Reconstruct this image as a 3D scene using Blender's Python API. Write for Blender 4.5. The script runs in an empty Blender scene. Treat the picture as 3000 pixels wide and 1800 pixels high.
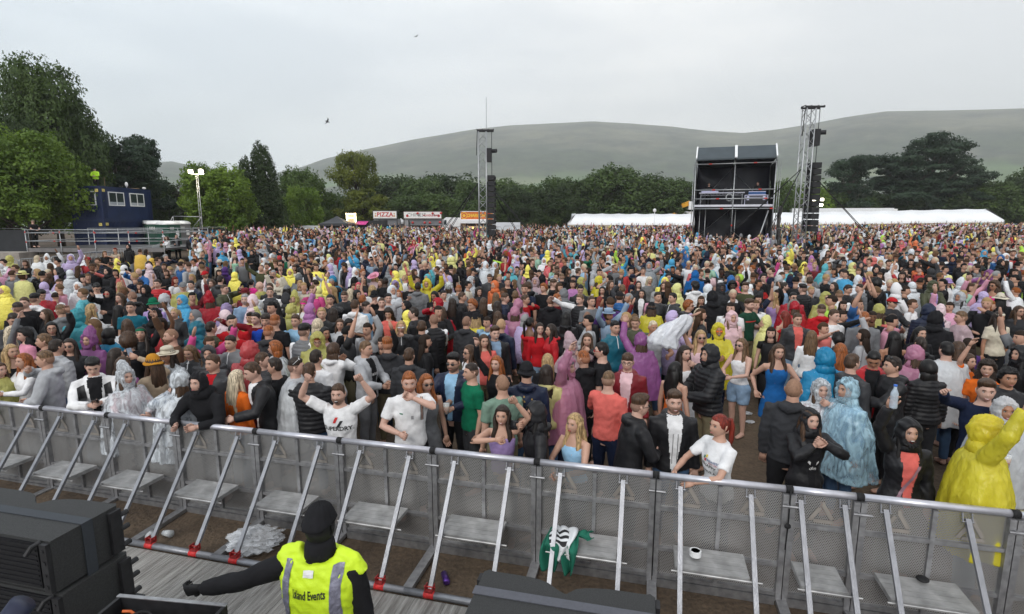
import bpy, math, random
import numpy as np
from mathutils import Vector, Matrix
from mathutils.bvhtree import BVHTree
R = math.radians
random.seed(7); rng = np.random.default_rng(7)
scene = bpy.context.scene
# ---------------------------------------------------------------- camera, sky, sun, exposure
CZ, FPX, PITCH = 3.55, 1600.0, R(9.2)
cam_d = bpy.data.cameras.new("camera"); cam = bpy.data.objects.new("camera", cam_d)
scene.collection.objects.link(cam); scene.camera = cam
cam.location = (0, 0, CZ); cam.rotation_euler = (math.pi / 2 - PITCH, 0, 0)
cam_d.sensor_width = 36; cam_d.lens = 36 * FPX / 3000; cam_d.clip_end = 9000; cam_d.clip_start = .05
world = bpy.data.worlds.new("World"); scene.world = world; world.use_nodes = True
wn, wl = world.node_tree.nodes, world.node_tree.links
wn.clear()
SUN_EL, SUN_ROT = 36, 205
sky = wn.new("ShaderNodeTexSky"); sky.sky_type = 'NISHITA'; sky.sun_disc = False
sky.sun_elevation = R(SUN_EL); sky.sun_rotation = R(SUN_ROT); sky.dust_density = 4; sky.air_density = 1.2
tc = wn.new("ShaderNodeTexCoord"); mp = wn.new("ShaderNodeMapping"); mp.inputs['Scale'].default_value = (1.2, 1.2, 4.5)
nz = wn.new("ShaderNodeTexNoise"); nz.inputs['Scale'].default_value = 1.7; nz.inputs['Detail'].default_value = 5; nz.inputs['Roughness'].default_value = .5
wl.new(tc.outputs['Generated'], mp.inputs[0]); wl.new(mp.outputs[0], nz.inputs[0])
cr = wn.new("ShaderNodeValToRGB"); wl.new(nz.outputs[0], cr.inputs[0])
cr.color_ramp.elements[0].position = .40; cr.color_ramp.elements[0].color = (.645, .675, .705, 1)
cr.color_ramp.elements[1].position = .60; cr.color_ramp.elements[1].color = (.78, .80, .815, 1)
gx = wn.new("ShaderNodeSeparateXYZ"); wl.new(tc.outputs['Generated'], gx.inputs[0])
m1 = wn.new("ShaderNodeMapRange"); wl.new(gx.outputs[0], m1.inputs[0]); m1.inputs[1].default_value = -.75; m1.inputs[2].default_value = .2
lt = wn.new("ShaderNodeMix"); lt.data_type = 'RGBA'; lt.inputs[6].default_value = (.92, .985, 1.045, 1); lt.inputs[7].default_value = (1.02, 1.0, .99, 1)
wl.new(m1.outputs[0], lt.inputs[0])
mul = wn.new("ShaderNodeMix"); mul.data_type = 'RGBA'; mul.blend_type = 'MULTIPLY'; mul.inputs[0].default_value = 1
wl.new(cr.outputs[0], mul.inputs[6]); wl.new(lt.outputs[2], mul.inputs[7])
up = wn.new("ShaderNodeMapRange"); wl.new(gx.outputs[2], up.inputs[0]); up.inputs[1].default_value = 0; up.inputs[2].default_value = .55; up.inputs[3].default_value = 12.6; up.inputs[4].default_value = 13.9
vm = wn.new("ShaderNodeVectorMath"); vm.operation = 'SCALE'; wl.new(mul.outputs[2], vm.inputs[0]); wl.new(up.outputs[0], vm.inputs[3])
mx = wn.new("ShaderNodeMix"); mx.data_type = 'RGBA'; mx.inputs[0].default_value = .93
wl.new(sky.outputs[0], mx.inputs[6]); wl.new(vm.outputs[0], mx.inputs[7])
bg = wn.new("ShaderNodeBackground"); bg.inputs[1].default_value = .1; wl.new(mx.outputs[2], bg.inputs[0])
wo = wn.new("ShaderNodeOutputWorld"); wl.new(bg.outputs[0], wo.inputs[0])
sd = bpy.data.lights.new("sun", 'SUN'); sd.energy = 1.3; sd.angle = R(22); sd.color = (1, .97, .93)
sun = bpy.data.objects.new("sun", sd); scene.collection.objects.link(sun)
az = R(SUN_ROT); dv = Vector((math.sin(az) * math.cos(R(SUN_EL)), math.cos(az) * math.cos(R(SUN_EL)), math.sin(R(SUN_EL))))
sun.rotation_euler = (-dv).to_track_quat('-Z', 'Y').to_euler()
scene.view_settings.view_transform = 'Standard'; scene.view_settings.look = 'None'
scene.view_settings.exposure = .12; scene.view_settings.gamma = 1
scene.cycles.use_denoising = True
scene.cycles.max_bounces = 8; scene.cycles.transparent_max_bounces = 16; scene.cycles.volume_bounces = 1

# ---------------------------------------------------------------- picture -> place
CP, SP = math.cos(PITCH), math.sin(PITCH)
def ray(px, py):
    u, v = (px - 1500) / FPX, (py - 900) / FPX
    return np.array([u, CP - v * SP, -(SP + v * CP)])
def P(px, py, Y):
    r = ray(px, py); return np.array([0, 0, CZ]) + r * (Y / r[1])
def gz(x, y):
    r = math.hypot(x, y)
    if r < 6.5: return 0.0
    if r < 50: return .02 * (r - 6.5)
    return .87 + .006 * min(r - 50, 80)
def PG(px, py, hh):
    r = ray(px, py); z = hh
    for _ in range(12):
        if r[2] > -1e-3: return None
        t = (CZ - z) / -r[2]; p = np.array([0, 0, CZ]) + r * t
        z = gz(p[0], p[1]) + hh
    return p
def bar_y(x): return 6.93 - .251 * (x + 6.78)

# ---------------------------------------------------------------- materials
MATS = {}
def mat(name, col, rough=.6, metal=0, var=.12, vs=6.0, bump=0, bs=40, trans=0, alpha=1, emit=0, coat=0, ecol=None, sheen=0):
    if name in MATS: return MATS[name]
    m = bpy.data.materials.new(name); m.use_nodes = True; nt = m.node_tree; b = nt.nodes['Principled BSDF']
    b.inputs['Roughness'].default_value = rough; b.inputs['Metallic'].default_value = metal
    b.inputs['Base Color'].default_value = (*col, 1)
    tcn = nt.nodes.new('ShaderNodeTexCoord')
    if var:
        n = nt.nodes.new('ShaderNodeTexNoise'); n.inputs['Scale'].default_value = vs; n.inputs['Detail'].default_value = 4
        nt.links.new(tcn.outputs['Object'], n.inputs[0])
        r = nt.nodes.new('ShaderNodeValToRGB'); nt.links.new(n.outputs[0], r.inputs[0])
        r.color_ramp.elements[0].position = .3; r.color_ramp.elements[1].position = .7
        r.color_ramp.elements[0].color = (*[c * (1 - var) for c in col], 1)
        r.color_ramp.elements[1].color = (*[min(1, c * (1 + var)) for c in col], 1)
        nt.links.new(r.outputs[0], b.inputs['Base Color'])
    if bump:
        n2 = nt.nodes.new('ShaderNodeTexNoise'); n2.inputs['Scale'].default_value = bs; n2.inputs['Detail'].default_value = 3
        nt.links.new(tcn.outputs['Object'], n2.inputs[0])
        bp = nt.nodes.new('ShaderNodeBump'); bp.inputs['Strength'].default_value = bump; bp.inputs['Distance'].default_value = .02
        nt.links.new(n2.outputs[0], bp.inputs['Height']); nt.links.new(bp.outputs[0], b.inputs['Normal'])
    if trans: b.inputs['Transmission Weight'].default_value = trans
    if alpha < 1: b.inputs['Alpha'].default_value = alpha
    if sheen: b.inputs['Sheen Weight'].default_value = sheen
    if emit:
        b.inputs['Emission Color'].default_value = (*(ecol or col), 1); b.inputs['Emission Strength'].default_value = emit
    MATS[name] = m; return m

# ---------------------------------------------------------------- mesh builder
class MB:
    def __init__(s): s.v = []; s.f = []; s.m = []; s.n = 0
    def add(s, v, f, mi=0):
        v = np.asarray(v, float).reshape(-1, 3); s.v.append(v)
        s.f += [tuple(int(i) + s.n for i in q) for q in f]; s.m += [mi] * len(f); s.n += len(v)
    def box(s, lo, hi, mi=0, M=None):
        x0, y0, z0 = lo; x1, y1, z1 = hi
        v = np.array([[x0,y0,z0],[x1,y0,z0],[x1,y1,z0],[x0,y1,z0],[x0,y0,z1],[x1,y0,z1],[x1,y1,z1],[x0,y1,z1]], float)
        if M is not None: v = v @ np.array(M)[:3,:3].T + np.array(M)[:3,3]
        s.add(v, [(0,3,2,1),(4,5,6,7),(0,1,5,4),(1,2,6,5),(2,3,7,6),(3,0,4,7)], mi)
    def beam(s, a, b, w, h=None, mi=0, up=(0,0,1)):
        a = np.array(a, float); b = np.array(b, float); h = h or w; t = b - a; L = np.linalg.norm(t); t /= L
        x = np.cross(t, up)
        if np.linalg.norm(x) < 1e-4: x = np.cross(t, (0,1,0))
        x /= np.linalg.norm(x); z = np.cross(x, t)
        v = [p + x*sx*w/2 + z*sz*h/2 for p in (a, b) for sx, sz in ((-1,-1),(1,-1),(1,1),(-1,1))]
        s.add(v, [(0,1,2,3),(7,6,5,4),(0,4,5,1),(1,5,6,2),(2,6,7,3),(3,7,4,0)], mi)
    def loft(s, c, rx, ry=None, xd=(1,0,0), m=12, mi=0, cap=True, rip=None):
        c = np.asarray(c, float); n = len(c); ry = rx if ry is None else ry
        rx = np.broadcast_to(rx, n); ry = np.broadcast_to(ry, n)
        T = np.gradient(c, axis=0); T /= np.linalg.norm(T, axis=1)[:,None] + 1e-12
        xd = np.broadcast_to(np.asarray(xd, float), (n,3)); X = xd - (xd*T).sum(1)[:,None]*T
        bad = np.linalg.norm(X, axis=1) < 1e-3; X[bad] = np.cross(T[bad], (0,1,.1)); X /= np.linalg.norm(X, axis=1)[:,None]
        Y = np.cross(T, X); a = np.arange(m)*2*math.pi/m
        k = np.ones((n, m)) if rip is None else rip(n, m)
        V = c[:,None] + (rx[:,None]*k*np.cos(a))[...,None]*X[:,None] + (ry[:,None]*k*np.sin(a))[...,None]*Y[:,None]
        F = [(i*m+j, i*m+(j+1)%m, (i+1)*m+(j+1)%m, (i+1)*m+j) for i in range(n-1) for j in range(m)]
        V = V.reshape(-1,3)
        if cap:
            V = np.vstack([V, c[0], c[-1]]); e0, e1 = n*m, n*m+1
            F += [(e0, (j+1)%m, j) for j in range(m)] + [(e1, (n-1)*m+j, (n-1)*m+(j+1)%m) for j in range(m)]
        s.add(V, F, mi)
    def tube(s, pts, r, m=8, mi=0): s.loft(pts, r, None, (1,.01,.02), m, mi)
    def cyl(s, a, b, r, m=10, mi=0): s.loft([a, b], r, None, (1,.013,.02), m, mi)
    def ball(s, c, rx, ry=None, rz=None, mi=0, m=12, k=8):
        ry = ry or rx; rz = rz or rx; t = np.linspace(.02, math.pi-.02, k)
        s.loft(np.array(c)+np.stack([0*t, 0*t, -np.cos(t)*rz], 1), rx*np.sin(t), ry*np.sin(t), (1,0,0), m, mi)
    def prism(s, poly, a, b, mi=0):
        """poly [(x,y)] extruded z a..b"""
        n = len(poly); v = [(x,y,a) for x,y in poly] + [(x,y,b) for x,y in poly]
        s.add(v, [tuple(range(n))[::-1], tuple(range(n,2*n))] + [(i,(i+1)%n,n+(i+1)%n,n+i) for i in range(n)], mi)
    def xf(s, M):
        M = np.array(M); s.v = [v @ M[:3,:3].T + M[:3,3] for v in s.v]; return s
    def mesh(s, name, mats=(), smooth=False):
        me = bpy.data.meshes.new(name); V = np.vstack(s.v)
        cnt = np.array([len(f) for f in s.f], np.int32); loops = np.fromiter((i for f in s.f for i in f), np.int32)
        me.vertices.add(len(V)); me.vertices.foreach_set('co', V.astype(np.float32).ravel())
        me.loops.add(len(loops)); me.loops.foreach_set('vertex_index', loops)
        me.polygons.add(len(cnt)); st = np.zeros(len(cnt), np.int32); st[1:] = np.cumsum(cnt)[:-1]
        me.polygons.foreach_set('loop_start', st)
        me.polygons.foreach_set('material_index', np.array(s.m, np.int32))
        me.polygons.foreach_set('use_smooth', np.full(len(cnt), smooth))
        for m in mats: me.materials.append(m)
        me.update(calc_edges=True); me.validate(); return me
    def build(s, name, mats=(), parent=None, smooth=False):
        if not isinstance(mats, (list, tuple)): mats = [mats]
        return link(name, s.mesh(name, mats, smooth), parent)
COL = scene.collection
def link(name, data, parent=None):
    o = bpy.data.objects.new(name, data); COL.objects.link(o)
    if parent is not None: o.parent = parent
    return o
def tag(o, label=None, cat=None, group=None, kind=None):
    if label: o['label'] = label
    if cat: o['category'] = cat
    if group: o['group'] = group
    if kind: o['kind'] = kind
    return o
def empty(name, loc, rz=0, **k):
    o = bpy.data.objects.new(name, None); COL.objects.link(o); o.location = loc; o.rotation_euler = (0,0,rz); o.empty_display_size = .1
    return tag(o, **k)
def text_mesh(txt, size, font=None, bold=0, shear=0, extr=.002, space=1):
    c = bpy.data.curves.new('lettering', 'FONT'); c.body = txt; c.size = size; c.align_x = 'CENTER'; c.align_y = 'CENTER'
    c.extrude = extr; c.offset = bold; c.shear = shear; c.resolution_u = 2; c.space_character = space
    o = bpy.data.objects.new('tmp_text', c); COL.objects.link(o)
    dg = bpy.context.evaluated_depsgraph_get(); me = bpy.data.meshes.new_from_object(o.evaluated_get(dg)); me.name = 'lettering'
    bpy.data.objects.remove(o); bpy.data.curves.remove(c); return me
TEXTS = []   # evaluated early, while the scene is small
def text(name, txt, size, m, parent, M, **k):
    me = text_mesh(txt, size, **k); me.materials.clear(); me.materials.append(m); me.transform(M)
    return link(name, me, parent)
VERT = Matrix.Rotation(math.pi/2, 4, 'X')   # lettering facing -Y

ALU = mat('aluminium', (.25,.255,.275), .42, .7, .15, 9, .15, 60)
ALUD = mat('aluminium_dull', (.33,.33,.34), .5, .8, .25, 14, .2, 50)
STEEL = mat('galvanised_steel', (.36,.37,.38), .45, .7, .2, 12)
BLACK = mat('black_paint', (.02,.02,.022), .55, 0, .3, 20)
RUB = mat('black_rubber', (.012,.012,.013), .7, 0, .2, 30)
WHITE = mat('white_paint', (.75,.76,.77), .5, 0, .05, 3)
PVC = mat('white_marquee_cloth', (.78,.79,.80), .45, 0, .05, .6, .2, 3)
RED = mat('red_paint', (.45,.02,.02), .5, 0, .2, 30)
DARKC = mat('dark_tarpaulin', (.012,.013,.016), .5, 0, .3, 2, .5, 4)
# ---------------------------------------------------------------- ground, pit floor, hills
def ground_mat():
    m = bpy.data.materials.new('trodden_earth'); m.use_nodes = True; nt = m.node_tree; b = nt.nodes['Principled BSDF']; b.inputs['Roughness'].default_value = .95
    g = nt.nodes.new('ShaderNodeNewGeometry')
    n = nt.nodes.new('ShaderNodeTexNoise'); n.inputs['Scale'].default_value = .35; n.inputs['Detail'].default_value = 8; n.inputs['Roughness'].default_value = .7
    nt.links.new(g.outputs['Position'], n.inputs[0])
    r = nt.nodes.new('ShaderNodeValToRGB'); nt.links.new(n.outputs[0], r.inputs[0]); e = r.color_ramp.elements
    e[0].position = .35; e[0].color = (.045,.03,.02,1); e[1].position = .6; e[1].color = (.12,.085,.055,1)
    e2 = r.color_ramp.elements.new(.75); e2.color = (.075,.085,.03,1)
    n2 = nt.nodes.new('ShaderNodeTexNoise'); n2.inputs['Scale'].default_value = 22; n2.inputs['Detail'].default_value = 6
    nt.links.new(g.outputs['Position'], n2.inputs[0])
    mm = nt.nodes.new('ShaderNodeMix'); mm.data_type = 'RGBA'; mm.blend_type = 'OVERLAY'; mm.inputs[0].default_value = .7
    nt.links.new(r.outputs[0], mm.inputs[6]); nt.links.new(n2.outputs[0], mm.inputs[7]); nt.links.new(mm.outputs[2], b.inputs['Base Color'])
    bp = nt.nodes.new('ShaderNodeBump'); bp.inputs['Strength'].default_value = .8; bp.inputs['Distance'].default_value = .03
    nt.links.new(n2.outputs[0], bp.inputs['Height']); nt.links.new(bp.outputs[0], b.inputs['Normal']); return m
RIDGE = [(-900,560),(0,530),(300,500),(430,478),(520,474),(600,492),(700,520),(800,512),(900,488),(960,466),(1080,438),(1250,404),(1400,378),(1500,368),(1620,362),(1730,356),(1850,364),(1960,373),(2060,385),(2160,391),(2250,382),(2340,368),(2450,346),(2560,330),(2800,327),(3000,322),(3400,318),(4200,330)]
def terrain():
    na, rr = 420, np.concatenate([np.linspace(0.5,12,14), np.linspace(14,130,40), np.linspace(150,900,26), np.linspace(930,2600,56), np.linspace(2700,6500,10)])
    ang = np.linspace(-math.pi/2+.02, math.pi/2-.02, na)
    V = np.zeros((len(rr), na, 3)); rx = np.array([p[0] for p in RIDGE], float); ry = np.array([p[1] for p in RIDGE], float)
    def nzf(x, y, s):
        return (np.sin(x*s+1.3*np.sin(y*s*.7))+np.sin(y*s*1.3+2*np.sin(x*s*.6+1))+.5*np.sin((x+y)*s*2.3)+.4*np.sin((x-y)*s*3.9+1))/3
    for j, a in enumerate(ang):
        px = 1500 + FPX*math.tan(max(min(a,1.35),-1.35))/CP*1.0
        py = np.interp(np.clip(px,-900,4200), rx, ry)
        r3 = ray(min(max(px,-900),4200), py); slope = r3[2]/math.hypot(r3[0], r3[1])
        Rr = 2600
        top = CZ + Rr*slope
        for i, r in enumerate(rr):
            x, y = r*math.sin(a), r*math.cos(a)
            if r <= 130: z = gz(x, y)
            elif r <= 900: z = 1.35 - 8*(r-130)/770
            else:
                t = min(1,(r-900)/(Rr-900)); s = t*t*(3-2*t)*.55 + (t**1.25)*.45
                z = -6.6 + (top+6.6)*s
                if r > Rr: z = top - (r-Rr)*.12
                z += nzf(x, y, .011)*9*math.sin(math.pi*t) + nzf(x+300, y, .034)*4*math.sin(math.pi*t) 
            V[i,j] = (x, y, z)
    F = [(i*na+j, i*na+j+1, (i+1)*na+j+1, (i+1)*na+j) for i in range(len(rr)-1) for j in range(na-1)]
    kn = 53
    near = [f for f in F if f[0]//na < kn]; far = [f for f in F if f[0]//na >= kn]
    g = MB(); g.add(V.reshape(-1,3), near); g.build('ground', ground_mat(), smooth=True)['kind'] = 'structure'
    # the strip behind the camera
    b = MB(); b.add([(-70,-40,-.004),(70,-40,-.004),(70,.45,-.004),(-70,.45,-.004)], [(0,1,2,3)]); b.build('ground', MATS.get('g') or bpy.data.materials['trodden_earth'])['kind'] = 'structure'
    m = bpy.data.materials.new('hillside'); m.use_nodes = True; nt = m.node_tree; bs = nt.nodes['Principled BSDF']; bs.inputs['Roughness'].default_value = 1
    ge = nt.nodes.new('ShaderNodeNewGeometry'); sp = nt.nodes.new('ShaderNodeSeparateXYZ'); nt.links.new(ge.outputs['Position'], sp.inputs[0])
    def noise(sc, det=7, ro=.6, vec=None):
        n = nt.nodes.new('ShaderNodeTexNoise'); n.inputs['Scale'].default_value = sc; n.inputs['Detail'].default_value = det; n.inputs['Roughness'].default_value = ro
        nt.links.new(vec or ge.outputs['Position'], n.inputs[0]); return n
    def ramp(src, pts):
        r = nt.nodes.new('ShaderNodeValToRGB'); nt.links.new(src, r.inputs[0]); e = r.color_ramp.elements
        e[0].position, e[0].color = pts[0][0], (*pts[0][1],1); e[1].position, e[1].color = pts[1][0], (*pts[1][1],1)
        for p, c in pts[2:]: e.new(p).color = (*c,1)
        return r
    def mix(fac, a, b, bt='MIX'):
        x = nt.nodes.new('ShaderNodeMix'); x.data_type = 'RGBA'; x.blend_type = bt
        (nt.links.new(fac, x.inputs[0]) if not isinstance(fac, float) else setattr(x.inputs[0], 'default_value', fac))
        nt.links.new(a, x.inputs[6]); nt.links.new(b, x.inputs[7]); return x.outputs[2]
    wood = ramp(noise(.016, 10, .82).outputs[0], [(.42,(.006,.011,.006)),(.58,(.048,.065,.030))])
    moor = ramp(noise(.006, 10, .8).outputs[0], [(.42,(.024,.026,.018)),(.58,(.125,.118,.075))])
    vo = nt.nodes.new('ShaderNodeTexVoronoi'); vo.inputs['Scale'].default_value = .006; nt.links.new(ge.outputs['Position'], vo.inputs[0])
    fsel = nt.nodes.new('ShaderNodeSeparateColor'); nt.links.new(vo.outputs['Color'], fsel.inputs[0])
    field = ramp(fsel.outputs[0], [(0,(.07,.13,.035)),(1,(.19,.22,.10)),(.5,(.12,.20,.05)),(.7,(.03,.05,.02))])
    alt = nt.nodes.new('ShaderNodeMapRange'); nt.links.new(sp.outputs[2], alt.inputs[0]); alt.inputs[1].default_value = 200; alt.inputs[2].default_value = 330
    big = noise(.004, 4); ad = nt.nodes.new('ShaderNodeMath'); ad.operation = 'MULTIPLY_ADD'; nt.links.new(big.outputs[0], ad.inputs[0]); ad.inputs[1].default_value = 1.4; nt.links.new(alt.outputs[0], ad.inputs[2])
    f1 = nt.nodes.new('ShaderNodeMapRange'); nt.links.new(ad.outputs[0], f1.inputs[0]); f1.inputs[1].default_value = .75; f1.inputs[2].default_value = 1.1
    c1 = mix(f1.outputs[0], wood.outputs[0], moor.outputs[0])
    lo = nt.nodes.new('ShaderNodeMapRange'); nt.links.new(sp.outputs[2], lo.inputs[0]); lo.inputs[1].default_value = 95; lo.inputs[2].default_value = 140; lo.inputs[3].default_value = 1; lo.inputs[4].default_value = 0
    b2 = noise(.0035, 3); lf = nt.nodes.new('ShaderNodeMath'); lf.operation = 'MULTIPLY'; nt.links.new(lo.outputs[0], lf.inputs[0])
    l2 = nt.nodes.new('ShaderNodeMapRange'); nt.links.new(b2.outputs[0], l2.inputs[0]); l2.inputs[1].default_value = .42; l2.inputs[2].default_value = .5; nt.links.new(l2.outputs[0], lf.inputs[1])
    c2 = mix(lf.outputs[0], c1, field.outputs[0]); nt.links.new(c2, bs.inputs['Base Color'])
    h = MB(); h.add(V.reshape(-1,3), far); h.build('hills', m, smooth=True)['kind'] = 'structure'
terrain()
GM = bpy.data.materials['trodden_earth']

# ---- crowd barrier frame of reference
UX = np.array([.97,-.2435,0]); UX /= np.linalg.norm(UX); NC = np.array([UX[1],-UX[0],0])   # toward the camera
BROT = math.atan2(UX[1], UX[0])
def bpt(x, off=0, z=0):
    p = np.array([x, bar_y(x), z]); return p + NC*off

def deck():
    m = bpy.data.materials.new('grey_decking'); m.use_nodes = True; nt = m.node_tree; b = nt.nodes['Principled BSDF']; b.inputs['Roughness'].default_value = .6
    t = nt.nodes.new('ShaderNodeTexCoord'); s = nt.nodes.new('ShaderNodeSeparateXYZ'); nt.links.new(t.outputs['Object'], s.inputs[0])
    mpn = nt.nodes.new('ShaderNodeMapping'); mpn.inputs['Scale'].default_value = (14,1.2,1); nt.links.new(t.outputs['Object'], mpn.inputs[0])
    n = nt.nodes.new('ShaderNodeTexNoise'); n.inputs['Scale'].default_value = 2; n.inputs['Detail'].default_value = 8; nt.links.new(mpn.outputs[0], n.inputs[0])
    r = nt.nodes.new('ShaderNodeValToRGB'); nt.links.new(n.outputs[0], r.inputs[0]); r.color_ramp.elements[0].position = .3; r.color_ramp.elements[0].color = (.13,.12,.11,1); r.color_ramp.elements[1].position = .7; r.color_ramp.elements[1].color = (.34,.33,.31,1)
    w = nt.nodes.new('ShaderNodeMath'); w.operation = 'MULTIPLY'; nt.links.new(s.outputs[0], w.inputs[0]); w.inputs[1].default_value = 2*math.pi/.03
    si = nt.nodes.new('ShaderNodeMath'); si.operation = 'SINE'; nt.links.new(w.outputs[0], si.inputs[0])
    bp = nt.nodes.new('ShaderNodeBump'); bp.inputs['Strength'].default_value = .6; bp.inputs['Distance'].default_value = .006; nt.links.new(si.outputs[0], bp.inputs['Height']); nt.links.new(bp.outputs[0], b.inputs['Normal'])
    nt.links.new(r.outputs[0], b.inputs['Base Color'])
    e = empty('pit_floor', bpt(0, .82), BROT); e['kind'] = 'structure'
    mb = MB(); x = -8.0
    while x < 8:
        mb.box((x+.002,-4.6,.01),(x+.30,0,.045)); x += .303
    mb.build('decking', m, e); return e
deck()

# ---------------------------------------------------------------- crowd barrier
def perf_mat():
    m = bpy.data.materials.new('perforated_aluminium'); m.use_nodes = True; nt = m.node_tree; b = nt.nodes['Principled BSDF']
    b.inputs['Base Color'].default_value = (.36,.355,.35,1); b.inputs['Metallic'].default_value = .6; b.inputs['Roughness'].default_value = .5
    t = nt.nodes.new('ShaderNodeTexCoord'); s = nt.nodes.new('ShaderNodeSeparateXYZ'); nt.links.new(t.outputs['Object'], s.inputs[0])
    def M(op, a, b_=None, c=None):
        n = nt.nodes.new('ShaderNodeMath'); n.operation = op
        for i, q in enumerate((a, b_, c)):
            if q is None: continue
            if isinstance(q, (int, float)): n.inputs[i].default_value = q
            else: nt.links.new(q, n.inputs[i])
        return n.outputs[0]
    pit = .0185; x = M('DIVIDE', s.outputs[0], pit); z = M('DIVIDE', s.outputs[2], pit*.866); row = M('FLOOR', z)
    par = M('MULTIPLY', M('FLOORED_MODULO', row, 2), .5); fx = M('SUBTRACT', M('FRACT', M('ADD', x, par)), .5); fz = M('MULTIPLY', M('SUBTRACT', M('FRACT', z), .5), .866)
    d = M('SQRT', M('ADD', M('MULTIPLY', fx, fx), M('MULTIPLY', fz, fz))); hole = M('LESS_THAN', d, .31)
    tr = nt.nodes.new('ShaderNodeBsdfTransparent'); mi = nt.nodes.new('ShaderNodeMixShader'); nt.links.new(hole, mi.inputs[0]); nt.links.new(b.outputs[0], mi.inputs[1]); nt.links.new(tr.outputs[0], mi.inputs[2])
    nt.links.new(mi.outputs[0], nt.nodes['Material Output'].inputs['Surface']); return m
PERF = perf_mat()
EMB = mat('smooth_panel_emblem', (.36,.33,.30), .45, .5, .1, 8)
JX = [-8.2,-7.12,-6.05,-5.02,-4.0,-2.94,-1.894,-.83,.254,1.374,2.50,3.05,4.16,5.27,6.38,7.49]
BLAB = {-8.2:'outermost crowd barrier panel past the edge at far left',-7.12:'crowd barrier panel beside the girl with long ginger hair',-6.05:'crowd barrier panel under the boy in the white and black jacket',-5.02:'crowd barrier panel below the two people in clear ponchos',
-4.0:'crowd barrier panel where the boy in the black hood rests his hands',-2.94:'crowd barrier panel below the man in the milky white poncho',-1.894:'crowd barrier panel in front of the cheering man with raised fists',
-.83:'crowd barrier panel left of the step with the green cloth',.254:'crowd barrier panel with green and white cloth on its step',1.374:'crowd barrier panel with a white tape roll on its step',2.50:'narrow crowd barrier panel, half as wide as its neighbours',3.05:'crowd barrier panel below the laughing woman in the black hood',5.27:'crowd barrier panel beyond the right edge next to the yellow poncho',6.38:'crowd barrier panel furthest out past the right edge',4.16:'crowd barrier panel at the far right under the yellow poncho'}
def tri_emblem(mb, cx, cz, s):
    pts = [(cx-s*.5, cz-s*.42),(cx+s*.5, cz-s*.42),(cx, cz+s*.45)]
    for i in range(3):
        a = np.array(pts[i]); b = np.array(pts[(i+1)%3]); d = b-a
        a2, b2 = a+d*.16, b-d*.02
        if i == 2: a2 = a+d*.22
        mb.beam((a2[0],-.008,a2[1]),(b2[0],-.008,b2[1]), .004, s*.17, 0, up=(0,0,1) if abs(d[1])<.01 else (0,0,1))
    mb.cyl((cx+s*.02,-.006,cz+s*.5),(cx+s*.02,-.0095,cz+s*.5), s*.075, 12)
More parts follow.
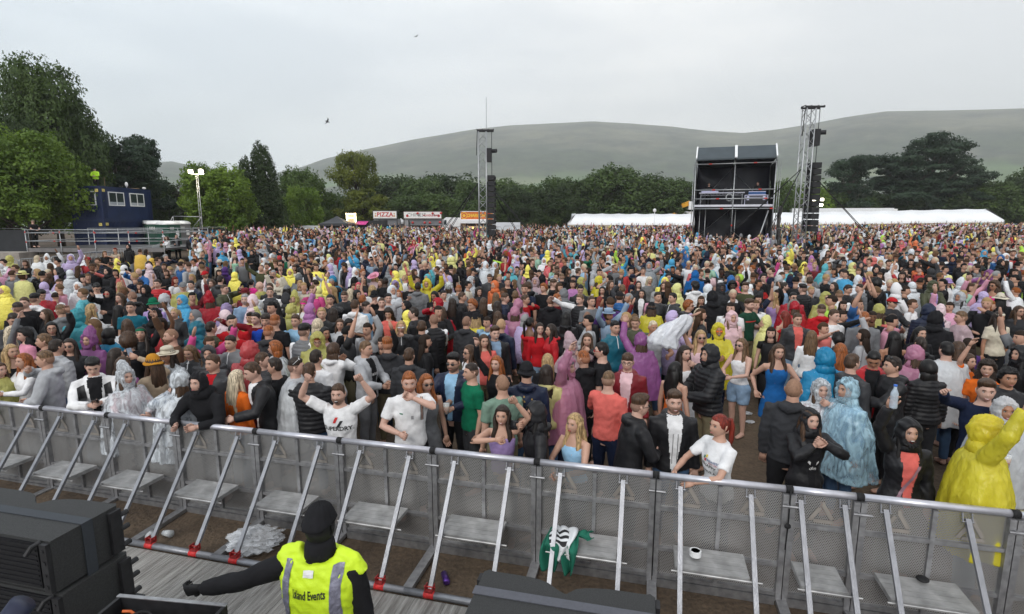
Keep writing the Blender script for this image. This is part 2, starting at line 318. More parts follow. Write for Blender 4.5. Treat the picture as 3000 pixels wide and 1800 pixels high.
def barrier(x0, x1):
    w = (x1-x0)/.97; o = bpt(x0)
    e = empty('crowd_barrier', (o[0],o[1],0), BROT, label='aluminium '+BLAB[x0], cat='crowd barrier', group='crowd barrier panels along the stage pit'); e.scale = (1,1,.95)
    wd = w > .8
    f = MB()
    for x in (.028, w-.028): f.box((x-.024,-.05,.05),(x+.024,.02,1.165))
    mid = w*.5
    if wd: f.box((mid-.018,-.03,.1),(mid+.018,.012,1.16))
    for z in (.115,.42,.86):
        f.box((.053,-.035,z-.018),(w-.053,.008,z+.018))
    f.box((.053,-.045,.002),(w-.053,.03,.09))
    f.cyl((-.06,-.07,1.06),(.09,-.07,1.06),.012)       # hinge pin
    f.box((-.02,-.075,1.045),(.0,-.05,1.075))
    f.build('frame', ALUD, e)
    s = MB(); s.box((.045,.0,.09),(w-.045,.004,1.16)); s.build('perforated_sheet', PERF, e)
    r = MB(); r.cyl((.0,0,1.2),(w,0,1.2),.034,16); r.build('top_rail', mat('bright_aluminium',(.55,.55,.60),.38,.7,.12,9), e, True)
    t = MB(); t.cyl((-.03,0,1.2),(.03,0,1.2),.0365,16); t.build('black_tape', RUB, e, True)
    for cx in ((w*.27, w*.75) if wd else (w*.5,)):
        k = MB(); tri_emblem(k, cx, 1.0, .2); k.build('panel_emblem', EMB, e)
    fr = (np.interp(x0,[-8,3],[.33,.17]), np.interp(x0,[-8,3],[.85,.70])) if wd else (.16,.78)
    bx = [w*q for q in fr]
    for x in bx:
        b = MB(); b.beam((x,-.035,1.12),(x,-.76,.10),.040,.030)
        for dx in (-.035,.035): b.cyl((x+dx,-.02,1.17),(x+dx,-.045,1.09),.007,6)
        b.cyl((x-.045,-.05,1.10),(x+.045,-.05,1.10),.006,6)
        b.build('brace', ALU, e)
        k = MB(); k.box((x-.04,-.80,.10),(x+.04,-.73,.125)); k.box((x-.04,-.80,.125),(x-.034,-.73,.17)); k.box((x+.034,-.80,.125),(x+.04,-.73,.17)); k.cyl((x-.055,-.765,.15),(x+.055,-.765,.15),.007,6)
        k.build('foot_bracket', mat('red_sprayed_metal',(.33,.03,.03),.5,.4,.5,30), e)
        k = MB(); k.cyl((x-.05,-.78,.075),(x+.05,-.78,.075),.0365,14); k.build('red_spray_mark', mat('red_spray_paint',(.55,.02,.02),.55,0,.35,40), e, True)
    st = MB(); zs = .5; y0 = -.40
    n = 5
    for i in range(n):
        ya = -.055+(y0+.055)*i/n; yb = -.055+(y0+.055)*(i+1)/n+.004; st.box((bx[0]-.03,yb,zs-.012),(bx[1]-.03,ya,zs))
    st.box((bx[0]-.03,y0-.012,zs-.05),(bx[1]-.03,y0,zs+.002))
    for x in (bx[0]-.032, bx[1]-.034): st.box((x-.006,y0-.01,zs-.045),(x,-.05,zs+.001))
    st.cyl((bx[0]-.07,y0-.03,zs-.02),(bx[1]+.07,y0-.03,zs-.02),.008,6)
    st.build('step', mat('step_aluminium',(.42,.42,.42),.5,.55,.3,7), e)
    bt = MB(); bt.cyl((0,-.78,.075),(w,-.78,.075),.034,14); bt.build('base_tube', ALU, e, True)
    ft = MB(); ft.beam((.0,-.04,.045),(.0,-.76,.035),.09,.05); ft.build('floor_brace', ALUD, e)
for a, b in zip(JX[:-1], JX[1:]): barrier(a, b)

# litter and things in the pit
def crumple(name, c, sx, sy, sz, m, label, cat, seed=0, n=26, amp=.35):
    rg = np.random.default_rng(seed); mb = MB(); t = np.linspace(.05, math.pi-.05, n)
    ph = rg.uniform(0,6,(8,3)); fr = rg.uniform(2,9,(8,3))
    def rip(a, b):
        A = np.linspace(0,2*math.pi,b,endpoint=False)[None]; T = np.linspace(0,math.pi,a)[:,None]; k = np.ones((a,b))
        for p, f in zip(ph, fr): k += amp*np.sin(np.round(f[0])*A+p[0]+3*np.sin(T*f[1]+p[1]))*np.sin(T*f[2]+p[2])/2.2
        return np.abs(k)+.15
    mb.loft(np.stack([0*t,0*t,-np.cos(t)*sz],1), sx*np.sin(t), sy*np.sin(t), (1,0,0), 34, 0, True, rip)
    V = mb.v[0]; V[:,2] = np.maximum(V[:,2]+sz, .003); mb.v[0] = V
    o = mb.build(name, m, smooth=False); o.location = c; return tag(o, label, cat)
PLASTIC = mat('clear_crinkled_plastic', (.8,.82,.85), .2, 0, .1, 9, .6, 25, 0, .5)
p = PG(740,1612,.03); crumple('plastic_sheet', (p[0],p[1]+.05,.0), .22,.16,.12, mat('thin_clear_film',(.8,.82,.85),.15,0,.1,9,.9,18,0,.32), 'crumpled clear plastic poncho dropped on the soil behind the base tube', 'litter', 3)
p = PG(620,1250,.4)
for (px,py,lab,rot) in ((440,1563,'clear plastic cup lying on the soil by the first red bracket',.4),(490,1560,'clear plastic cup lying on the brown soil beside the floor brace',1.2),(1305,1690,None,0)):
    q = PG(px,py,.05)
    mb = MB(); m_ = mat('cup_plastic',(.75,.78,.8),.15,0,0,5,0,1,0,.45)
    mb.loft([(0,0,-.06),(0,0,.06),(0,0,.062),(0,0,-.05)],[.03,.042,.039,.028],None,(1,0,0),14)
    if lab: o = mb.build('plastic_cup', m_, smooth=True); o.location = (q[0],q[1],.045); o.rotation_euler = (1.45,0,rot); tag(o, lab, 'cup', 'plastic cups dropped in the pit')
    else:
        mb = MB(); mb.loft([(0,0,-.08),(0,0,.075),(0,0,.085)],[.033,.033,.026],None,(1,0,0),14); o = mb.build('drinks_can', mat('purple_can',(.12,.05,.3),.3,.7,.4,30), smooth=True); o.location = (q[0],q[1],.035); o.rotation_euler = (1.5,0,.3); tag(o,'purple drinks can lying on the soil behind the barrier brace','can')
# cloth on the step of the fifth panel from the right
q = bpt(.254+.32, .26, .5)
GREEN = mat('green_cloth',(.004,.12,.075),.8,0,.15,12)
e = empty('discarded_shirt', (q[0],q[1],.5), BROT, label='green and white cloth shirt with black stripes hung over a barrier step', cat='clothing'); e.scale = (.9,.9,.85)
def drape(name, parent, m, x0, x1, seed, lenf, wy=.3, off=0.0, stripes=None):
    rg = np.random.default_rng(seed); n, k = 26, 18; V = []
    for i in range(n):
        t = i/(n-1)
        for j in range(k):
            s = j/(k-1); x = x0+(x1-x0)*s + .03*math.sin(5*t+seed+4*s); L = t*(wy+lenf)
            if L < wy: y, z = .12-L, .03+.035*abs(math.sin(9*s+seed))*(1+math.sin(7*t))*.7+off
            else: y, z = .12-wy-.02-.03*math.sin(9*s+seed), .03-(L-wy)+off
            y -= .02*math.sin(11*s+seed)*t; V.append((x, y-.0, z))
    F = [(i*k+j,i*k+j+1,(i+1)*k+j+1,(i+1)*k+j) for i in range(n-1) for j in range(k-1)]
    mb = MB(); mb.add(V, F, 0)
    if stripes: mb.m = [1 if (f[0]//k in stripes and f[0]%k < 11) else 0 for f in mb.f]
    o = mb.build(name, [m, BLACK], parent, True); md = o.modifiers.new('thick','SOLIDIFY'); md.thickness = .006; return o
drape('green_cloth', e, GREEN, -.2, -.05, 1, .28); drape('green_cloth', e, GREEN, -.05, .28, 5, -.12, .26, .01); drape('green_cloth', e, GREEN, .02, .13, 8, .30, .3)
drape('white_cloth', e, mat('white_cloth',(.7,.72,.74),.8,0,.05,9), -.13, .1, 3, .17, .3, .035, {6,7,10,11,14,15})
q = PG(2087,1655,.535); mb = MB(); t = np.linspace(0,1,2)
mb.loft([(0,0,0),(0,0,.05),(0,0,.05),(0,0,0)],[.052,.052,.038,.038],None,(1,0,0),24); o = mb.build('tape_roll', WHITE, smooth=False); q = bpt(1.374+.36,.22,.5); o.location = (q[0],q[1],.502); tag(o,'roll of white tape standing on a barrier step','tape roll')
mb = MB(); a = bpt(1.374,.09,1.19); b = bpt(1.374,.1,.15); mb.tube([a,a-(0,0,.3),b],.006,6); tag(mb.build('cable', RUB, smooth=True),'thin black cable hanging down the barrier joint left of the tape roll','cable')
mb = MB(); a = bpt(2.50,.07,1.19); mb.tube([a,a-(0,0,.35),a-(.01,0,.6)],.006,6); mb.ball(a-(.015,.02,.36),.03,.02,.025); tag(mb.build('cable_tie', RUB, smooth=True),'black cable with a knotted tie hanging by the narrow barrier panel','cable')
mb = MB(); mb.ball((0,0,.015),.05,.05,.02); o = mb.build('round_foot', RUB, smooth=True); q = bpt(3.05+.48,.12,.502); o.location = q; tag(o,'small black rubber disc lying on the step at far right','rubber disc')

# ---------------------------------------------------------------- loudspeakers in the pit
TMP = bpy.data.scenes.new('tmp')
def evaluated(o):
    TMP.collection.objects.link(o)
    with bpy.context.temp_override(scene=TMP, view_layer=TMP.view_layers[0]): dg = bpy.context.evaluated_depsgraph_get()
    me = bpy.data.meshes.new_from_object(o.evaluated_get(dg)); TMP.collection.objects.unlink(o); return me
SPK = mat('speaker_textured_paint',(.050,.051,.052),.6,0,.25,120,.7,400)
SPKD = mat('speaker_grille',(.008,.008,.01),.5,0,.4,60)
def speaker_box(W=1.12, D=.46, H=.34):
    """local: x along width, y depth (0 front toward the camera .. D back), z up"""
    poly = [(0,0),(W,0),(W,D*.94),(W-.03,D)]
    for x in np.linspace(W-.06, W*.56, 8): poly.append((x, D-.012-.05*((W-.06-x)/(W-.06-W*.56))**4))
    poly += [(W*.51,D-.125),(W*.49,D-.12)]
    for x in np.linspace(W*.45, .06, 8): poly.append((x, D-.012-.08*((x-.06)/(W*.45-.06))**6))
    poly += [(.03,D),(0,D*.94)]
    a = MB(); a.prism(poly, 0, H); ob = bpy.data.objects.new('t', a.mesh('t'))
    c = MB()
    for sx in (0, W):
        for z0, sgn in ((H*.60,1),(H*.46,-1)):
            n = 12; pts = [(math.cos(t)*.10, math.sin(t)*.075) for t in np.linspace(0,math.pi,n)]
            v = [(sx-.07, .23+p[0], z0+sgn*p[1]) for p in pts]+[(sx+.07, .23+p[0], z0+sgn*p[1]) for p in pts]
            f = [tuple(range(n)), tuple(range(2*n-1,n-1,-1))]+[((i+1)%n,i,n+i,n+(i+1)%n) for i in range(n)]
            if sgn < 0: f = [q[::-1] for q in f]
            c.add(v, f)
    cu = bpy.data.objects.new('c', c.mesh('c')); TMP.collection.objects.link(cu)
    md = ob.modifiers.new('b','BOOLEAN'); md.operation = 'DIFFERENCE'; md.object = cu; md.solver = 'EXACT'
    me = evaluated(ob); TMP.collection.objects.unlink(cu); me.name = 'cabinet'; me.materials.clear(); me.materials.append(SPK); return me
CAB = speaker_box()
def loudspeaker(loc, rz, label):
    e = empty('loudspeaker', loc, rz, label=label, cat='loudspeaker', group='black loudspeaker cabinets on the stage edge')
    link('cabinet', CAB, e); W, D, H = 1.12,.46,.34
    g = MB(); g.box((.09,-.012,.02),(W-.09,-.001,H-.02)); 
    for i in range(9): g.box((.1,-.017,.035+i*.033),(W-.1,-.0125,.045+i*.033))
    g.build('grille', SPKD, e)
    for sx, s in ((0,1),(W,-1)):
        r = MB(); r.box((min(sx,sx+s*.05),-.03,.01),(max(sx,sx+s*.05),-.002,H-.01)); r.tube([(sx+s*.06,-.01,H-.005),(sx+s*.08,-.05,H-.02),(sx+s*.09,-.08,H-.06)],.014,8)
        for i in range(4): r.cyl((sx+s*.025,-.032,.05+i*.08),(sx+s*.025,-.036,.05+i*.08),.010 if i%2 else .015,10)
        x2 = sx-s*.03
        r.build('rigging_plate', BLACK, e); r = MB()
        r.box((min(sx-s*.004,x2),D-.10,.02),(max(sx-s*.004,x2),D-.02,H-.02)); 
        for zz in (.05,.17,.27): r.cyl((sx-s*.018,D-.03,zz),(sx-s*.018,D+.03,zz),.018,8)
        r.build('side_latch', BLACK, e)
    return e
def place_spk(A, B, side):
    pass
ZT = 1.62; h = CZ-ZT
ra = ray(350,1476); A = np.array([0,0,CZ])+ra*(h/-ra[2]); rc = ray(79,1437); Cc = np.array([0,0,CZ])+rc*(h/-rc[2])
d = A-Cc; rz1 = math.atan2(d[1], d[0])
u1 = np.array([math.cos(rz1), math.sin(rz1), 0]); v1 = np.array([-math.sin(rz1), math.cos(rz1), 0])
o1 = A - u1*1.12 - v1*.46
loudspeaker((o1[0],o1[1],ZT-.34), rz1, 'top black loudspeaker of the strapped stack in the lower left corner')
loudspeaker((o1[0]+.03,o1[1],ZT-.70), rz1, 'second black loudspeaker in the strapped stack, under the top one')
e = empty('packing_case', (o1[0],o1[1],0), rz1, label='black platform case carrying the stack of loudspeakers at lower left', cat='case'); mb = MB(); mb.box((-.05,-.1,.0),(1.2,.5,ZT-.705)); mb.build('case_body', BLACK, e)
mb = MB(); mb.box((-.04,-.11,.5),(1.19,-.101,.54)); mb.build('edge_strip', ALUD, e)
STR = mat('ratchet_strap',(.03,.036,.045),.7,0,.1,60)
e = empty('lashing_strap', (o1[0],o1[1],ZT), rz1, label='dark webbing strap tied over the stacked loudspeakers at lower left', cat='strap')
mb = MB(); mb.box((-.01,.19,.001),(1.128,.26,.006)); mb.box((1.1225,.19,-.70),(1.128,.26,.0009)); mb.build('webbing', STR, e)
ra = ray(1422,1667); A = np.array([0,0,CZ])+ra*(h/-ra[2]); rb = ray(1919,1743); B = np.array([0,0,CZ])+rb*(h/-rb[2])
d = B-A; L = np.linalg.norm(d); rz2 = math.atan2(d[1], d[0]); v2 = np.array([-math.sin(rz2), math.cos(rz2), 0]); sc = L/1.12
o2 = A - v2*.46*sc
for k in range(2):
    e = loudspeaker((o2[0],o2[1],ZT-.34*sc-k*.36*sc), rz2, ('top grey black loudspeaker with strap at the bottom centre edge','lower loudspeaker of the stack at the bottom centre edge')[k]); e.scale = (sc,sc,sc)
e = empty('packing_case', (o2[0],o2[1],0), rz2, label='black platform case under the loudspeakers at bottom centre', cat='case'); mb = MB(); mb.box((0,0,0),(1.12*sc,.46*sc,ZT-.70*sc-.005)); mb.build('case_body', BLACK, e)
e = empty('lashing_strap', (o2[0],o2[1],ZT), rz2, label='dark grey strap lying across the loudspeaker at bottom centre', cat='strap')
mb = MB(); mb.box((-.01,.2*sc,.001),(1.12*sc+.008,.275*sc,.006)); mb.box((1.12*sc+.001,.2*sc,-.5),(1.12*sc+.008,.275*sc,.0009)); mb.build('webbing', mat('grey_strap',(.075,.078,.095),.6,0,.1,60), e)
# open equipment case with cables beside the stack
def fcase(X, Y, zc, w):
  e = empty('flight_case', (X,Y,0), -.12, label='open black equipment case with metal edges at the bottom left', cat='case')
  mb = MB(); mb.box((-w,-.5,0),(w,.28,zc-.14)); mb.box((-w,.26,zc-.14),(w,.28,zc)); mb.box((-w,-.5,zc-.14),(-w+.02,.26,zc)); mb.box((w-.02,-.5,zc-.14),(w,.26,zc)); mb.build('case_body', BLACK, e)
  mb = MB(); mb.box((-w-.005,.258,zc+.001),(w+.005,.283,zc+.006)); mb.build('edge_strip', ALUD, e)
  mb = MB()
  for i in range(7):
    t = np.linspace(0,1,14); mb.tube(np.stack([-.24+.48*t, .08+.12*np.sin(5*t+i), zc-.07+.05*np.sin(7*t+i*1.7)],1), .008, 6, i%3)
  mb.build('cable', [RUB, mat('orange_cable',(.6,.12,.02),.5), mat('blue_cable',(.02,.12,.35),.5)], e, True)
q = P(60,1770,1.9); e = empty('stage_rail', (q[0],q[1],q[2]), 0, label='thick dark blue tube end in the bottom left corner', cat='pipe'); mb = MB(); mb.cyl((-.3,-.1,-.42),(-.02,.03,-.02),.045,16); mb.build('tube', mat('dark_blue_tube',(.01,.014,.04),.4,.1,.2,10), e, True); mb = MB(); mb.box((-.45,-.1,-1.6),(.5,.1,-.14)); mb.build('support', BLACK, e)
# ---------------------------------------------------------------- blue site containers
BLUE = mat('blue_container_paint',(.010,.022,.075),.45,.1,.2,1.2,.05,8)
GLASS = mat('dark_window_glass',(.03,.04,.045),.08,0,.2,2)
def container(z0, loc, rz, label, wins):
    e = empty('site_container', (loc[0],loc[1],z0), rz, label=label, cat='container', group='stacked blue site containers')
    L, W, H = 6.06, 2.44, 2.59      # local: x 0..-W (short face toward camera at y=0), y 0..L
    b = MB(); b.box((-W+.06,.06,.12),(-.06,L-.06,H-.06))
    for (x,y) in ((-.14,0),(-W,0),(-.14,L-.14),(-W,L-.14)): b.box((x,y,0),(x+.14,y+.14,H))
    for z in (0,H-.14):
        b.box((-W+.14,.0,z),(-.14,.08,z+.14)); b.box((-W+.14,L-.08,z),(-.14,L,z+.14)); b.box((-.08,.14,z),(0,L-.14,z+.14)); b.box((-W,.14,z),(-W+.08,L-.14,z+.14))
    for i in range(13):
        x = -W+.25+i*.155; b.box((x,.035,.14),(x+.075,.06,H-.14))
    for i in range(36):
        y = .25+i*.155
        if not (wins and (.5 < y < 5.5)) : b.box((-.062,y,.14),(-.035,y+.075,H-.14))
    if wins: b.box((-.062,.5,.14),(-.03,5.5,H-.14))
    b.build('container_body', BLUE, e)
    if wins:
        for (y0,y1) in ((.75,2.55),(3.25,5.05)):
            f = MB(); z0_, z1_ = 1.12, 2.2
            for q in ((y0,y0+.07,z0_,z1_),(y1-.07,y1,z0_,z1_),(y0+.07,y1-.07,z0_,z0_+.07),(y0+.07,y1-.07,z1_-.07,z1_),((y0+y1)/2-.03,(y0+y1)/2+.03,z0_+.07,z1_-.07)): f.box((-.03,q[0],q[2]),(.03,q[1],q[3]))
            w = f.build('window', WHITE, e); g = MB(); g.box((-.029,y0+.07,z0_+.07),(.005,y1-.07,z1_-.07)); g.build('pane', GLASS, w)
            g = MB(); g.box((.0055,y0+.08,z0_+.08),(.009,y1-.1,z0_+.3)); g.build('blind', mat('pale_blind',(.35,.38,.42),.6,0,.1,5), w)
        f = MB(); x0, x1 = -W+.3,-.45
        for q in ((x0,x0+.07,1.12,2.2),(x1-.07,x1,1.12,2.2),(x0+.07,x1-.07,1.12,1.19),(x0+.07,x1-.07,2.13,2.2)): f.box((q[0],-.03,q[2]),(q[1],.035,q[3]))
        w = f.build('window', WHITE, e); g = MB(); g.box((x0+.07,.0,1.19),(x1-.07,.034,2.13)); g.build('pane', GLASS, w)
    s = MB(); s.box((.002,.12,H-.42),(.006,.42,H-.2)); s.box((-.45,-.006,H-.45),(-.2,-.002,H-.22)); s.build('warning_sticker', mat('yellow_white_sticker',(.6,.5,.15),.5,0,.5,14), e)
    return e
cN = P(300,600,43.0); zg = gz(cN[0],cN[1])
container(zg-.05, cN, R(1), 'lower blue corrugated site container standing on the grass', False)
container(zg-.05+2.60, cN, R(1), 'upper blue site container with white framed windows, stacked on another', True)
e = empty('roof_camera_gear', (cN[0]-1.0,cN[1]+3.8,zg+5.15), 0, label='grey wires, plank and white dome lamp on the container roof', cat='equipment')
mb = MB(); mb.box((-.2,.5,0),(1.0,.7,.05)); mb.tube([(-1.4,0,.1),(-1.4,0,.9)],.02); mb.build('plank', mat('plain_wood',(.25,.17,.09),.7), e)
mb = MB(); mb.ball((.2,.3,.35),.12,.12,.2); mb.cyl((.2,.3,0),(.2,.3,.3),.02); mb.ball((.8,1.6,.1),.15,.15,.1); mb.build('dome', WHITE, e, True)

# ---------------------------------------------------------------- scaffold helpers
def scaf(mb, a, b, r=.025): mb.cyl(a, b, r, 8)
REDT = mat('red_tape',(.55,.04,.03),.5,0,0)
def platform():
    A = P(83,735,34.0); B = P(640*.2425,742,30.2); xr = P(465,700,33.5)[0]; z = 1.72
    e = empty('viewing_platform', (A[0],A[1],0), 0, label='low scaffold viewing platform with grey deck and tubular guard rails', cat='platform')
    W = xr-A[0]; D = 5.0
    d = MB(); d.box((0,0,z-.12),(W,D,z)); d.build('deck', mat('wet_plywood_deck',(.075,.07,.068),.35,0,.3,.8), e)
    f = MB(); f.box((0,-.02,z-.22),(W,-.002,z+.02)); f.build('fascia', mat('deck_fascia',(.16,.15,.15),.5,0,.2,2), e)
    s = MB(); n = 5; red = MB()
    for i in range(n):
        x = W*i/(n-1)
        scaf(s,(x,-.06,.3),(x,-.06,z+1.15)); scaf(s,(x,D,.3),(x,D,z+1.15))
        for zz in (z+.35,z+.95): red.cyl((x,-.06,zz),(x,-.06,zz+.1),.03,8)
    s.build('upright', STEEL, e, True)
    for yy, nm in ((-.06,'front'),(D,'rear')):
        s = MB()
        for zz in (z+.45,z+.95,z+1.15): scaf(s,(0,yy,zz),(W,yy,zz))
        s.build('guard_rail', STEEL, e, True)
    for xx in (0,W*.55,W):
        s = MB()
        for zz in (z+.45,z+.95): scaf(s,(xx,-.06,zz),(xx,D,zz))
        s.build('guard_rail', STEEL, e, True)
    for i in range(3):
        for zz in (z+.45,z+.95):
            red.cyl((W*(.2+.3*i),-.06,zz),(W*(.2+.3*i)+.12,-.06,zz),.03,8)
    red.build('red_marking', REDT, e); return z, A, W
PZ, PA, PW = platform()
def barricade(p0, p1, label, group='galvanised hoop barricades beside the viewing platform'):
    a = np.array(p0); b = np.array(p1); L = np.linalg.norm(b-a); rz = math.atan2(b[1]-a[1], b[0]-a[0]); H = 1.1
    e = empty('hoop_barricade', (a[0],a[1],gz(a[0],a[1])), rz, label=label, cat='barricade', group=group)
    f = MB(); r = .12; c = [(0,0,.12),(0,0,H-r)]+[(r-r*math.cos(t),0,H-r+r*math.sin(t)) for t in np.linspace(.3,math.pi/2,5)]
    c += [(L-x,0,z) for x,_,z in c[::-1]]; f.tube(c,.02,8); f.cyl((0,0,.2),(L,0,.2),.018,8); f.build('frame', STEEL, e, True)
    s = MB(); n = int(L/.12)
    for i in range(1,n): s.cyl((L*i/n,0,.2),(L*i/n,0,H-.01),.008,5)
    s.build('bars', STEEL, e, True)
    for x in (.25, L-.25):
        k = MB(); k.tube([(x,-.3,.01),(x,0,.14),(x,.3,.01)],.015,6); k.build('foot', STEEL, e, True)
bp = [(-40,762),(55,760),(150,752),(238,742),(330,730),(385,728),(447,722),(475,708)]
bpw = [PG(x,y,1.1) for x,y in bp]; nm = ['at the far left behind the yellow hooded poncho','behind the man in the grey cap','behind the white poncho group','in front of the platform deck','by the woman with the bum bag','behind the yellow ponchos','at the right end of the platform']
for i in range(7): barricade(bpw[i], bpw[i]+(bpw[i+1]-bpw[i])*.97, 'grey hoop barricade '+nm[i])
for i,(x,y,x2,y2,l) in enumerate(((520,690,575,692,'green tinted hoop barricade in front of the portable toilets'),(575,692,640,694,'hoop barricade in front of the dark mesh fence'))): barricade(PG(x,y,1.1), PG(x2,y2,1.1), l, 'hoop barricades near the portable toilets')
# portable toilets
def toilet(px, Y, rz, m, label, w=1.15):
    p = P(px,700,Y); e = empty('portable_toilet',(p[0],p[1],gz(p[0],p[1])+.1),rz,label=label,cat='portable toilet',group='portable toilets behind the barricades')
    b = MB(); b.box((-w/2,0,0),(w/2,1.15,2.1))
    for x in np.linspace(-w/2+.08,w/2-.16,4): b.box((x,-.02,.15),(x+.08,0,1.95))
    b.build('cabin', m, e)
    r = MB(); n=8; r.loft([(-w/2-.04,.575,2.1),(w/2+.04,.575,2.1)],[.62]*2,[.28]*2,(0,1,0),16); r.v[0][:,2] = np.maximum(r.v[0][:,2],2.09); r.build('roof', WHITE, e, True)
    v = MB()
    for k in range(4): v.box((-w/2+.15+k*.1,-.024,1.7),(-w/2+.19+k*.1,-.0201,1.9))
    v.box((.08,-.026,1.2),(.38,-.021,1.6)); v.build('vent', WHITE, e)
GRN = mat('green_plastic',(.006,.055,.035),.4,0,.1,2); GRY = mat('grey_plastic',(.14,.14,.145),.5,0,.1,2)
toilet(452,47,R(40),GRN,'green portable toilet half hidden behind the container'); toilet(482,45,R(25),GRN,'dark green portable toilet nearest to the container',2.2); toilet(514,44.2,R(75),GRN,'green portable toilet with door turned to the right'); toilet(545,46,R(75),GRY,'grey portable toilet with a white curved roof')
# lighting mast
def lamp_mast(px, pyb, pyt, Y, heads, label, h=None):
    t = P(px,pyt,Y); g = gz(t[0],t[1]); e = empty('lighting_mast',(t[0],t[1],g),0,label=label,cat='floodlight mast')
    z = t[2]-g; m = MB()
    for dx,dy in ((-.09,-.09),(.09,-.09),(0,.1)): m.cyl((dx,dy,0),(dx*.7,dy*.7,z),.022,6)
    k = 0; zz = 0
    while zz < z-.4:
        for (a,b) in (((-.09,-.09),(.09,-.09)),((.09,-.09),(0,.1)),((0,.1),(-.09,-.09))): m.cyl((*a,zz),(*b,zz+.35),.008,4)
        zz += .35
    m.build('mast', STEEL, e, True); c = MB(); c.box((-.55,-.03,z),(.55,.03,z+.06)); c.build('crossbar', STEEL, e)
    for (dx,dz,on) in heads:
        hd = MB(); hd.box((dx-.2,-.1,z+dz),(dx+.2,.16,z+dz+.32)); o = hd.build('lamp_head', BLACK, e)
        l = MB(); l.box((dx-.17,-.115,z+dz+.03),(dx+.17,-.101,z+dz+.29)); l.build('lit_lens', mat('lit_flood_lens',(1,.93,.75),.5,0,0,5,0,1,0,1,on,(1,.9,.68)), o)
lamp_mast(578,690,512,44,[(-.45,.06,15),(.35,.1,15)],'tall lattice lighting mast with two lit floodlights by the trees')
lamp_mast(2396,700,592,62,[(-.55,.1,45),(.4,.1,45),(-.5,-.5,45),(.35,-.5,45)],'lighting mast with four lit floodlights behind the marquee')
tp = P(578,512,44)
def lampl(p, w, e):
    l = bpy.data.lights.new('floodlight','SPOT'); l.energy = e; l.color = (1,.88,.62); l.shadow_soft_size = .2; l.spot_size = R(120)
    o = link('floodlight', l); o.location = p; return o
lo = lampl((tp[0]-.1,tp[1]-.9,tp[2]+.3),0,350); lo.rotation_euler = (R(65),0,R(10))
lo.parent = None
# scaffold ballast frame + dark mesh fence
p = P(490,665,47); e = empty('scaffold_frame',(p[0],p[1],gz(p[0],p[1])),0,label='grey scaffold ballast frame around the base of the lighting mast',cat='scaffold'); s = MB()
pts = [P(490,665,47),P(507,634,47),P(590,636,46),P(565,668,46),P(590,690,46)]; B0 = np.array([p[0],p[1],gz(p[0],p[1])])
q = [x-B0 for x in pts]
for a,b in ((q[0],q[1]),(q[1],q[2]),(q[2],q[3]),(q[1],q[1]*(1,1,0)),(q[2],q[2]*(1,1,0)),(q[1]+(0,0,-1.1),q[2]+(0,0,-1.1)),(q[0],q[0]*(1,1,0))): scaf(s,a,b,.03)
s.build('tubes', STEEL, e, True)
def mesh_fence(pa, pb, h, label):
    a, b = np.array(pa), np.array(pb); L = np.linalg.norm((b-a)[:2]); rz = math.atan2(b[1]-a[1],b[0]-a[0]); e = empty('mesh_fence',(a[0],a[1],gz(a[0],a[1])),rz,label=label,cat='fence')
    m = MB(); m.box((0,.02,.1),(L,.03,h-.1)); m.build('screen', DARKC, e); f = MB(); c=[(0,0,0),(0,0,h-.2),(.08,0,h),(L-.08,0,h),(L,0,h-.2),(L,0,0)]; f.tube(c,.02,6); f.build('frame', STEEL, e, True)
mesh_fence(P(566,680,43), P(660,680,46), 2.0, 'dark mesh screened fence right of the portable toilets')
mesh_fence(P(-150,700,42), P(85,700,40), 1.9, 'dark mesh screened fence behind the viewing platform')
p = PG(15,800,.9); 
mb = MB(); mb.prism([(-1.9,0),(.8,0),(.9,1.2),(-1.9,1.3)],0,.75); o = mb.build('soil_mound', GM); mb = None; p = P(15,735,33); o.location = (p[0],p[1],gz(p[0],p[1])); tag(o,'pale sheeted block standing at the left edge behind barricade','block')
o.data.materials.clear(); o.data.materials.append(mat('weathered_sheet',(.28,.25,.22),.8,0,.4,1.5,.4,4))

# ---------------------------------------------------------------- gazebo, stalls, vans
def gazebo(px0, px1, pyt, pye, Y, m, label):
    a, b = P(px0,pye,Y), P(px1,pye,Y); t = P((px0+px1)/2,pyt,Y+1.5); g = gz(a[0],a[1]); W = b[0]-a[0]
    e = empty('gazebo',(a[0],a[1],g),0,label=label,cat='gazebo'); ze = a[2]-g; zt = t[2]-g
    r = MB(); c = (W/2,W/2,zt); v = []; n = 6
    for i in range(n+1):
        f = i/n; hh = ze+(zt-ze)*(f**1.35); w = W/2*(1-f)
        for x,y in ((-1,-1),(1,-1),(1,1),(-1,1)): v.append((W/2+x*w,W/2+y*w,hh))
    r.add(v,[(4*i+j,4*i+(j+1)%4,4*i+4+(j+1)%4,4*i+4+j) for i in range(n) for j in range(4)])
    r.box((0,0,ze-.28),(W,.01,ze)); r.box((0,W-.01,ze-.28),(W,W,ze)); r.box((0,.01,ze-.28),(.01,W-.01,ze)); r.box((W-.01,.01,ze-.28),(W,W-.01,ze)); r.build('canopy', m, e)
    wl_ = MB(); wl_.box((.02,W-.05,0),(W-.02,W-.03,ze-.28)); wl_.box((.02,.05,0),(.04,W-.06,ze-.28)); wl_.build('side_wall', m, e)
    for x in (.05,W-.05):
        for y in (.05,W-.08): k = MB(); k.box((x-.02,y-.02,0),(x+.02,y+.02,ze)); k.build('leg', STEEL, e)
gazebo(934,1016,633,655,62,mat('charcoal_canopy',(.035,.038,.045),.6,0,.1,1),'charcoal peaked gazebo left of the lit kiosk')
GF = mat('sign_white',(.78,.77,.75),.5,0,.03,2)
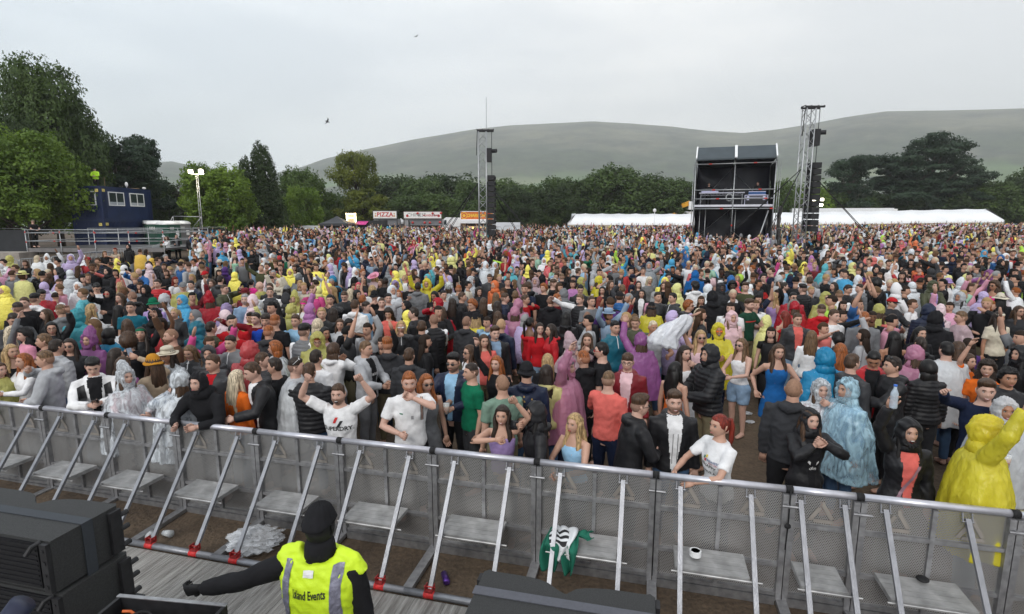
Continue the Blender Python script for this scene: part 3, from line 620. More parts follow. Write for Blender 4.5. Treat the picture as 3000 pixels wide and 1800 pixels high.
def stall(px0,px1,pyt,pys,Y,name,label,face,frame,awn=True,base=None):
    a, b = P(px0,pyt,Y), P(px1,pys,Y); g = gz(a[0],a[1]); W = b[0]-a[0]; zt, zs = a[2]-g, b[2]-g
    e = empty(name,(a[0],a[1],g),0,label=label,cat='food stall')
    s = MB(); s.box((0,0,zs),(W,.06,zt)); sg = s.build('sign_board', face, e)
    f = MB()
    for q in ((-.08,0,0,zt+.08),(W,W+.08,0,zt+.08)): f.box((q[0],-.02,q[2]),(q[1],.1,q[3]))
    f.box((0,-.02,zt),(W,.1,zt+.08)); f.box((0,-.02,zs-.12),(W,.1,zs)); f.build('frame', frame, e)
    b_ = MB(); b_.box((.0,.5,0),(W,2.6,zs-.12)); b_.box((.0,.12,0),(.5,.5,zs-.15)); b_.build('trailer_body', base or mat('stall_grey',(.3,.3,.31),.5,0,.1,1), e)
    h_ = MB(); h_.box((.6,.44,.95),(W-.3,.499,zs-.3)); h_.build('serving_hatch', mat('dark_hatch',(.015,.015,.018),.5,0,.3,2), e)
    if awn:
        w = MB(); w.add([(.55,.4,zs-.14),(W-.05,.4,zs-.14),(W+.1,-.5,zs-.85),(.9,-.5,zs-.85),(.55,.4,zs-.18),(W-.05,.4,zs-.18),(W+.1,-.5,zs-.89),(.9,-.5,zs-.89)],[(0,1,2,3),(7,6,5,4),(0,3,7,4),(1,5,6,2),(3,2,6,7),(0,4,5,1)]); w.build('awning', mat('grey_awning',(.10,.10,.105),.7,0,.1,2), e)
    return e, W, zt, zs, sg
SR = mat('sign_red',(.5,.03,.03),.5,0,0); SG = mat('sign_green',(.03,.2,.06),.5,0,0); SBK = mat('sign_black',(.03,.03,.035),.5,0,0); SY = mat('sign_yellow',(.75,.45,.04),.5,0,0); SO = mat('sign_orange',(.6,.14,.02),.5,0,.2,3)
def ontext(parent, s, size, m, x, y, z, **k): return text('lettering', s, size, m, parent, Matrix.Translation((x,y,z)) @ VERT, **k)
e,W,zt,zs,sg = stall(1093,1162,619,640,69,'pizza_stall','pizza stall with white sign reading PIZZA and grey awning',GF,SBK)
zc_ = (zt+zs)/2; ontext(sg,'PIZZA',.72,SR,W/2,-.004,zc_,bold=.02,space=1.05); k = MB(); k.box((W*.22,-.004,zs+.13),(W*.42,-.0005,zs+.16)); k.build('underline',SG,sg); k=MB(); k.box((W*.6,-.004,zs+.13),(W*.8,-.0005,zs+.16)); k.build('underline',SR,sg)
for x in (W*.1,W*.9): k = MB(); k.cyl((x,-.006,zs+.28),(x,-.0005,zs+.28),.13,12); k.cyl((x,-.006,zc_+.12),(x,-.0005,zc_+.12),.09,10); k.build('printed_figure', mat('sign_tan',(.6,.35,.2),.6,0,.3,8), sg)
e,W,zt,zs,sg = stall(1183,1293,621,640,70,'noodle_stall','noodle stall with white sign reading CHINESE NOODLE BAR and red lanterns',GF,mat('dark_timber',(.08,.06,.05),.7))
zc_ = (zt+zs)/2; ontext(sg,'CHINESE',.62,SBK,W*.34,-.004,zc_,bold=-.006); ontext(sg,'NOODLE BAR',.32,SR,W*.72,-.004,zc_-.06,bold=.012)
for x in (W*.09,W*.93): k = MB(); k.cyl((x,-.006,zc_-.1),(x,-.0005,zc_-.1),.17,12); k.build('printed_bowl', SR, sg)
for x,z in ((W*.38,zt-.2),(W*.78,zt-.2),(W+.0,zt-.18),(W*.24,zs-.55),(W*.56,zs-.55),(W*.7,zs-.55),(W*.97,zs-.5)): k = MB(); k.cyl((x,-.3,z+.15),(x,-.3,z+.25),.01,5); k.ball((x,-.3,z),.16,.16,.14); tag(k.build('paper_lantern', SR, e, True))
e,W,zt,zs,sg = stall(1350,1444,621,643,70,'burger_stall','orange and red food trailer with bright sign behind the left speaker tower',SO,WHITE,False,mat('warm_trailer',(.55,.4,.25),.5,0,.2,1))
zc_ = (zt+zs)/2
for x in (W*.1,W*.88):
    for r_, m_ in ((.42,SY),(.32,SR),(.2,SY)): k = MB(); k.cyl((x,-.004-(.5-r_)*.03,zc_),(x,-.0005,zc_),r_,20); k.build('printed_ring', m_, sg)
ontext(sg,'CHARCOAL',.5,SY,W*.5,-.006,zc_,bold=.03,shear=.2)
k = MB(); k.box((-.3,-.4,zs-.5),(W+.4,.0,zs-.1)); k.build('hatch_canopy', WHITE, e)
k = MB(); k.box((.8,.3,zs-1.2),(W-.5,.43,zs-.9)); k.build('lit_menu', mat('lit_menu',(1,.6,.2),.5,0,.3,4,0,1,0,1,1.6,(1,.5,.15)), e)
# lit kiosk
p = P(1028,640,66); g = gz(p[0],p[1]); e = empty('lit_kiosk',(p[0]-.55,p[1],g),0,label='small kiosk outlined with glowing bulbs beside the charcoal gazebo',cat='food stall'); k = MB(); zb = P(1028,650,66)[2]-g; zt = P(1028,627,66)[2]-g
k.box((0,0,0),(1.2,1.2,zb)); k.box((.05,.1,zb),(1.1,.3,zt)); k.build('kiosk_body', mat('cream_kiosk',(.6,.5,.35),.5,0,.2,3), e); k = MB()
for i in range(7):
    for x in (.05,1.1): k.ball((x,.02,zb+(zt-zb)*i/6),.07,m=8,k=6)
for x in np.linspace(.05,1.1,6): k.ball((x,.02,zt),.07,m=8,k=6); k.ball((x,.02,zb+.45),.06,m=8,k=6)
k.build('bulbs', mat('lit_bulbs',(1,.85,.55),.5,0,0,5,0,1,0,1,9,(1,.75,.45)), e, True); k = MB(); k.box((-.3,-.6,zb-.35),(1.6,0,zb-.25)); k.build('counter_roof', mat('warm_wood',(.4,.2,.07),.6), e)
k = MB()
a_, b_ = P(1046,658,66), P(1075,649,66); e2 = empty('market_stall',(a_[0],a_[1],g),0,label='dark stall with a magenta striped awning left of the pizza stall',cat='food stall'); wd = b_[0]-a_[0]; z1 = a_[2]-g; z2 = b_[2]-g
k.add([(0,-.6,z1),(wd,-.6,z1),(wd+.15,.1,z2),(.1,.1,z2),(0,-.6,z1-.05),(wd,-.6,z1-.05),(wd+.15,.1,z2-.05),(.1,.1,z2-.05)],[(0,1,2,3),(7,6,5,4),(0,4,5,1),(1,5,6,2),(2,6,7,3),(3,7,4,0)]); k.build('awning', mat('magenta_cloth',(.5,.03,.22),.6,0,.3,5), e2); k = MB(); k.box((0,.12,0),(wd+2,2,z2+.1)); k.build('stall_body', DARKC, e2)
gazebo(1158,1186,640,650,76,mat('pale_grey_canopy',(.45,.45,.46),.6,0,.05,1),'pale grey peaked gazebo between the pizza and noodle stalls')
def van(px0,px1,pyt,Y,label,L=None):
    a, b = P(px0,pyt,Y), P(px1,pyt,Y); g = gz(a[0],a[1]); W = b[0]-a[0]; z = a[2]-g; e = empty('parked_van',(a[0],a[1],g),0,label=label,cat='van')
    pr = [(0,.35),(W,.35),(W,z*.98),(W*.22,z),(W*.12,z*.93),(W*.03,z*.6),(0,z*.5)]
    mb = MB(); mb.prism([(x,y) for x,y in pr],0,1.9); mb.xf(Matrix.Rotation(math.pi/2,4,'X') @ Matrix.Translation((0,0,-1.9))); mb.build('body', WHITE, e)
    mb = MB(); mb.prism([(W*.06,z*.62),(W*.24,z*.62),(W*.24,z*.86),(W*.14,z*.86)],-.006,-.001); mb.xf(Matrix.Rotation(math.pi/2,4,'X') @ Matrix.Translation((0,0,.007))); mb.build('side_window', GLASS, e)
    for x in (W*.18,W*.8): k = MB(); k.cyl((x,-.04,.35),(x,.2,.35),.35,18); k.build('wheel', RUB, e, True)
van(1294,1352,637,74,'white van parked between the noodle stall and orange food trailer'); van(872,934,662,66,'white vehicle roof half hidden by the crowd left of gazebo')
def heras(pa, pb, h, label, m=STEEL):
    a, b = np.array(pa), np.array(pb); L = np.linalg.norm((b-a)[:2]); rz = math.atan2(b[1]-a[1],b[0]-a[0]); e = empty('wire_fence_panel',(a[0],a[1],gz(a[0],a[1])),rz,label=label,cat='fence panel',group='grey wire mesh fence panels around the speaker towers')
    f = MB(); c=[(0,0,0),(0,0,h-.15),(.1,0,h),(L-.1,0,h),(L,0,h-.15),(L,0,0)]; f.tube(c,.022,6); f.build('frame', STEEL, e, True)
    w = MB()
    for i in range(1,int(L/.2)): w.cyl((i*.2,0,.05),(i*.2,0,h-.02),.004,4)
    for i in range(1,6): w.cyl((.02,0,h*i/6),(L-.02,0,h*i/6),.004,4)
    w.build('wire_mesh', STEEL, e)
ht = 2.0
for x0,x1,Y,l in ((1190,1320,45,'wire fence panel below the noodle bar sign'),(1325,1470,41,'wire fence panel in front of the left speaker tower'),(1475,1530,43,'wire fence panel right of the white screen'),(2275,2410,36,'wire fence panel at the base of the right speaker tower'),(2412,2480,37,'wire fence panel right of the right speaker tower')): heras(P(x0,660,Y),P(x1,660,Y),ht+.25,l)
a,b = P(1442,652,50),P(1524,652,50); mb = MB(); mb.box((0,0,0),(b[0]-a[0],.12,a[2]-.85)); o = mb.build('white_screen', mat('white_board',(.6,.62,.66),.6,0,.08,1)); o.location = (a[0],a[1],.85); tag(o,'plain white screen board right of the left speaker tower','screen')

# ---------------------------------------------------------------- truss towers with line arrays
def truss(mb, a, b, w, bay=.5):
    a, b = np.array(a,float), np.array(b,float); L = np.linalg.norm(b-a); t = (b-a)/L; x = np.cross(t,(0,1,0)); x = x if np.linalg.norm(x)>.1 else np.array([1.,0,0]); x /= np.linalg.norm(x); y = np.cross(t,x)
    cs = [(x*i+y*j)*w/2 for i,j in ((-1,-1),(1,-1),(1,1),(-1,1))]
    for c in cs: mb.cyl(a+c,b+c,.038,6)
    n = max(1,int(L/bay))
    for i in range(n):
        p, q = a+t*L*i/n, a+t*L*(i+1)/n
        for k in range(4):
            c0, c1 = cs[k], cs[(k+1)%4]
            mb.cyl(p+(c0 if i%2 else c1), q+(c1 if i%2 else c0), .021, 4)
            if i%2==0: mb.cyl(p+c0,p+c1,.012,4)
def tower(px, pyt, Y, side, label, alab):
    t = P(px,pyt,Y); g = gz(t[0],t[1]); H = t[2]-g; e = empty('speaker_tower',(t[0],t[1],g),0,label=label,cat='truss tower'); w = .52
    m = MB(); truss(m,(0,0,0),(0,0,H-.15),w); m.build('truss_mast', mat('bright_truss',(.40,.41,.42),.4,.55,.1,3), e, True)
    h_ = MB(); h_.beam((-.35,-.25,H-.08),(.75,-.25,H-.08),.08,.1); h_.beam((-.35,.25,H-.08),(.75,.25,H-.08),.08,.1)
    for x in (-.35,0,.4,.75): h_.beam((x,-.25,H-.02),(x,.25,H-.02),.05)
    h_.build('head_beam', BLACK, e)
    c = MB(); c.tube([(.62,0,H-.1),(.62,0,H*.62)],.02,5); c.tube([(-.33,-.2,H-.1),(-.4,-.22,H-1.7)],.025,5); c.build('chain', RUB, e)
    s = MB(); s.box((.3,-.3,H*.76),(.62,.3,H*.86)); s.cyl((.62,-.1,H*.84),(.95,-.25,H*.84),.13,12); s.build('spot_lamp', BLACK, e)
    a = MB(); n = 11; z0 = H*.66
    for i in range(n):
        hh = .36; z1 = z0-i*hh*1.02; tl = .02*i
        a.add([(.34,-.42-tl,z1-hh+.03),(.78,-.42-tl,z1-hh+.03),(.86,.42,z1-hh+.03),(.34,.42,z1-hh+.03),(.34,-.42-tl,z1-.02),(.78,-.42-tl,z1-.02),(.86,.42,z1),(.34,.42,z1)],[(0,3,2,1),(4,5,6,7),(0,1,5,4),(1,2,6,5),(2,3,7,6),(3,0,4,7)])
        a.box((.80,-.05,z1-hh+.08),(.9,.2,z1-.1))
    o = a.build('line_array', BLACK, e); 
    for k,(dx,dy) in enumerate(((-2.7,-1.2),(3.6,-1.5),(-3.6,2.5),(2.6,3))):
        for off in (0,.18): q = MB(); q.cyl((.2*np.sign(dx),0,H*.62),(dx*1.3+off,dy*1.3,.2),.022,5); q.build('guy_strap', RUB, e)
    b = MB()
    for k in ((-1,-1),(1,-1),(1,1),(-1,1)): b.beam((k[0]*.26,k[1]*.26,.15),(k[0]*1.6,k[1]*1.6,.12),.12); b.box((k[0]*1.6-.4,k[1]*1.6-.4,0),(k[0]*1.6+.4,k[1]*1.6+.4,.6))
    b.build('ballast', STEEL, e); return t, g
tower(1413,380,38,1,'left aluminium truss tower carrying a hanging black speaker column','')
tower(2372,311,33,1,'tall right aluminium truss tower beside the covered scaffold stand','')
t = P(1425,382,62); u = P(1425,285,62); mb = MB(); mb.cyl((0,0,0),(0,0,u[2]-1),.035,5); o = mb.build('radio_mast', STEEL); o.location = (t[0],t[1],1); tag(o,'thin tall radio mast rising behind the left speaker tower','mast')

# ---------------------------------------------------------------- scaffold control stand
FY = 40.0; FA = P(2033,603,FY); FX = FA[0]; FG = gz(FX,FY); BEFORE = set(bpy.data.objects)
fe = empty('control_stand',(FX,FY,0),0,label='two storey scaffold control stand with black cloth and grey roof',cat='scaffold stand')
BW = 2.6; Wd = 2*BW; Dp = 4.2; ZD = P(2100,601,39.3)[2]-.1; ZR = P(2100,476,39.3)[2]; ZT2 = P(2100,430,40.2)[2]
for i in range(3):
    for y in (0,Dp): s = MB(); scaf(s,(BW*i,y,FG),(BW*i,y,ZR+.2),.045 if i!=1 else .04); s.build('upright', STEEL, fe, True)
s = MB(); 
for x in (BW*.16,BW*.31,BW*1.0+.22,Wd+.22,Wd+.35,-.16): scaf(s,(x,.5,FG),(x,.5,(ZD if 0<x<Wd-1 else ZR)),.025)
scaf(s,(Wd-.3,-.05,ZD-.3),(Wd-1.2,-.5,FG),.05); s.build('upright', STEEL, fe, True)
lz = [P(2100,y,39.3)[2] for y in (466,480,557,583,612)]
red = MB(); k0 = 0
for zz in lz:
    s = MB(); scaf(s,(0,-.05,zz),(Wd,-.05,zz),.042); s.build('ledger', STEEL, fe, True)
    for x in (BW*.22+.3*k0%BW, BW*1.3+.4*k0%BW): red.cyl((x,-.05,zz),(x+.2,-.05,zz),.046,8)
    k0 += 1
for zz in (FG+.9, FG+2.3): red.cyl((BW,0,zz),(BW,0,zz+.12),.046,8)
red.build('red_tape', REDT, fe)
s = MB(); s.box((.05,0,ZD-.05),(Wd-.05,Dp,ZD)); s.build('upper_deck', mat('deck_grey',(.2,.2,.22),.6), fe)
for x in (0.03,BW+.04): s = MB(); s.box((x,-.03,ZD-.02),(x+BW-.09,.0,ZD+.12)); s.build('deck_fascia', mat('pale_fascia',(.62,.62,.68),.4,.3,.1,3), fe)
def cloth(name, lo, hi, ax, m=DARKC, seed=0, amp=.08):
    n, k = 24, 18; V = []
    for i in range(n):
        for j in range(k):
            a, b = i/(n-1), j/(k-1); w = amp*(math.sin(9*a+3*math.sin(4*b+seed))+.6*math.sin(17*b+5*a+seed))
            if ax == 'y': V.append((lo[0]+(hi[0]-lo[0])*a, lo[1]+w, lo[2]+(hi[2]-lo[2])*b))
            else: V.append((lo[0]+w, lo[1]+(hi[1]-lo[1])*a, lo[2]+(hi[2]-lo[2])*b))
    mb = MB(); mb.add(V,[(i*k+j,(i+1)*k+j,(i+1)*k+j+1,i*k+j+1) for i in range(n-1) for j in range(k-1)]); o = mb.build(name, m, fe, True); md = o.modifiers.new('t','SOLIDIFY'); md.thickness = .01; return o
cloth('back_cloth',(0,Dp,FG),(Wd,Dp,ZR+.2),'y',mat('blue_black_tarp',(.018,.018,.034),.35,0,.3,2,.4,5),2)
cloth('side_cloth',(-.05,.2,FG),(-.05,Dp,ZR+.1),'x',DARKC,1,.03); cloth('side_cloth',(Wd+.05,.2,FG),(Wd+.05,Dp,ZR+.1),'x',DARKC,3,.03); cloth('side_cloth',(Wd+.5,.2,FG),(Wd+.5,1.2,ZD),'x',mat('grey_tarp',(.09,.085,.08),.6,0,.3,2,.4,5),5,.08)
ROOFM = mat('slate_blue_roof_cloth',(.035,.05,.06),.5,0,.15,1.5,.3,3)
for x0 in (0.06,BW+.06):
    s = MB(); s.add([(x0,-.3,ZR+.25),(x0+BW-.12,-.3,ZR+.25),(x0+BW-.12,1.0,ZT2),(x0,1.0,ZT2),(x0,Dp+.2,ZT2+.05),(x0+BW-.12,Dp+.2,ZT2+.05),(x0,-.3,ZR+.15),(x0+BW-.12,-.3,ZR+.15),(x0,Dp+.2,ZR),(x0+BW-.12,Dp+.2,ZR)],[(0,1,2,3),(3,2,5,4),(0,6,7,1),(6,8,9,7),(4,5,9,8),(0,3,4,8,6),(1,7,9,5,2)]); s.build('roof_sheet', ROOFM, fe)
for x0 in (-.02,BW-.06,BW+.02,Wd-.04): s = MB(); s.beam((x0+.04,-.32,ZR+.28),(x0+.04,.99,ZT2+.05),.09,.08); s.beam((x0+.04,.99,ZT2+.05),(x0+.04,Dp+.2,ZT2+.1),.09,.08); s.build('roof_rail', WHITE, fe)
s = MB(); scaf(s,(0,3.6,ZD),(BW,3.6,ZR),.025); scaf(s,(Wd,3.4,ZD),(BW,3.4,ZR-.4),.025); scaf(s,(0,3.2,FG+.3),(Wd,3.2,FG+.3),.025); scaf(s,(BW,3,FG+2),(Wd,3,FG),.025); scaf(s,(BW,3,ZD-.1),(.4,3,FG+1.6),.025); s.build('diagonal_tube', STEEL, fe, True)
# mixing desk, flight case on the stand
TZ = ZD+1.0
e = empty('mixing_table',(FX+.3,FY+.45,ZD),0,label='long trestle truss table with mixing gear on the upper deck',cat='table'); s = MB(); s.box((0,0,.93),(3.05,.6,1.0)); s.build('table_top', mat('lilac_grey_top',(.45,.45,.52),.4,.3,.05,3), e)
for x in (.12,2.9): s = MB(); s.box((x-.03,.05,0),(x+.03,.11,.93)); s.build('leg', ALU, e)
s = MB()
for i in range(14): s.beam((.1+i*.2,.02,.93 if i%2 else .8),(.3+i*.2,.02,.8 if i%2 else .93),.02)
s.beam((.1,.02,.79),(2.95,.02,.79),.03); s.build('lattice', ALU, e)
e = empty('mixing_desk',(FX+.45,FY+.5,TZ+.004),0,label='lilac edged mixing console on the left of the trestle table',cat='mixing desk'); s = MB(); s.box((0,0,0),(1.15,.5,.1)); s.build('console', mat('lilac_panel',(.5,.5,.7),.4,.2,.1,9), e); s = MB(); s.box((.05,.2,.101),(1.1,.52,.3)); s.build('screen_panel', BLACK, e)
e = empty('control_rack',(FX+2.2,FY+.5,TZ+.004),0,label='black wired control boxes on the right end of the trestle table',cat='equipment'); s = MB(); s.box((.6,0,0),(1.1,.45,.28)); s.box((.0,.1,0),(.5,.4,.12)); s.build('box', BLACK, e); s = MB(); s.tube([(-.3,.2,0),(-.2,.2,.25),(-.05,.15,.3)],.012); s.tube([(.2,.2,.1),(.25,.2,.32)],.012); s.build('lamp_arm', STEEL, e)
s = MB(); t = np.linspace(0,2*math.pi,20); s.loft(np.stack([.22*np.cos(t),0*t,.24*np.sin(t)],1),.045,None,(0,1,0),8,0,False); o = s.build('cable_coil', mat('pale_cable',(.35,.37,.38),.6), smooth=True); o.location = (FX+2.35,FY+.1,ZD+.62); tag(o,'coil of pale cable hanging under the trestle table','cable coil')
e = empty('flight_case',(FX+3.35,FY+.3,ZD+.004),0,label='large black flight case with lilac metal edges on upper deck',cat='case'); s = MB(); s.box((0,0,0),(1.5,.7,.78)); s.build('case_body', mat('case_black',(.02,.02,.025),.5), e)
s = MB()
for q in ((0,.04,0,.78),(1.46,1.5,0,.78),(.04,1.46,0,.04),(.04,1.46,.74,.78)): s.box((q[0],-.012,q[2]),(q[1],-.001,q[3]))
s.box((.04,-.012,.60),(1.46,-.001,.63)); s.build('edge_strip', mat('lilac_metal',(.55,.55,.7),.35,.5,.05,5), e)
for x in (.22,1.25): s = MB(); s.box((x-.08,-.02,.42),(x+.08,-.013,.7)); s.build('latch', mat('lilac_metal',(1,1,1)), e)
e = empty('equipment_case',(FX+3.6,FY+.4,ZD+.79),0,label='smaller blue case standing on the large flight case',cat='case'); s = MB(); s.box((0,0,0),(1.1,.4,.24)); s.build('case_body', mat('blue_case',(.03,.10,.28),.4,0,.1,4), e); s = MB(); s.box((-.01,-.012,.2),(1.11,-.001,.25)); s.box((-.01,-.012,-.0),(1.11,-.001,.04)); s.build('edge_strip', mat('lilac_metal',(1,1,1)), e)
e = empty('equipment_case',(FX+.35,FY+.8,FG),0,label='black case with white edges under the control stand',cat='case'); s = MB(); s.box((0,0,0),(.7,.5,1.25)); s.build('case_body', BLACK, e); s = MB()
for q in ((0,.04,0,1.25),(.66,.7,0,1.25),(.04,.66,1.21,1.25)): s.box((q[0],-.01,q[2]),(q[1],-.001,q[3]))
s.build('edge_strip', mat('lilac_metal',(1,1,1)), e)

FROT = Matrix.Translation((FX,FY,0)) @ Matrix.Rotation(R(-20),4,'Z') @ Matrix.Translation((-FX,-FY,0))
for o_ in set(bpy.data.objects)-BEFORE:
    if o_.parent is None: o_.matrix_world = FROT @ (Matrix.Translation(o_.location) @ o_.rotation_euler.to_matrix().to_4x4())
# ---------------------------------------------------------------- marquees, trailer, crane
def marquee(p0, p1, pyr, pye, Y0, Y1, bays, label):
    a, b = P(p0,pye[0],Y0), P(p1,pye[1],Y1); ra_, rb_ = P(p0,pyr[0],Y0), P(p1,pyr[1],Y1); d = (b-a)[:2]; L = np.linalg.norm(d); rz = math.atan2(d[1],d[0])
    e = empty('marquee',(a[0],a[1],0),rz,label=label,cat='marquee'); Wm = 6; 
    for i in range(bays):
        x0, x1 = L*i/bays, L*(i+1)/bays; f0, f1 = i/bays, (i+1)/bays
        ze0, ze1 = a[2]+(b[2]-a[2])*f0, a[2]+(b[2]-a[2])*f1; zr0, zr1 = ra_[2]+(rb_[2]-ra_[2])*f0+.15, ra_[2]+(rb_[2]-ra_[2])*f1+.15
        s = MB(); n = 7; V = []
        for j in range(n):
            g = j/(n-1); x = x0+(x1-x0)*g; sag = -.10*math.sin(math.pi*g); sw = .05*math.sin(math.pi*g)
            i0, i1 = (1.2 if (i==0 and g==0) else 0), (1.2 if (i==bays-1 and g==1) else 0)
            zr = zr0+(zr1-zr0)*g; ze = ze0+(ze1-ze0)*g
            V += [(x,-.05,ze-.35),(x,0,ze+sw),(x+i0-i1,Wm/2,zr+sag),(x,Wm,ze+sw),(x,Wm,ze-.35)]
        s.add(V,[(5*j+q,5*j+5+q,5*j+6+q,5*j+1+q) for j in range(n-1) for q in range(4)]); s.build('roof_bay', PVC, e, True)
        w = MB(); w.box((x0+.03,-.03,.9),(x1-.03,.0,ze0-.35)); w.build('wall', mat('cream_marquee_wall',(.42,.36,.28),.6,0,.2,.7), e)
    for i in range(bays+1):
        s = MB(); x = L*i/bays; ze = a[2]+(b[2]-a[2])*i/bays; s.box((x-.05,-.08,.9),(x+.05,-.052,ze)); s.build('post', STEEL, e)
marquee(1663,2075,(628,629),(653,655),96,92,8,'long white marquee left of the scaffold control stand')
marquee(2235,2942,(626,613),(653,645),92,84,9,'long white marquee at the right behind the crowd')
a,b = P(2322,611,104),P(2632,602,100); L = np.linalg.norm((b-a)[:2]); e = empty('lorry_trailer',(a[0],a[1],1),math.atan2(b[1]-a[1],b[0]-a[0]),label='white box lorry trailer standing behind the right marquee',cat='trailer')
mb = MB(); mb.box((0,0,.8),(L*.965,2.5,a[2]-1)); mb.build('box_body', WHITE, e); mb = MB(); mb.box((L*.967,.1,1.0),(L,2.4,a[2]-1.15)); mb.build('chiller_unit', GF, e)
for x in (3,4.4,L-3,L-4.4): k = MB(); k.cyl((x,-.02,.5),(x,.3,.5),.5,16); k.build('wheel', RUB, e, True)
a = P(2000,620,104); mb = MB(); mb.box((0,0,0),(3.8,2.5,a[2]-1)); o = mb.build('site_cabin', WHITE); o.location = (a[0],a[1],1); tag(o,'small white site cabin roof beside the control stand','cabin')
k = MB(); k.box((.3,-.03,1.2),(1.4,0,2.0)); k.build('window', GLASS, o)
a = P(1978,625,104); p1_ = P(1999,602,104)-a; p2_ = P(2021,594,104)-a; e = empty('telehandler',(a[0],a[1],a[2]),0,label='yellow telehandler boom raised beside the control stand',cat='telehandler')
mb = MB(); mb.beam((0,0,-.2),p1_,.3,.25); mb.build('boom', mat('dark_boom',(.12,.10,.08),.5), e); mb = MB(); mb.beam(p1_-(.2,0,.1),p2_-(.4,0,.2),1.0,.8); mb.beam(p1_+(.2,0,.3),p2_-(.1,0,-.2),.7,.3); mb.ball((-.1,0,-.2),.5,.4,.3); mb.build('boom_head', mat('machine_yellow',(.6,.28,.01),.5,0,.2,2), e); mb = MB(); mb.box(tuple(p2_-(.3,.5,1.3)),tuple(p2_+(1.3,.5,.2))); mb.build('basket', WHITE, e); mb = MB(); mb.box((-1,-1,-a[2]+1),(3,1,-.4)); mb.build('chassis', mat('machine_yellow',(1,1,1)), e)
a = P(1918,617,90); mb = MB(); mb.cyl((0,0,0),(0,0,a[2]-1.2),.05,6); mb.ball((0,0,a[2]-1),.28,.1,.3); o = mb.build('satellite_pole', WHITE, smooth=True); o.location = (a[0],a[1],1); tag(o,'white pole with a small dish in front of left marquee','pole')
# birds
def bird(px,py,Y,s,rz,label):
    p = P(px,py,Y); mb = MB(); mb.loft([(-.22*s,0,0),(-.1*s,0,.01),(.1*s,0,.02),(.2*s,0,.03),(.27*s,0,.02)],[.01*s,.05*s,.055*s,.035*s,.01*s],None,(0,1,0),8)
    for sg in (1,-1): mb.add([(.1*s,0,.03),(-.06*s,0,.03),(-.03*s,sg*.3*s,.16*s),(.08*s,sg*.32*s,.17*s),(-.14*s,sg*.62*s,.02*s),(.1*s,0,.01),(-.06*s,0,.01),(-.03*s,sg*.3*s,.14*s),(.08*s,sg*.32*s,.15*s)],[(0,1,2,3),(3,2,4),(5,8,7,6),(8,4,7),(0,3,8,5),(1,6,7,2)])
    o = mb.build('gull', mat('dark_plumage',(.06,.06,.07),.8)); o.location = p; o.rotation_euler = (R(-25),R(20),rz); tag(o,label,'bird')
bird(958,357,40,.7,.4,'dark bird gliding above the tree line on the left'); bird(1220,107,55,.5,1.2,'tiny dark bird high in the sky near the top')
print('structures done')
# ---------------------------------------------------------------- trees
def leaf_mat(name, lo, hi, sc=1.2):
    m = bpy.data.materials.new(name); m.use_nodes = True; nt = m.node_tree; b = nt.nodes['Principled BSDF']; b.inputs['Roughness'].default_value = .55; b.inputs['Specular IOR Level'].default_value = .3
    t = nt.nodes.new('ShaderNodeTexCoord'); n = nt.nodes.new('ShaderNodeTexNoise'); n.inputs['Scale'].default_value = sc; n.inputs['Detail'].default_value = 6; n.inputs['Roughness'].default_value = .8
    nt.links.new(t.outputs['Object'], n.inputs[0]); r = nt.nodes.new('ShaderNodeValToRGB'); nt.links.new(n.outputs[0], r.inputs[0])
    r.color_ramp.elements[0].position = .36; r.color_ramp.elements[0].color = (*lo,1); r.color_ramp.elements[1].position = .64; r.color_ramp.elements[1].color = (*hi,1)
    nt.links.new(r.outputs[0], b.inputs['Base Color'])
    tl = nt.nodes.new('ShaderNodeBsdfTranslucent'); nt.links.new(r.outputs[0], tl.inputs[0]); mi = nt.nodes.new('ShaderNodeMixShader'); mi.inputs[0].default_value = .25
    nt.links.new(b.outputs[0], mi.inputs[1]); nt.links.new(tl.outputs[0], mi.inputs[2]); nt.links.new(mi.outputs[0], nt.nodes['Material Output'].inputs['Surface']); return m
BARK = mat('bark',(.07,.055,.042),.9,0,.4,3,.6,8)
LM = {'oak':leaf_mat('oak_leaves',(.030,.058,.014),(.088,.14,.032)),'dark':leaf_mat('dark_leaves',(.018,.036,.011),(.052,.085,.022)),
      'yel':leaf_mat('yellow_green_leaves',(.06,.115,.014),(.19,.29,.03)),'mid':leaf_mat('fresh_green_leaves',(.045,.085,.018),(.10,.155,.032)),
      'pine':leaf_mat('pine_needles',(.014,.034,.018),(.040,.072,.034)),'gold':leaf_mat('golden_green_leaves',(.060,.088,.012),(.19,.215,.030)),'purple':leaf_mat('purple_leaves',(.02,.014,.016),(.05,.03,.035))}
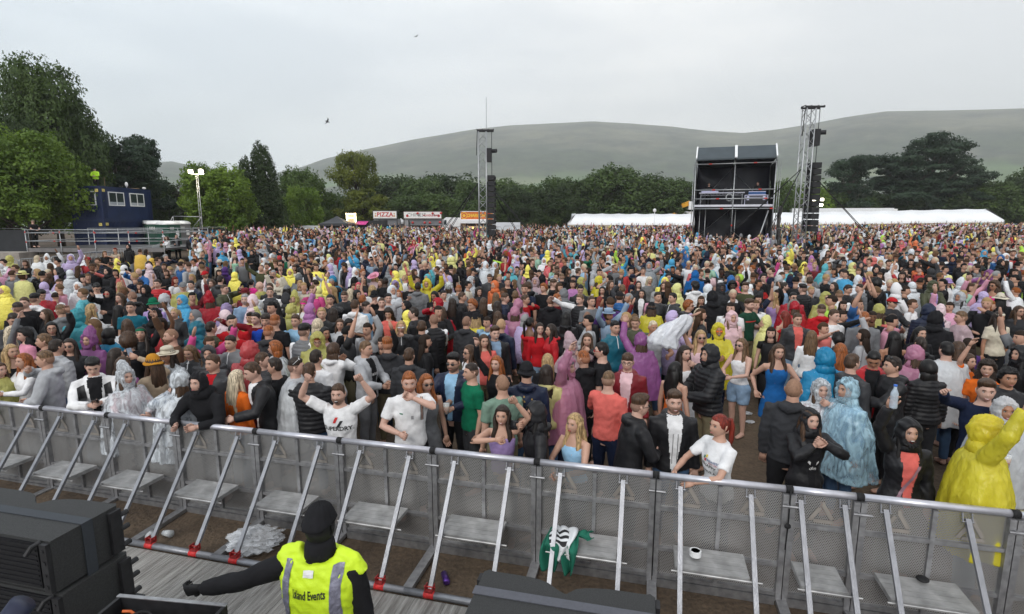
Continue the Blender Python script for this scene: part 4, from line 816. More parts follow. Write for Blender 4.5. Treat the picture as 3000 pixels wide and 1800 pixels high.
def leaves(lobes, n, s, seed, flat=1.0, gap=.35, up=.35, shell=(.62,1.04)):
    rg = np.random.default_rng(seed); L = np.array(lobes, float); vol = (L[:,3]*L[:,4]+L[:,4]*L[:,5]+L[:,3]*L[:,5]); k = rg.choice(len(L), n, p=vol/vol.sum())
    d = rg.normal(size=(n,3)); d /= np.linalg.norm(d,axis=1)[:,None]; rr = rg.uniform(shell[0],shell[1],n)
    rr *= 1+.10*np.sin(d[:,0]*7+k)+.10*np.sin(d[:,1]*9+2*k)+.08*np.sin(d[:,2]*11+3*k)
    c = L[k,:3]+d*L[k,3:6]*rr[:,None]
    f = 5.5/np.ptp(c[:,2]); q = np.sin(c[:,0]*f*2.1+1)*np.sin(c[:,1]*f*2.4+2)+np.sin(c[:,2]*f*3.3+c[:,0]*f)*.7
    q += .6*np.sin(c[:,0]*f*6+c[:,2]*f*5)*np.sin(c[:,1]*f*7+1); keep = q+rg.normal(size=n)*.35 > np.quantile(q, gap)
    # drop leaves buried deep inside other lobes
    ins = np.zeros(n)
    for l in L: ins = np.maximum(ins, 1.0-np.sqrt((((c-l[:3])/l[3:6])**2).sum(1)))
    keep &= ins < .42; c, d = c[keep], d[keep]; n = len(c)
    nn = d*1.0+rg.normal(size=(n,3))*.65+np.array([0,0,up]); nn /= np.linalg.norm(nn,axis=1)[:,None]
    t = np.cross(nn, rg.normal(size=(n,3))); t /= np.linalg.norm(t,axis=1)[:,None]; b = np.cross(nn,t)*flat
    ss = (s*rg.uniform(.55,1.35,n))[:,None]
    V = np.stack([c-t*ss, c-b*ss*.55+nn*ss*.12, c+t*ss, c+b*ss*.55+nn*ss*.12],1).reshape(-1,3)
    return V, np.arange(n*4).reshape(-1,4)
def fastmesh(name, V, F, mats, smooth=False):
    me = bpy.data.meshes.new(name); n, k = F.shape
    me.vertices.add(len(V)); me.vertices.foreach_set('co', np.asarray(V,np.float32).ravel()); me.loops.add(n*k); me.loops.foreach_set('vertex_index', F.astype(np.int32).ravel())
    me.polygons.add(n); me.polygons.foreach_set('loop_start', np.arange(n,dtype=np.int32)*k); me.polygons.foreach_set('use_smooth', np.full(n,smooth))
    for m in mats: me.materials.append(m)
    me.update(calc_edges=True); return me
def tree_proto(kind, seed, n, s, w=.42, base=.18):
    """unit height; returns (crown V,F), trunk MB"""
    rg = random.Random(seed); lob = []; tr = MB(); tr.loft([(0,0,0),(.005,0,.12),(.01,.0,.3),(0,.01,.55),(.0,0,.8)],[.035,.026,.02,.013,.004],None,(1,0,0),9)
    tips = []
    if kind in ('round','open','tall'):
        nl = 26 if kind!='open' else 20
        for i in range(nl):
            a = i*2.4+rg.uniform(-.4,.4); h = base+.12+(.98-base-.2)*(i/nl)**.8; rad = w*math.sin(math.pi*min(1,((h-base)/(1-base))*.86+.12))**.8*rg.uniform(.55,.86)
            r = rg.uniform(.10,.16)*(.85 if kind=='open' else 1.1); lob.append((rad*math.cos(a), rad*math.sin(a), h, r*1.1, r*1.1, r*.85)); tips.append((rad*math.cos(a), rad*math.sin(a), h))
        lob.append((0,0,.55,w*.55,w*.55,.3))
    if kind == 'cone':
        for i in range(34):
            h = .12+.84*i/34; a = i*2.4; rad = w*(1-(h-.1)/.95)**.75*rg.uniform(.45,.8); r = .07+.06*(1-h)+rg.uniform(0,.02); lob.append((rad*math.cos(a),rad*math.sin(a),h,r,r,r*1.5))
        lob.append((0,0,.4,w*.5,w*.5,.32))
    if kind == 'pine':
        for i in range(30):
            h = .30+.66*(i/30); a = i*2.4+rg.uniform(-.5,.5); rad = w*(1.05-.55*max(0,(h-.55))/.45)*rg.uniform(.25,1.0)*(1 if h>.45 else .9); r = rg.uniform(.07,.14)
            lob.append((rad*math.cos(a),rad*math.sin(a),h,r*1.35,r*1.35,r*.42)); tips.append((rad*math.cos(a),rad*math.sin(a),h-.02))
    for (x,y,z) in tips:
        z0 = max(base, z-.18-.1*rg.random()); tr.loft([(0,0,z0),(x*.45,y*.45,z0+(z-z0)*.4),(x*.95,y*.95,z)],[.011,.007,.002],None,(0,0,1),5)
    V, F = leaves(lob, n, s, seed, gap={'open':.45,'pine':.22,'cone':.12,'tall':.2}.get(kind,.26), up=.5 if kind!='pine' else .9)
    return (V,F), tr
PROTO = {}
def proto(key):
    if key not in PROTO:
        kind, var, n, s, w, base = key; (V,F), tr = tree_proto(kind, 11+var*7, n, s, w, base); PROTO[key] = (fastmesh('crown',V,F,[BARK]), tr.mesh('trunk',[BARK],True))
    return PROTO[key]
def tree(name, px, pyt, Y, wpx, key, lm, label, group='trees around the concert field', rot=None, zsc=1.0, dz=0):
    t = P(px,pyt,Y); g = gz(t[0],t[1])-.1+dz; H = t[2]-g; cr_, tk = proto(key); w = wpx*Y/CP/FPX/2; sc = w/(key[4]*.80+.17)
    e = empty(name,(t[0],t[1],g),rot if rot is not None else random.uniform(0,6.28),label=label,cat='tree',group=group); e.scale = (sc,sc,H)
    c = link('crown', cr_, e); c.material_slots[0].link = 'OBJECT'; c.material_slots[0].material = LM[lm]; link('trunk', tk, e); return e
big = ('round',1,60000,.012,.42,.12); 
tree('broadleaf_tree',108,160,50,300,('round',1,60000,.0125,.42,.12),'oak','tallest dark green broadleaf tree at the left edge')
tree('broadleaf_tree',48,372,42,380,('round',2,60000,.014,.46,.16),'yel','yellow green sycamore overhanging the blue container')
tree('broadleaf_tree',-20,318,45,290,('round',3,40000,.014,.46,.08),'dark','dark green tree at the left border beside the yellow green sycamore')
tree('broadleaf_tree',240,355,62,250,('round',4,30000,.015,.42,.12),'dark','dark broadleaf tree behind the upper blue container')
tree('pine_tree',330,405,58,300,('pine',1,26000,.016,.44,.25),'pine','spreading dark pine behind the container roof')
tree('pine_tree',400,392,66,150,('pine',2,22000,.018,.44,.25),'pine','taller spiky pine right of the container')
tree('broadleaf_tree',450,500,64,150,('round',5,14000,.02,.44,.05),'dark','low dark tree just right of the blue containers')
tree('broadleaf_tree',425,520,60,120,('round',6,14000,.02,.44,.05),'oak','bushy green tree touching the right side of the containers')
tree('broadleaf_tree',500,535,66,100,('round',6,14000,.02,.44,.05),'purple','purple leaved tree left of the lighting mast')
tree('broadleaf_tree',628,478,53,240,('round',7,40000,.016,.46,.03),'yel','yellow green tree right of the lit mast')
tree('broadleaf_tree',583,462,56,90,('open',8,9000,.022,.42,.3),'mid','thin topped tree directly behind the lit floodlights')
tree('yew_tree',765,436,62,185,('cone',1,40000,.015,.40,.02),'dark','dark columnar yew left of the round green tree')
tree('yew_tree',712,470,60,110,('cone',2,24000,.018,.42,.02),'dark','shorter dark yew beside the columnar yew')
tree('broadleaf_tree',880,482,80,190,('round',9,30000,.017,.44,.04),'mid','round green tree right of the dark yew')
tree('broadleaf_tree',880,540,70,140,('round',10,20000,.02,.46,.02),'yel','low yellow green tree above the charcoal gazebo')
tree('broadleaf_tree',1040,426,84,170,('open',3,26000,.013,.38,.45),'gold','tall open crowned tree rising above the kiosks')
tree('broadleaf_tree',1060,545,82,190,('open',5,26000,.018,.46,.1),'gold','golden green spreading tree under the tall open crowned one')
tree('broadleaf_tree',985,560,90,130,('round',2,14000,.02,.46,.04),'oak','olive tree behind the charcoal gazebo and kiosk')
lab = ['dark rounded oak in the tree line {}','green oak in the tree line {}','low bushy tree in the tree line {}']
row = [(1150,508,118,170,1,'above the pizza sign','dark'),(1235,515,112,150,4,'above the noodle bar sign','oak'),(1320,506,120,180,7,'left of the left speaker tower','dark'),(1385,525,108,120,9,'behind the left speaker tower','oak'),
(1270,560,98,150,5,'low above the noodle bar','mid'),(1465,520,115,150,2,'right of the left speaker tower','oak'),(1510,545,104,140,3,'above the white screen','dark'),(1560,538,112,130,6,'right of the white screen','oak'),(1600,545,110,140,8,'over the left end of the long marquee','dark'),
(1640,512,114,130,10,'above the left marquee end','oak'),(1690,520,108,130,1,'left of the highest oak clump','dark'),(1790,480,106,190,4,'forming the highest clump left of the stand','oak'),(1745,505,100,140,5,'beside the highest oak clump','oak'),(1870,505,112,170,7,'right of the highest oak clump','dark'),
(1930,515,106,170,2,'next to the control stand','oak'),(2000,522,110,170,3,'behind the left side of the control stand','oak'),(1740,596,97,85,6,'rising over the middle of the left marquee','mid'),(1590,606,96,70,9,'small by the left marquee end','mid'),(2085,540,120,150,8,'behind the control stand','dark'),
(2150,545,115,150,10,'behind the stand roof','dark'),(2290,520,100,110,1,'between stand and right speaker tower','mid'),(2370,540,104,120,4,'behind the right speaker tower','yel'),(2440,560,100,120,5,'below the smaller pine','oak'),(2520,575,98,110,7,'right of the floodlights','oak'),
(2620,560,104,180,2,'left under the great pine','dark'),(2740,560,104,190,3,'under the middle of the great pine','dark'),(2830,545,96,150,6,'right under the great pine','mid'),(2905,520,92,140,8,'near the right border, olive','oak'),(2985,512,84,130,9,'at the right border','dark'),(2945,560,88,120,10,'low at the right border','mid'),(3060,470,80,170,1,'cut by the right border','oak'),
(1420,575,100,130,2,'low behind the base of the left speaker tower','oak'),(1540,590,100,100,8,'low behind the white screen','dark'),(1830,560,99,130,9,'low over the left marquee roof','dark'),(1955,575,99,130,10,'low left of the telehandler','oak'),(1190,570,100,130,6,'low between the two signs','oak'),(2690,590,92,150,4,'low behind the right marquee roof','oak'),(1660,575,99,110,3,'low over the marquee gable','oak')]
for (px,py,Y,w,v,wh,lm) in row:
    tree('broadleaf_tree',px,py,(max(Y,108) if px>1580 else Y),w*1.3,('round',v,14000 if v%2 else 16000,.021,.47,.02),lm,{'dark':'dark rounded oak ','oak':'green oak ','mid':'light green tree ','yel':'yellow green tree '}[lm]+wh,'trees of the tree line behind the field')
tree('pine_tree',2500,452,108,200,('pine',3,30000,.013,.42,.3),'pine','smaller flat topped pine right of the right speaker tower')
tree('pine_tree',2745,382,110,280,('pine',4,40000,.012,.42,.3),'pine','great spreading pine standing above the right marquee')
tree('pine_tree',2660,440,109,290,('pine',5,34000,.0145,.46,.15),'pine','broad lower pine on the left flank of the great pine')
tree('pine_tree',2800,500,108,230,('pine',1,26000,.016,.44,.25),'pine','drooping pine on the right flank of the great pine')
# dense bank of wood filling the gaps behind the tree line
rg = np.random.default_rng(5); lob = []
for i in range(150):
    px = rg.uniform(380,3300); Y = rg.uniform(118,150); g = rg.uniform(528,560) if px > 1050 else rg.uniform(540,590); t = P(px,g,Y); r = rg.uniform(3,5); lob.append((t[0],t[1],t[2]-r,r*1.3,r*1.3,r)); lob.append((t[0]+2,t[1],(t[2]-r)*.4,r*1.6,r*1.2,r*1.3))
V, F = leaves(lob, 90000, .42, 9, gap=.05); tag(link('woods', fastmesh('woods',V,F,[LM['dark']])), 'far bank of dark woodland behind the single trees', kind='stuff')
hz = MB(); hz.box((-3300,-60,-14),(3300,3300,590)); ho = hz.build('haze'); ho['kind'] = 'stuff'; hm = bpy.data.materials.new('haze_air'); hm.use_nodes = True; nt = hm.node_tree; nt.nodes.clear()
pv = nt.nodes.new('ShaderNodeVolumePrincipled'); pv.inputs['Color'].default_value = (.93,.95,.97,1); pv.inputs['Density'].default_value = .00028; pv.inputs['Anisotropy'].default_value = .1; out = nt.nodes.new('ShaderNodeOutputMaterial'); nt.links.new(pv.outputs[0], out.inputs['Volume']); ho.data.materials.clear(); ho.data.materials.append(hm)
print('trees done')
# ---------------------------------------------------------------- people
def nvec(v): v = np.array(v, float); return v/(np.linalg.norm(v)+1e-9)
def wob(V, amp, fr, seed):
    """smooth pseudo noise on points"""
    rg = np.random.default_rng(seed); s = np.zeros(len(V))
    for i in range(7):
        k = rg.normal(size=3)*fr*(1+.45*i); s += np.sin(V@k+rg.uniform(0,6)+1.2*np.sin(V@(k[::-1]*.6)))/(1+.45*i)
    return s*amp/2.2
def ik(S, W, l1, l2, pole):
    S, W = np.array(S,float), np.array(W,float); d = W-S; L = np.linalg.norm(d); m = (l1+l2)*.995
    if L > m: W = S+d/L*m; d = W-S; L = m
    if L < abs(l1-l2)+.02: L = abs(l1-l2)+.02
    t = d/L; a = (l1*l1-l2*l2+L*L)/(2*L); h = math.sqrt(max(0,l1*l1-a*a)); p = np.array(pole,float); p = p-t*(p@t); p /= np.linalg.norm(p)+1e-9
    return S+t*a+p*h, W
# pose: (left wrist, right wrist) in units of a 1.75 m figure facing -Y;  pole ; curl
POSES = {
 'rest': ((-.25,-.04,.86),(.25,-.04,.86),.35),
 'front': ((-.07,-.30,1.10),(.07,-.32,1.12),.6),
 'phone': ((-.06,-.34,1.20),(.05,-.36,1.22),.7),
 'fold': ((.10,-.20,1.14),(-.10,-.22,1.17),.5),
 'cupR': ((-.25,-.04,.88),(.14,-.34,1.18),.55),
 'cupL': ((-.14,-.34,1.18),(.25,-.04,.88),.55),
 'cups': ((-.13,-.34,1.14),(.13,-.34,1.14),.55),
 'face': ((-.12,-.22,1.10),(.035,-.20,1.50),.7),
 'faceL': ((-.035,-.20,1.50),(.12,-.22,1.10),.7),
 'both_face': ((-.05,-.22,1.42),(.05,-.22,1.44),.6),
 'upR': ((-.25,-.04,.88),(.26,-.16,1.93),.25),
 'upL': ((-.26,-.16,1.93),(.25,-.04,.88),.25),
 'up2': ((-.31,-.12,1.84),(.31,-.12,1.84),.95),
 'up2w': ((-.40,-.16,1.86),(.40,-.16,1.86),.15),
 'camR': ((-.10,-.30,1.25),(.06,-.42,1.66),.6),
 'camL': ((-.06,-.42,1.66),(.10,-.30,1.25),.6),
 'lean': ((-.16,-.40,1.14),(.12,-.40,1.14),.5),
 'leanR': ((-.22,-.06,.9),(.20,-.45,1.14),.55),
 'pointR': ((-.25,-.04,.88),(.42,-.42,1.66),.35),
 'pointL': ((-.42,-.42,1.66),(.25,-.04,.88),.35),
 'hip': ((-.27,.03,1.0),(.14,-.30,1.15),.5),
 'armL': ((-.62,-.18,1.40),(.22,-.08,.9),.4),
 'grip': ((-.62,-.30,1.00),(.24,-.04,.86),.6),
 'girl': ((-.02,-.24,1.42),(.20,-.20,1.86),.7),
}
def skel(sex, pose, lean=0):
    f = sex == 'f'; S = {}; sh = .165 if f else .190
    wl_, wr_, curl = POSES[pose]
    S['curl'] = curl; S['sex'] = sex
    def bend(p):
        p = np.array(p,float)
        if lean and p[2] > .95:
            a = R(lean)*min(1,(p[2]-.95)/.35); y, z = p[1], p[2]-.95; p[1] = y*math.cos(a)-z*math.sin(a); p[2] = .95+z*math.cos(a)+y*math.sin(a)
        return p
    S['bend'] = bend
    for k, sx, w in (('L',-1,wl_),('R',1,wr_)):
        raised = w[2] > 1.55; s = bend((sx*sh, 0, 1.405+(.045 if raised else 0))); w = np.array(w, float)
        if lean and w[2] > 1.15: w = bend(w)
        pole = (sx*1.0,.35,-.5) if not raised else (sx*1.2,.2,-.6)
        if pose in ('rest','cupR','cupL','upR','upL','pointR','pointL','hip','grip') and not raised and w[2] < 1.05: pole = (sx*.5,1,0)
        if pose in ('armL',) and sx<0: pole = (0,.2,-1)
        if pose == 'girl' and sx<0: pole = (-1,-.1,-.1)
        e, w = ik(s, w, .29, .25, pole); S['s'+k], S['e'+k], S['w'+k] = s, e, w
    return S
def torso_rings(S):
    f = S['sex'] == 'f'
    if f: rows = [(.80,.11,.10),(.88,.165,.118),(.95,.172,.122),(1.05,.128,.098),(1.13,.122,.095),(1.22,.140,.112),(1.29,.148,.122),(1.36,.150,.098),(1.42,.125,.082),(1.47,.075,.066),(1.51,.050,.053),(1.58,.046,.050)]
    else: rows = [(.80,.12,.10),(.88,.165,.115),(.95,.165,.118),(1.05,.150,.108),(1.15,.155,.112),(1.27,.178,.122),(1.36,.182,.112),(1.42,.150,.092),(1.475,.085,.074),(1.51,.062,.063),(1.58,.056,.060)]
    return rows
def c_off(z, S): return (-.012 if 1.2 < z < 1.32 and S['sex']=='f' else 0)
def add_torso(mb, S, z0, z1, inf, mi=0, m=18, flare=0):
    c, rx, ry = [], [], []; rows = [r for r in torso_rings(S) if z0-.001 <= r[0] <= z1+.001]
    for z,a,b in rows: c.append(S['bend']((0,c_off(z,S),z))); k = inf*(1+flare*max(0,1.15-z)); rx.append(a+k); ry.append(b+k)
    mb.loft(c, np.array(rx), np.array(ry), (1,0,0), m, mi)
def add_arm(mb, S, k, inf, t0=0, t1=1, mi=0, m=10):
    s, e, w = S['s'+k], S['e'+k], S['w'+k]; sx = -1 if k=='L' else 1; ins = s+np.array([-sx*.06,0,.0])
    f = .86 if S['sex']=='f' else 1.0
    P_ = [ins, s, s+(e-s)*.35, s+(e-s)*.75, e, e+(w-e)*.3, e+(w-e)*.75, w]; rr = [.062,.060,.053,.045,.042,.043,.033,.027]; tt = [0,.05,.18,.38,.5,.65,.88,1]
    sel = [i for i in range(8) if t0 <= tt[i] <= t1+.001]; pts = [P_[i] for i in sel]; r_ = [rr[i]*f+inf for i in sel]
    if t1 < 1 and tt[sel[-1]] < t1-.02:
        i = sel[-1]; q = (t1-tt[i])/(tt[i+1]-tt[i]); pts.append(P_[i]+(P_[i+1]-P_[i])*q); r_.append((rr[i]+(rr[i+1]-rr[i])*q)*f+inf*1.15)
    mb.loft(pts, np.array(r_), None, (0,1,.01) if abs((w-s)[2])<.3 else (1,0.02,0), m, mi)
def add_legs(mb, S, inf, z0=.06, mi=0):
    for sx in (-1,1):
        rows = [(.93,.085,.090,.0),(.86,.090,.098,.0),(.75,.100,.085,-.005),(.60,.105,.070,-.01),(.49,.108,.056,-.012),(.38,.110,.056,.005),(.22,.112,.044,.012),(.09,.115,.036,.015)]
        rows = [r for r in rows if r[0] >= z0]
        mb.loft([(sx*x,y,z) for z,x,r,y in rows], np.array([r for z,x,r,y in rows])+inf, None, (1,0,0), 10, mi)
def add_hand(mb, S, k, mi=0, sc=1.0, curl=None):
    e, w = S['e'+k], S['w'+k]; d = nvec(w-e); sx = -1 if k=='L' else 1; curl = S['curl'] if curl is None else curl
    side = nvec(np.cross(d,(0,-1,.2)) if abs(d[1])<.9 else np.array([sx,0,0])); side = side*(1 if side@np.array([-sx,0,0])>0 else -1); pn = nvec(np.cross(d, side))
    if pn[1] > 0 and abs(d[1])<.8: pn = -pn
    if abs(d[1]) >= .8 and pn[2] > 0: pn = -pn
    a = w; b = w+d*.085*sc
    mb.loft([a-d*.01, a+d*.03, b], np.array([.026,.038,.040])*sc, np.array([.020,.016,.014])*sc, side, 10, mi)
    L = [.072,.080,.076,.060]
    for i in range(4):
        o = b+side*(.030-.020*i)*sc-d*.006; p = [o]; ang = 0
        for j,l in enumerate((.42,.32,.26)):
            ang += curl*(.9,1.25,.8)[j]*(1+.08*i); dd = d*math.cos(ang)+pn*math.sin(ang)+side*(.08-.05*i)*(1-curl); p.append(p[-1]+dd*L[i]*l*sc)
        mb.loft(p, np.array([.0098,.0090,.0082,.0060])*sc, None, side, 6, mi)
    o = a+d*.025+side*.030*sc; t1 = nvec(side*(.9-.4*curl)+d*.8+pn*.5*curl); t2 = nvec(d*.9+pn*(.2+.8*curl)+side*(.2-.7*curl)); mb.loft([o,o+t1*.035*sc,o+t1*.035*sc+t2*.03*sc,o+t1*.035*sc+t2*.05*sc], np.array([.014,.011,.010,.007])*sc, None, pn, 6, mi)
    S['h'+k] = b+pn*.03; S['hd'+k] = d
def head_grid(nt=30, nf=34):
    th = np.linspace(.06, math.pi-.06, nt)[:,None]; ph = (np.arange(nf)*2*math.pi/nf)[None]
    x = np.sin(th)*np.sin(ph); y = -np.sin(th)*np.cos(ph); z = np.cos(th)*np.ones_like(ph); return x, y, z
def head_pts(x, y, z, sex='m'):
    X = .076*x; Y = .098*y; Z = .118*z
    lowr = np.clip(-z,0,1); X = X*(1-.30*lowr**2); Y = np.where(y>0, Y*(1-.38*lowr**1.2), Y*(1-.04*lowr))+np.where(y>0,-.012*lowr,-.004*lowr)
    Y = np.where((y<0), np.maximum(Y,-.090-.004*z), Y)
    fr = np.clip(-y,0,1)
    g = lambda cx,cz,sx,sz: np.exp(-((X-cx)/sx)**2-((Z-cz)/sz)**2)*fr
    Y = Y-.026*g(0,-.022,.012,.020)-.012*g(0,.0,.009,.02)-.006*g(0,.034,.035,.01)+.010*g(.030,.010,.014,.011)+.010*g(-.030,.010,.014,.011)-.007*g(0,-.057,.022,.011)-.009*g(0,-.092,.018,.014)-.004*g(.045,-.022,.016,.016)-.004*g(-.045,-.022,.016,.016)
    if sex=='f': X = X*.96; Z = Z*.985
    return X, Y, Z
def grid_faces(nt, nf): return [(i*nf+j, (i+1)*nf+j, (i+1)*nf+(j+1)%nf, i*nf+(j+1)%nf) for i in range(nt-1) for j in range(nf)]
def closed(V, nt, nf):
    V = V.reshape(-1,3); V = np.vstack([V, V[:nf].mean(0), V[-nf:].mean(0)]); n = nt*nf
    return V, grid_faces(nt,nf)+[(n,j,(j+1)%nf) for j in range(nf)]+[(n+1,(nt-1)*nf+(j+1)%nf,(nt-1)*nf+j) for j in range(nf)]
def add_head(mb, M, sex, mouth=0, mis=(0,1,2,3,4)):
    """skin, eye white, dark, brow, lip"""
    x,y,z = head_grid(); X,Y,Z = head_pts(x,y,z,sex); V, F = closed(np.stack([X,Y,Z],-1), *x.shape); h = MB(); h.add(V,F,mis[0])
    for s in (-1,1):
        h.ball((s*.031,-.0790,.010),.0130,.0070,.0060,mis[1],10,6); h.ball((s*.031,-.0838,.010),.0058,.003,.0055,mis[2],8,5)
        h.tube([(s*.014,-.0925,.030),(s*.030,-.0935,.036),(s*.048,-.083,.031)],.0042 if sex=='m' else .003,5,mis[3])
        h.tube([(s*.017,-.0860,.016),(s*.031,-.0885,.0205),(s*.046,-.081,.015)],.0022 if sex=='m' else .0036,5,mis[2])
        h.loft([(s*.070,.012,-.030),(s*.079,.008,-.015),(s*.083,.012,.005),(s*.080,.018,.022),(s*.074,.014,.028)],np.array([.006,.010,.013,.012,.004]),np.array([.004,.006,.006,.006,.003]),(0,1,0),8,mis[0])
    if mouth == 0: h.loft([(-.024,-.0905,-.058),(-.012,-.0985,-.057),(0,-.1000,-.058),(.012,-.0985,-.057),(.024,-.0905,-.058)],np.array([.002,.0055,.0062,.0055,.002]),None,(0,0,1),6,mis[4])
    elif mouth == 1: h.ball((0,-.0920,-.062),.022,.011,.014,mis[2],10,6); h.ball((0,-.0965,-.054),.019,.0075,.0042,mis[1],10,6); h.tube([(-.024,-.089,-.062),(0,-.099,-.077),(.024,-.089,-.062)],.004,5,mis[4])
    else: h.loft([(-.030,-.086,-.052),(-.013,-.0985,-.061),(0,-.1005,-.063),(.013,-.0985,-.061),(.030,-.086,-.052)],np.array([.002,.005,.006,.005,.002]),None,(0,0,1),6,mis[4]); h.loft([(-.020,-.0925,-.0545),(0,-.1012,-.0585),(.020,-.0925,-.0545)],np.array([.002,.004,.002]),None,(0,0,1),6,mis[1])
    h.xf(M)
    for v in h.v: mb.v.append(v)
    mb.f += [tuple(i+mb.n for i in q) for q in h.f]; mb.m += h.m; mb.n += h.n
def head_M(S, yaw=0, pitch=0, roll=0, sex=None):
    b = S['bend']((0,-.012,1.625)); return Matrix.Translation(b) @ Matrix.Rotation(R(yaw),4,'Z') @ Matrix.Rotation(R(pitch),4,'X') @ Matrix.Rotation(R(roll),4,'Y')
def remesh(mb, vox, smooth=2, disp=None):
    me = mb.mesh('t'); o = bpy.data.objects.new('t', me); md = o.modifiers.new('r','REMESH'); md.mode = 'VOXEL'; md.voxel_size = vox; md.use_smooth_shade = True
    if smooth: s = o.modifiers.new('s','SMOOTH'); s.iterations = smooth; s.factor = .6
    r = evaluated(o); bpy.data.objects.remove(o); bpy.data.meshes.remove(me)
    if disp is not None:
        n = len(r.vertices); co = np.empty(n*3,np.float32); r.vertices.foreach_get('co',co); co = co.reshape(-1,3); no = np.empty(n*3,np.float32); r.vertex_normals.foreach_get('vector',no); no = no.reshape(-1,3)
        co = co+no*disp(co,no)[:,None]; r.vertices.foreach_set('co',co.astype(np.float32).ravel()); r.update()
    return r
CACHE = {}
def mesh_arrays(me):
    n = len(me.vertices); co = np.empty(n*3,np.float32); me.vertices.foreach_get('co',co); return co.reshape(-1,3), [tuple(p.vertices) for p in me.polygons]
SKINS = {k: mat('skin_'+k, c, .5, 0, .06, 20) for k,c in {'pale':(.52,.32,.25),'fair':(.47,.275,.20),'tan':(.36,.18,.11),'brown':(.17,.085,.05),'dark':(.06,.032,.022)}.items()}
for m_ in SKINS.values(): m_.node_tree.nodes['Principled BSDF'].inputs['Subsurface Weight'].default_value = .0
EYEW = mat('eye_white',(.6,.58,.56),.3,0,0); EYED = mat('eye_dark',(.015,.012,.012),.25,0,0); LIPS = mat('lips',(.33,.11,.10),.4,0,0); LIPR = mat('lipstick_red',(.35,.04,.05),.35,0,0)
HAIRC = {'black':(.008,.007,.007),'darkbrown':(.022,.014,.010),'brown':(.055,.030,.017),'lightbrown':(.12,.070,.036),'blonde':(.33,.22,.105),'platinum':(.5,.42,.30),'ginger':(.23,.070,.018),'red':(.15,.018,.010),'grey':(.25,.25,.25),'pinkred':(.45,.06,.09)}
def hair_mat(k):
    nm = 'hair_'+k
    if nm in MATS: return MATS[nm]
    m = mat(nm, HAIRC[k], .45, 0, 0); nt = m.node_tree; b = nt.nodes['Principled BSDF']; t = nt.nodes.new('ShaderNodeTexCoord'); mpn = nt.nodes.new('ShaderNodeMapping'); mpn.inputs['Scale'].default_value = (90,90,6)
    nt.links.new(t.outputs['Object'], mpn.inputs[0]); n = nt.nodes.new('ShaderNodeTexNoise'); n.inputs['Scale'].default_value = 1; n.inputs['Detail'].default_value = 3; nt.links.new(mpn.outputs[0], n.inputs[0])
    r = nt.nodes.new('ShaderNodeValToRGB'); c = HAIRC[k]; r.color_ramp.elements[0].position=.35; r.color_ramp.elements[0].color = (*[q*.45 for q in c],1); r.color_ramp.elements[1].position=.68; r.color_ramp.elements[1].color = (*[min(1,q*1.7) for q in c],1)
    nt.links.new(n.outputs[0], r.inputs[0]); nt.links.new(r.outputs[0], b.inputs['Base Color']); bp_ = nt.nodes.new('ShaderNodeBump'); bp_.inputs['Strength'].default_value=.5; bp_.inputs['Distance'].default_value=.004; nt.links.new(n.outputs[0], bp_.inputs['Height']); nt.links.new(bp_.outputs[0], b.inputs['Normal']); return m
def fade_mat(h, s):
    nm = 'fade_%s_%s'%(h,s); a = HAIRC[h]; b = {'pale':(.52,.32,.25),'fair':(.47,.275,.20),'tan':(.36,.18,.11),'brown':(.17,.085,.05),'dark':(.06,.032,.022)}[s]
    return mat(nm, tuple(.62*p+.38*q for p,q in zip(a,b)), .6, 0, .15, 60)
CL = {'black':(.013,.013,.015),'charcoal':(.035,.036,.040),'grey':(.16,.165,.175),'lightgrey':(.36,.37,.39),'white':(.70,.70,.71),'cream':(.55,.50,.40),'navy':(.010,.016,.040),'blue':(.012,.10,.30),'royal':(.01,.05,.33),'teal':(.01,.11,.16),'turq':(.03,.42,.45),'skyblue':(.27,.47,.66),
 'red':(.42,.012,.018),'darkred':(.16,.010,.016),'coral':(.62,.13,.11),'orange':(.65,.13,.015),'mustard':(.42,.19,.02),'yellow':(.62,.50,.03),'paleyellow':(.55,.50,.22),'lime':(.42,.72,.03),'green':(.005,.13,.065),'darkgreen':(.012,.05,.03),'olive':(.055,.06,.03),'mint':(.28,.50,.36),'sage':(.15,.23,.18),
 'pink':(.62,.26,.36),'hotpink':(.60,.03,.22),'palepink':(.66,.45,.48),'purple':(.07,.02,.17),'lilac':(.36,.25,.50),'mauve':(.38,.15,.36),'brown':(.09,.05,.03),'denim':(.06,.11,.20),'paledenim':(.22,.32,.45),'beige':(.40,.31,.22),'khaki':(.15,.13,.08)}
def cloth_mat(c): return mat('cloth_'+c, CL[c], .85, 0, .16, 9, .35, 22)
def shell_mat(c): return mat('jacket_'+c, CL[c], .5, 0, .2, 7, .4, 14)
PC = {'clear':(.62,.66,.70),'white':(.74,.76,.78),'yellow':(.92,.80,.06),'paleyellow':(.66,.64,.20),'gold':(.72,.44,.02),'pink':(.68,.30,.45),'palepink':(.70,.52,.56),'mauve':(.40,.14,.38),'lilac':(.46,.36,.62),'blue':(.02,.32,.58),'teal':(.03,.26,.34),'turq':(.06,.42,.50),'red':(.60,.02,.04),'coral':(.62,.10,.11),'orange':(.72,.16,.03),'olive':(.34,.36,.06),'green':(.03,.25,.13),'smoke':(.25,.27,.29),'skyclear':(.36,.55,.66),'purple':(.18,.07,.30)}
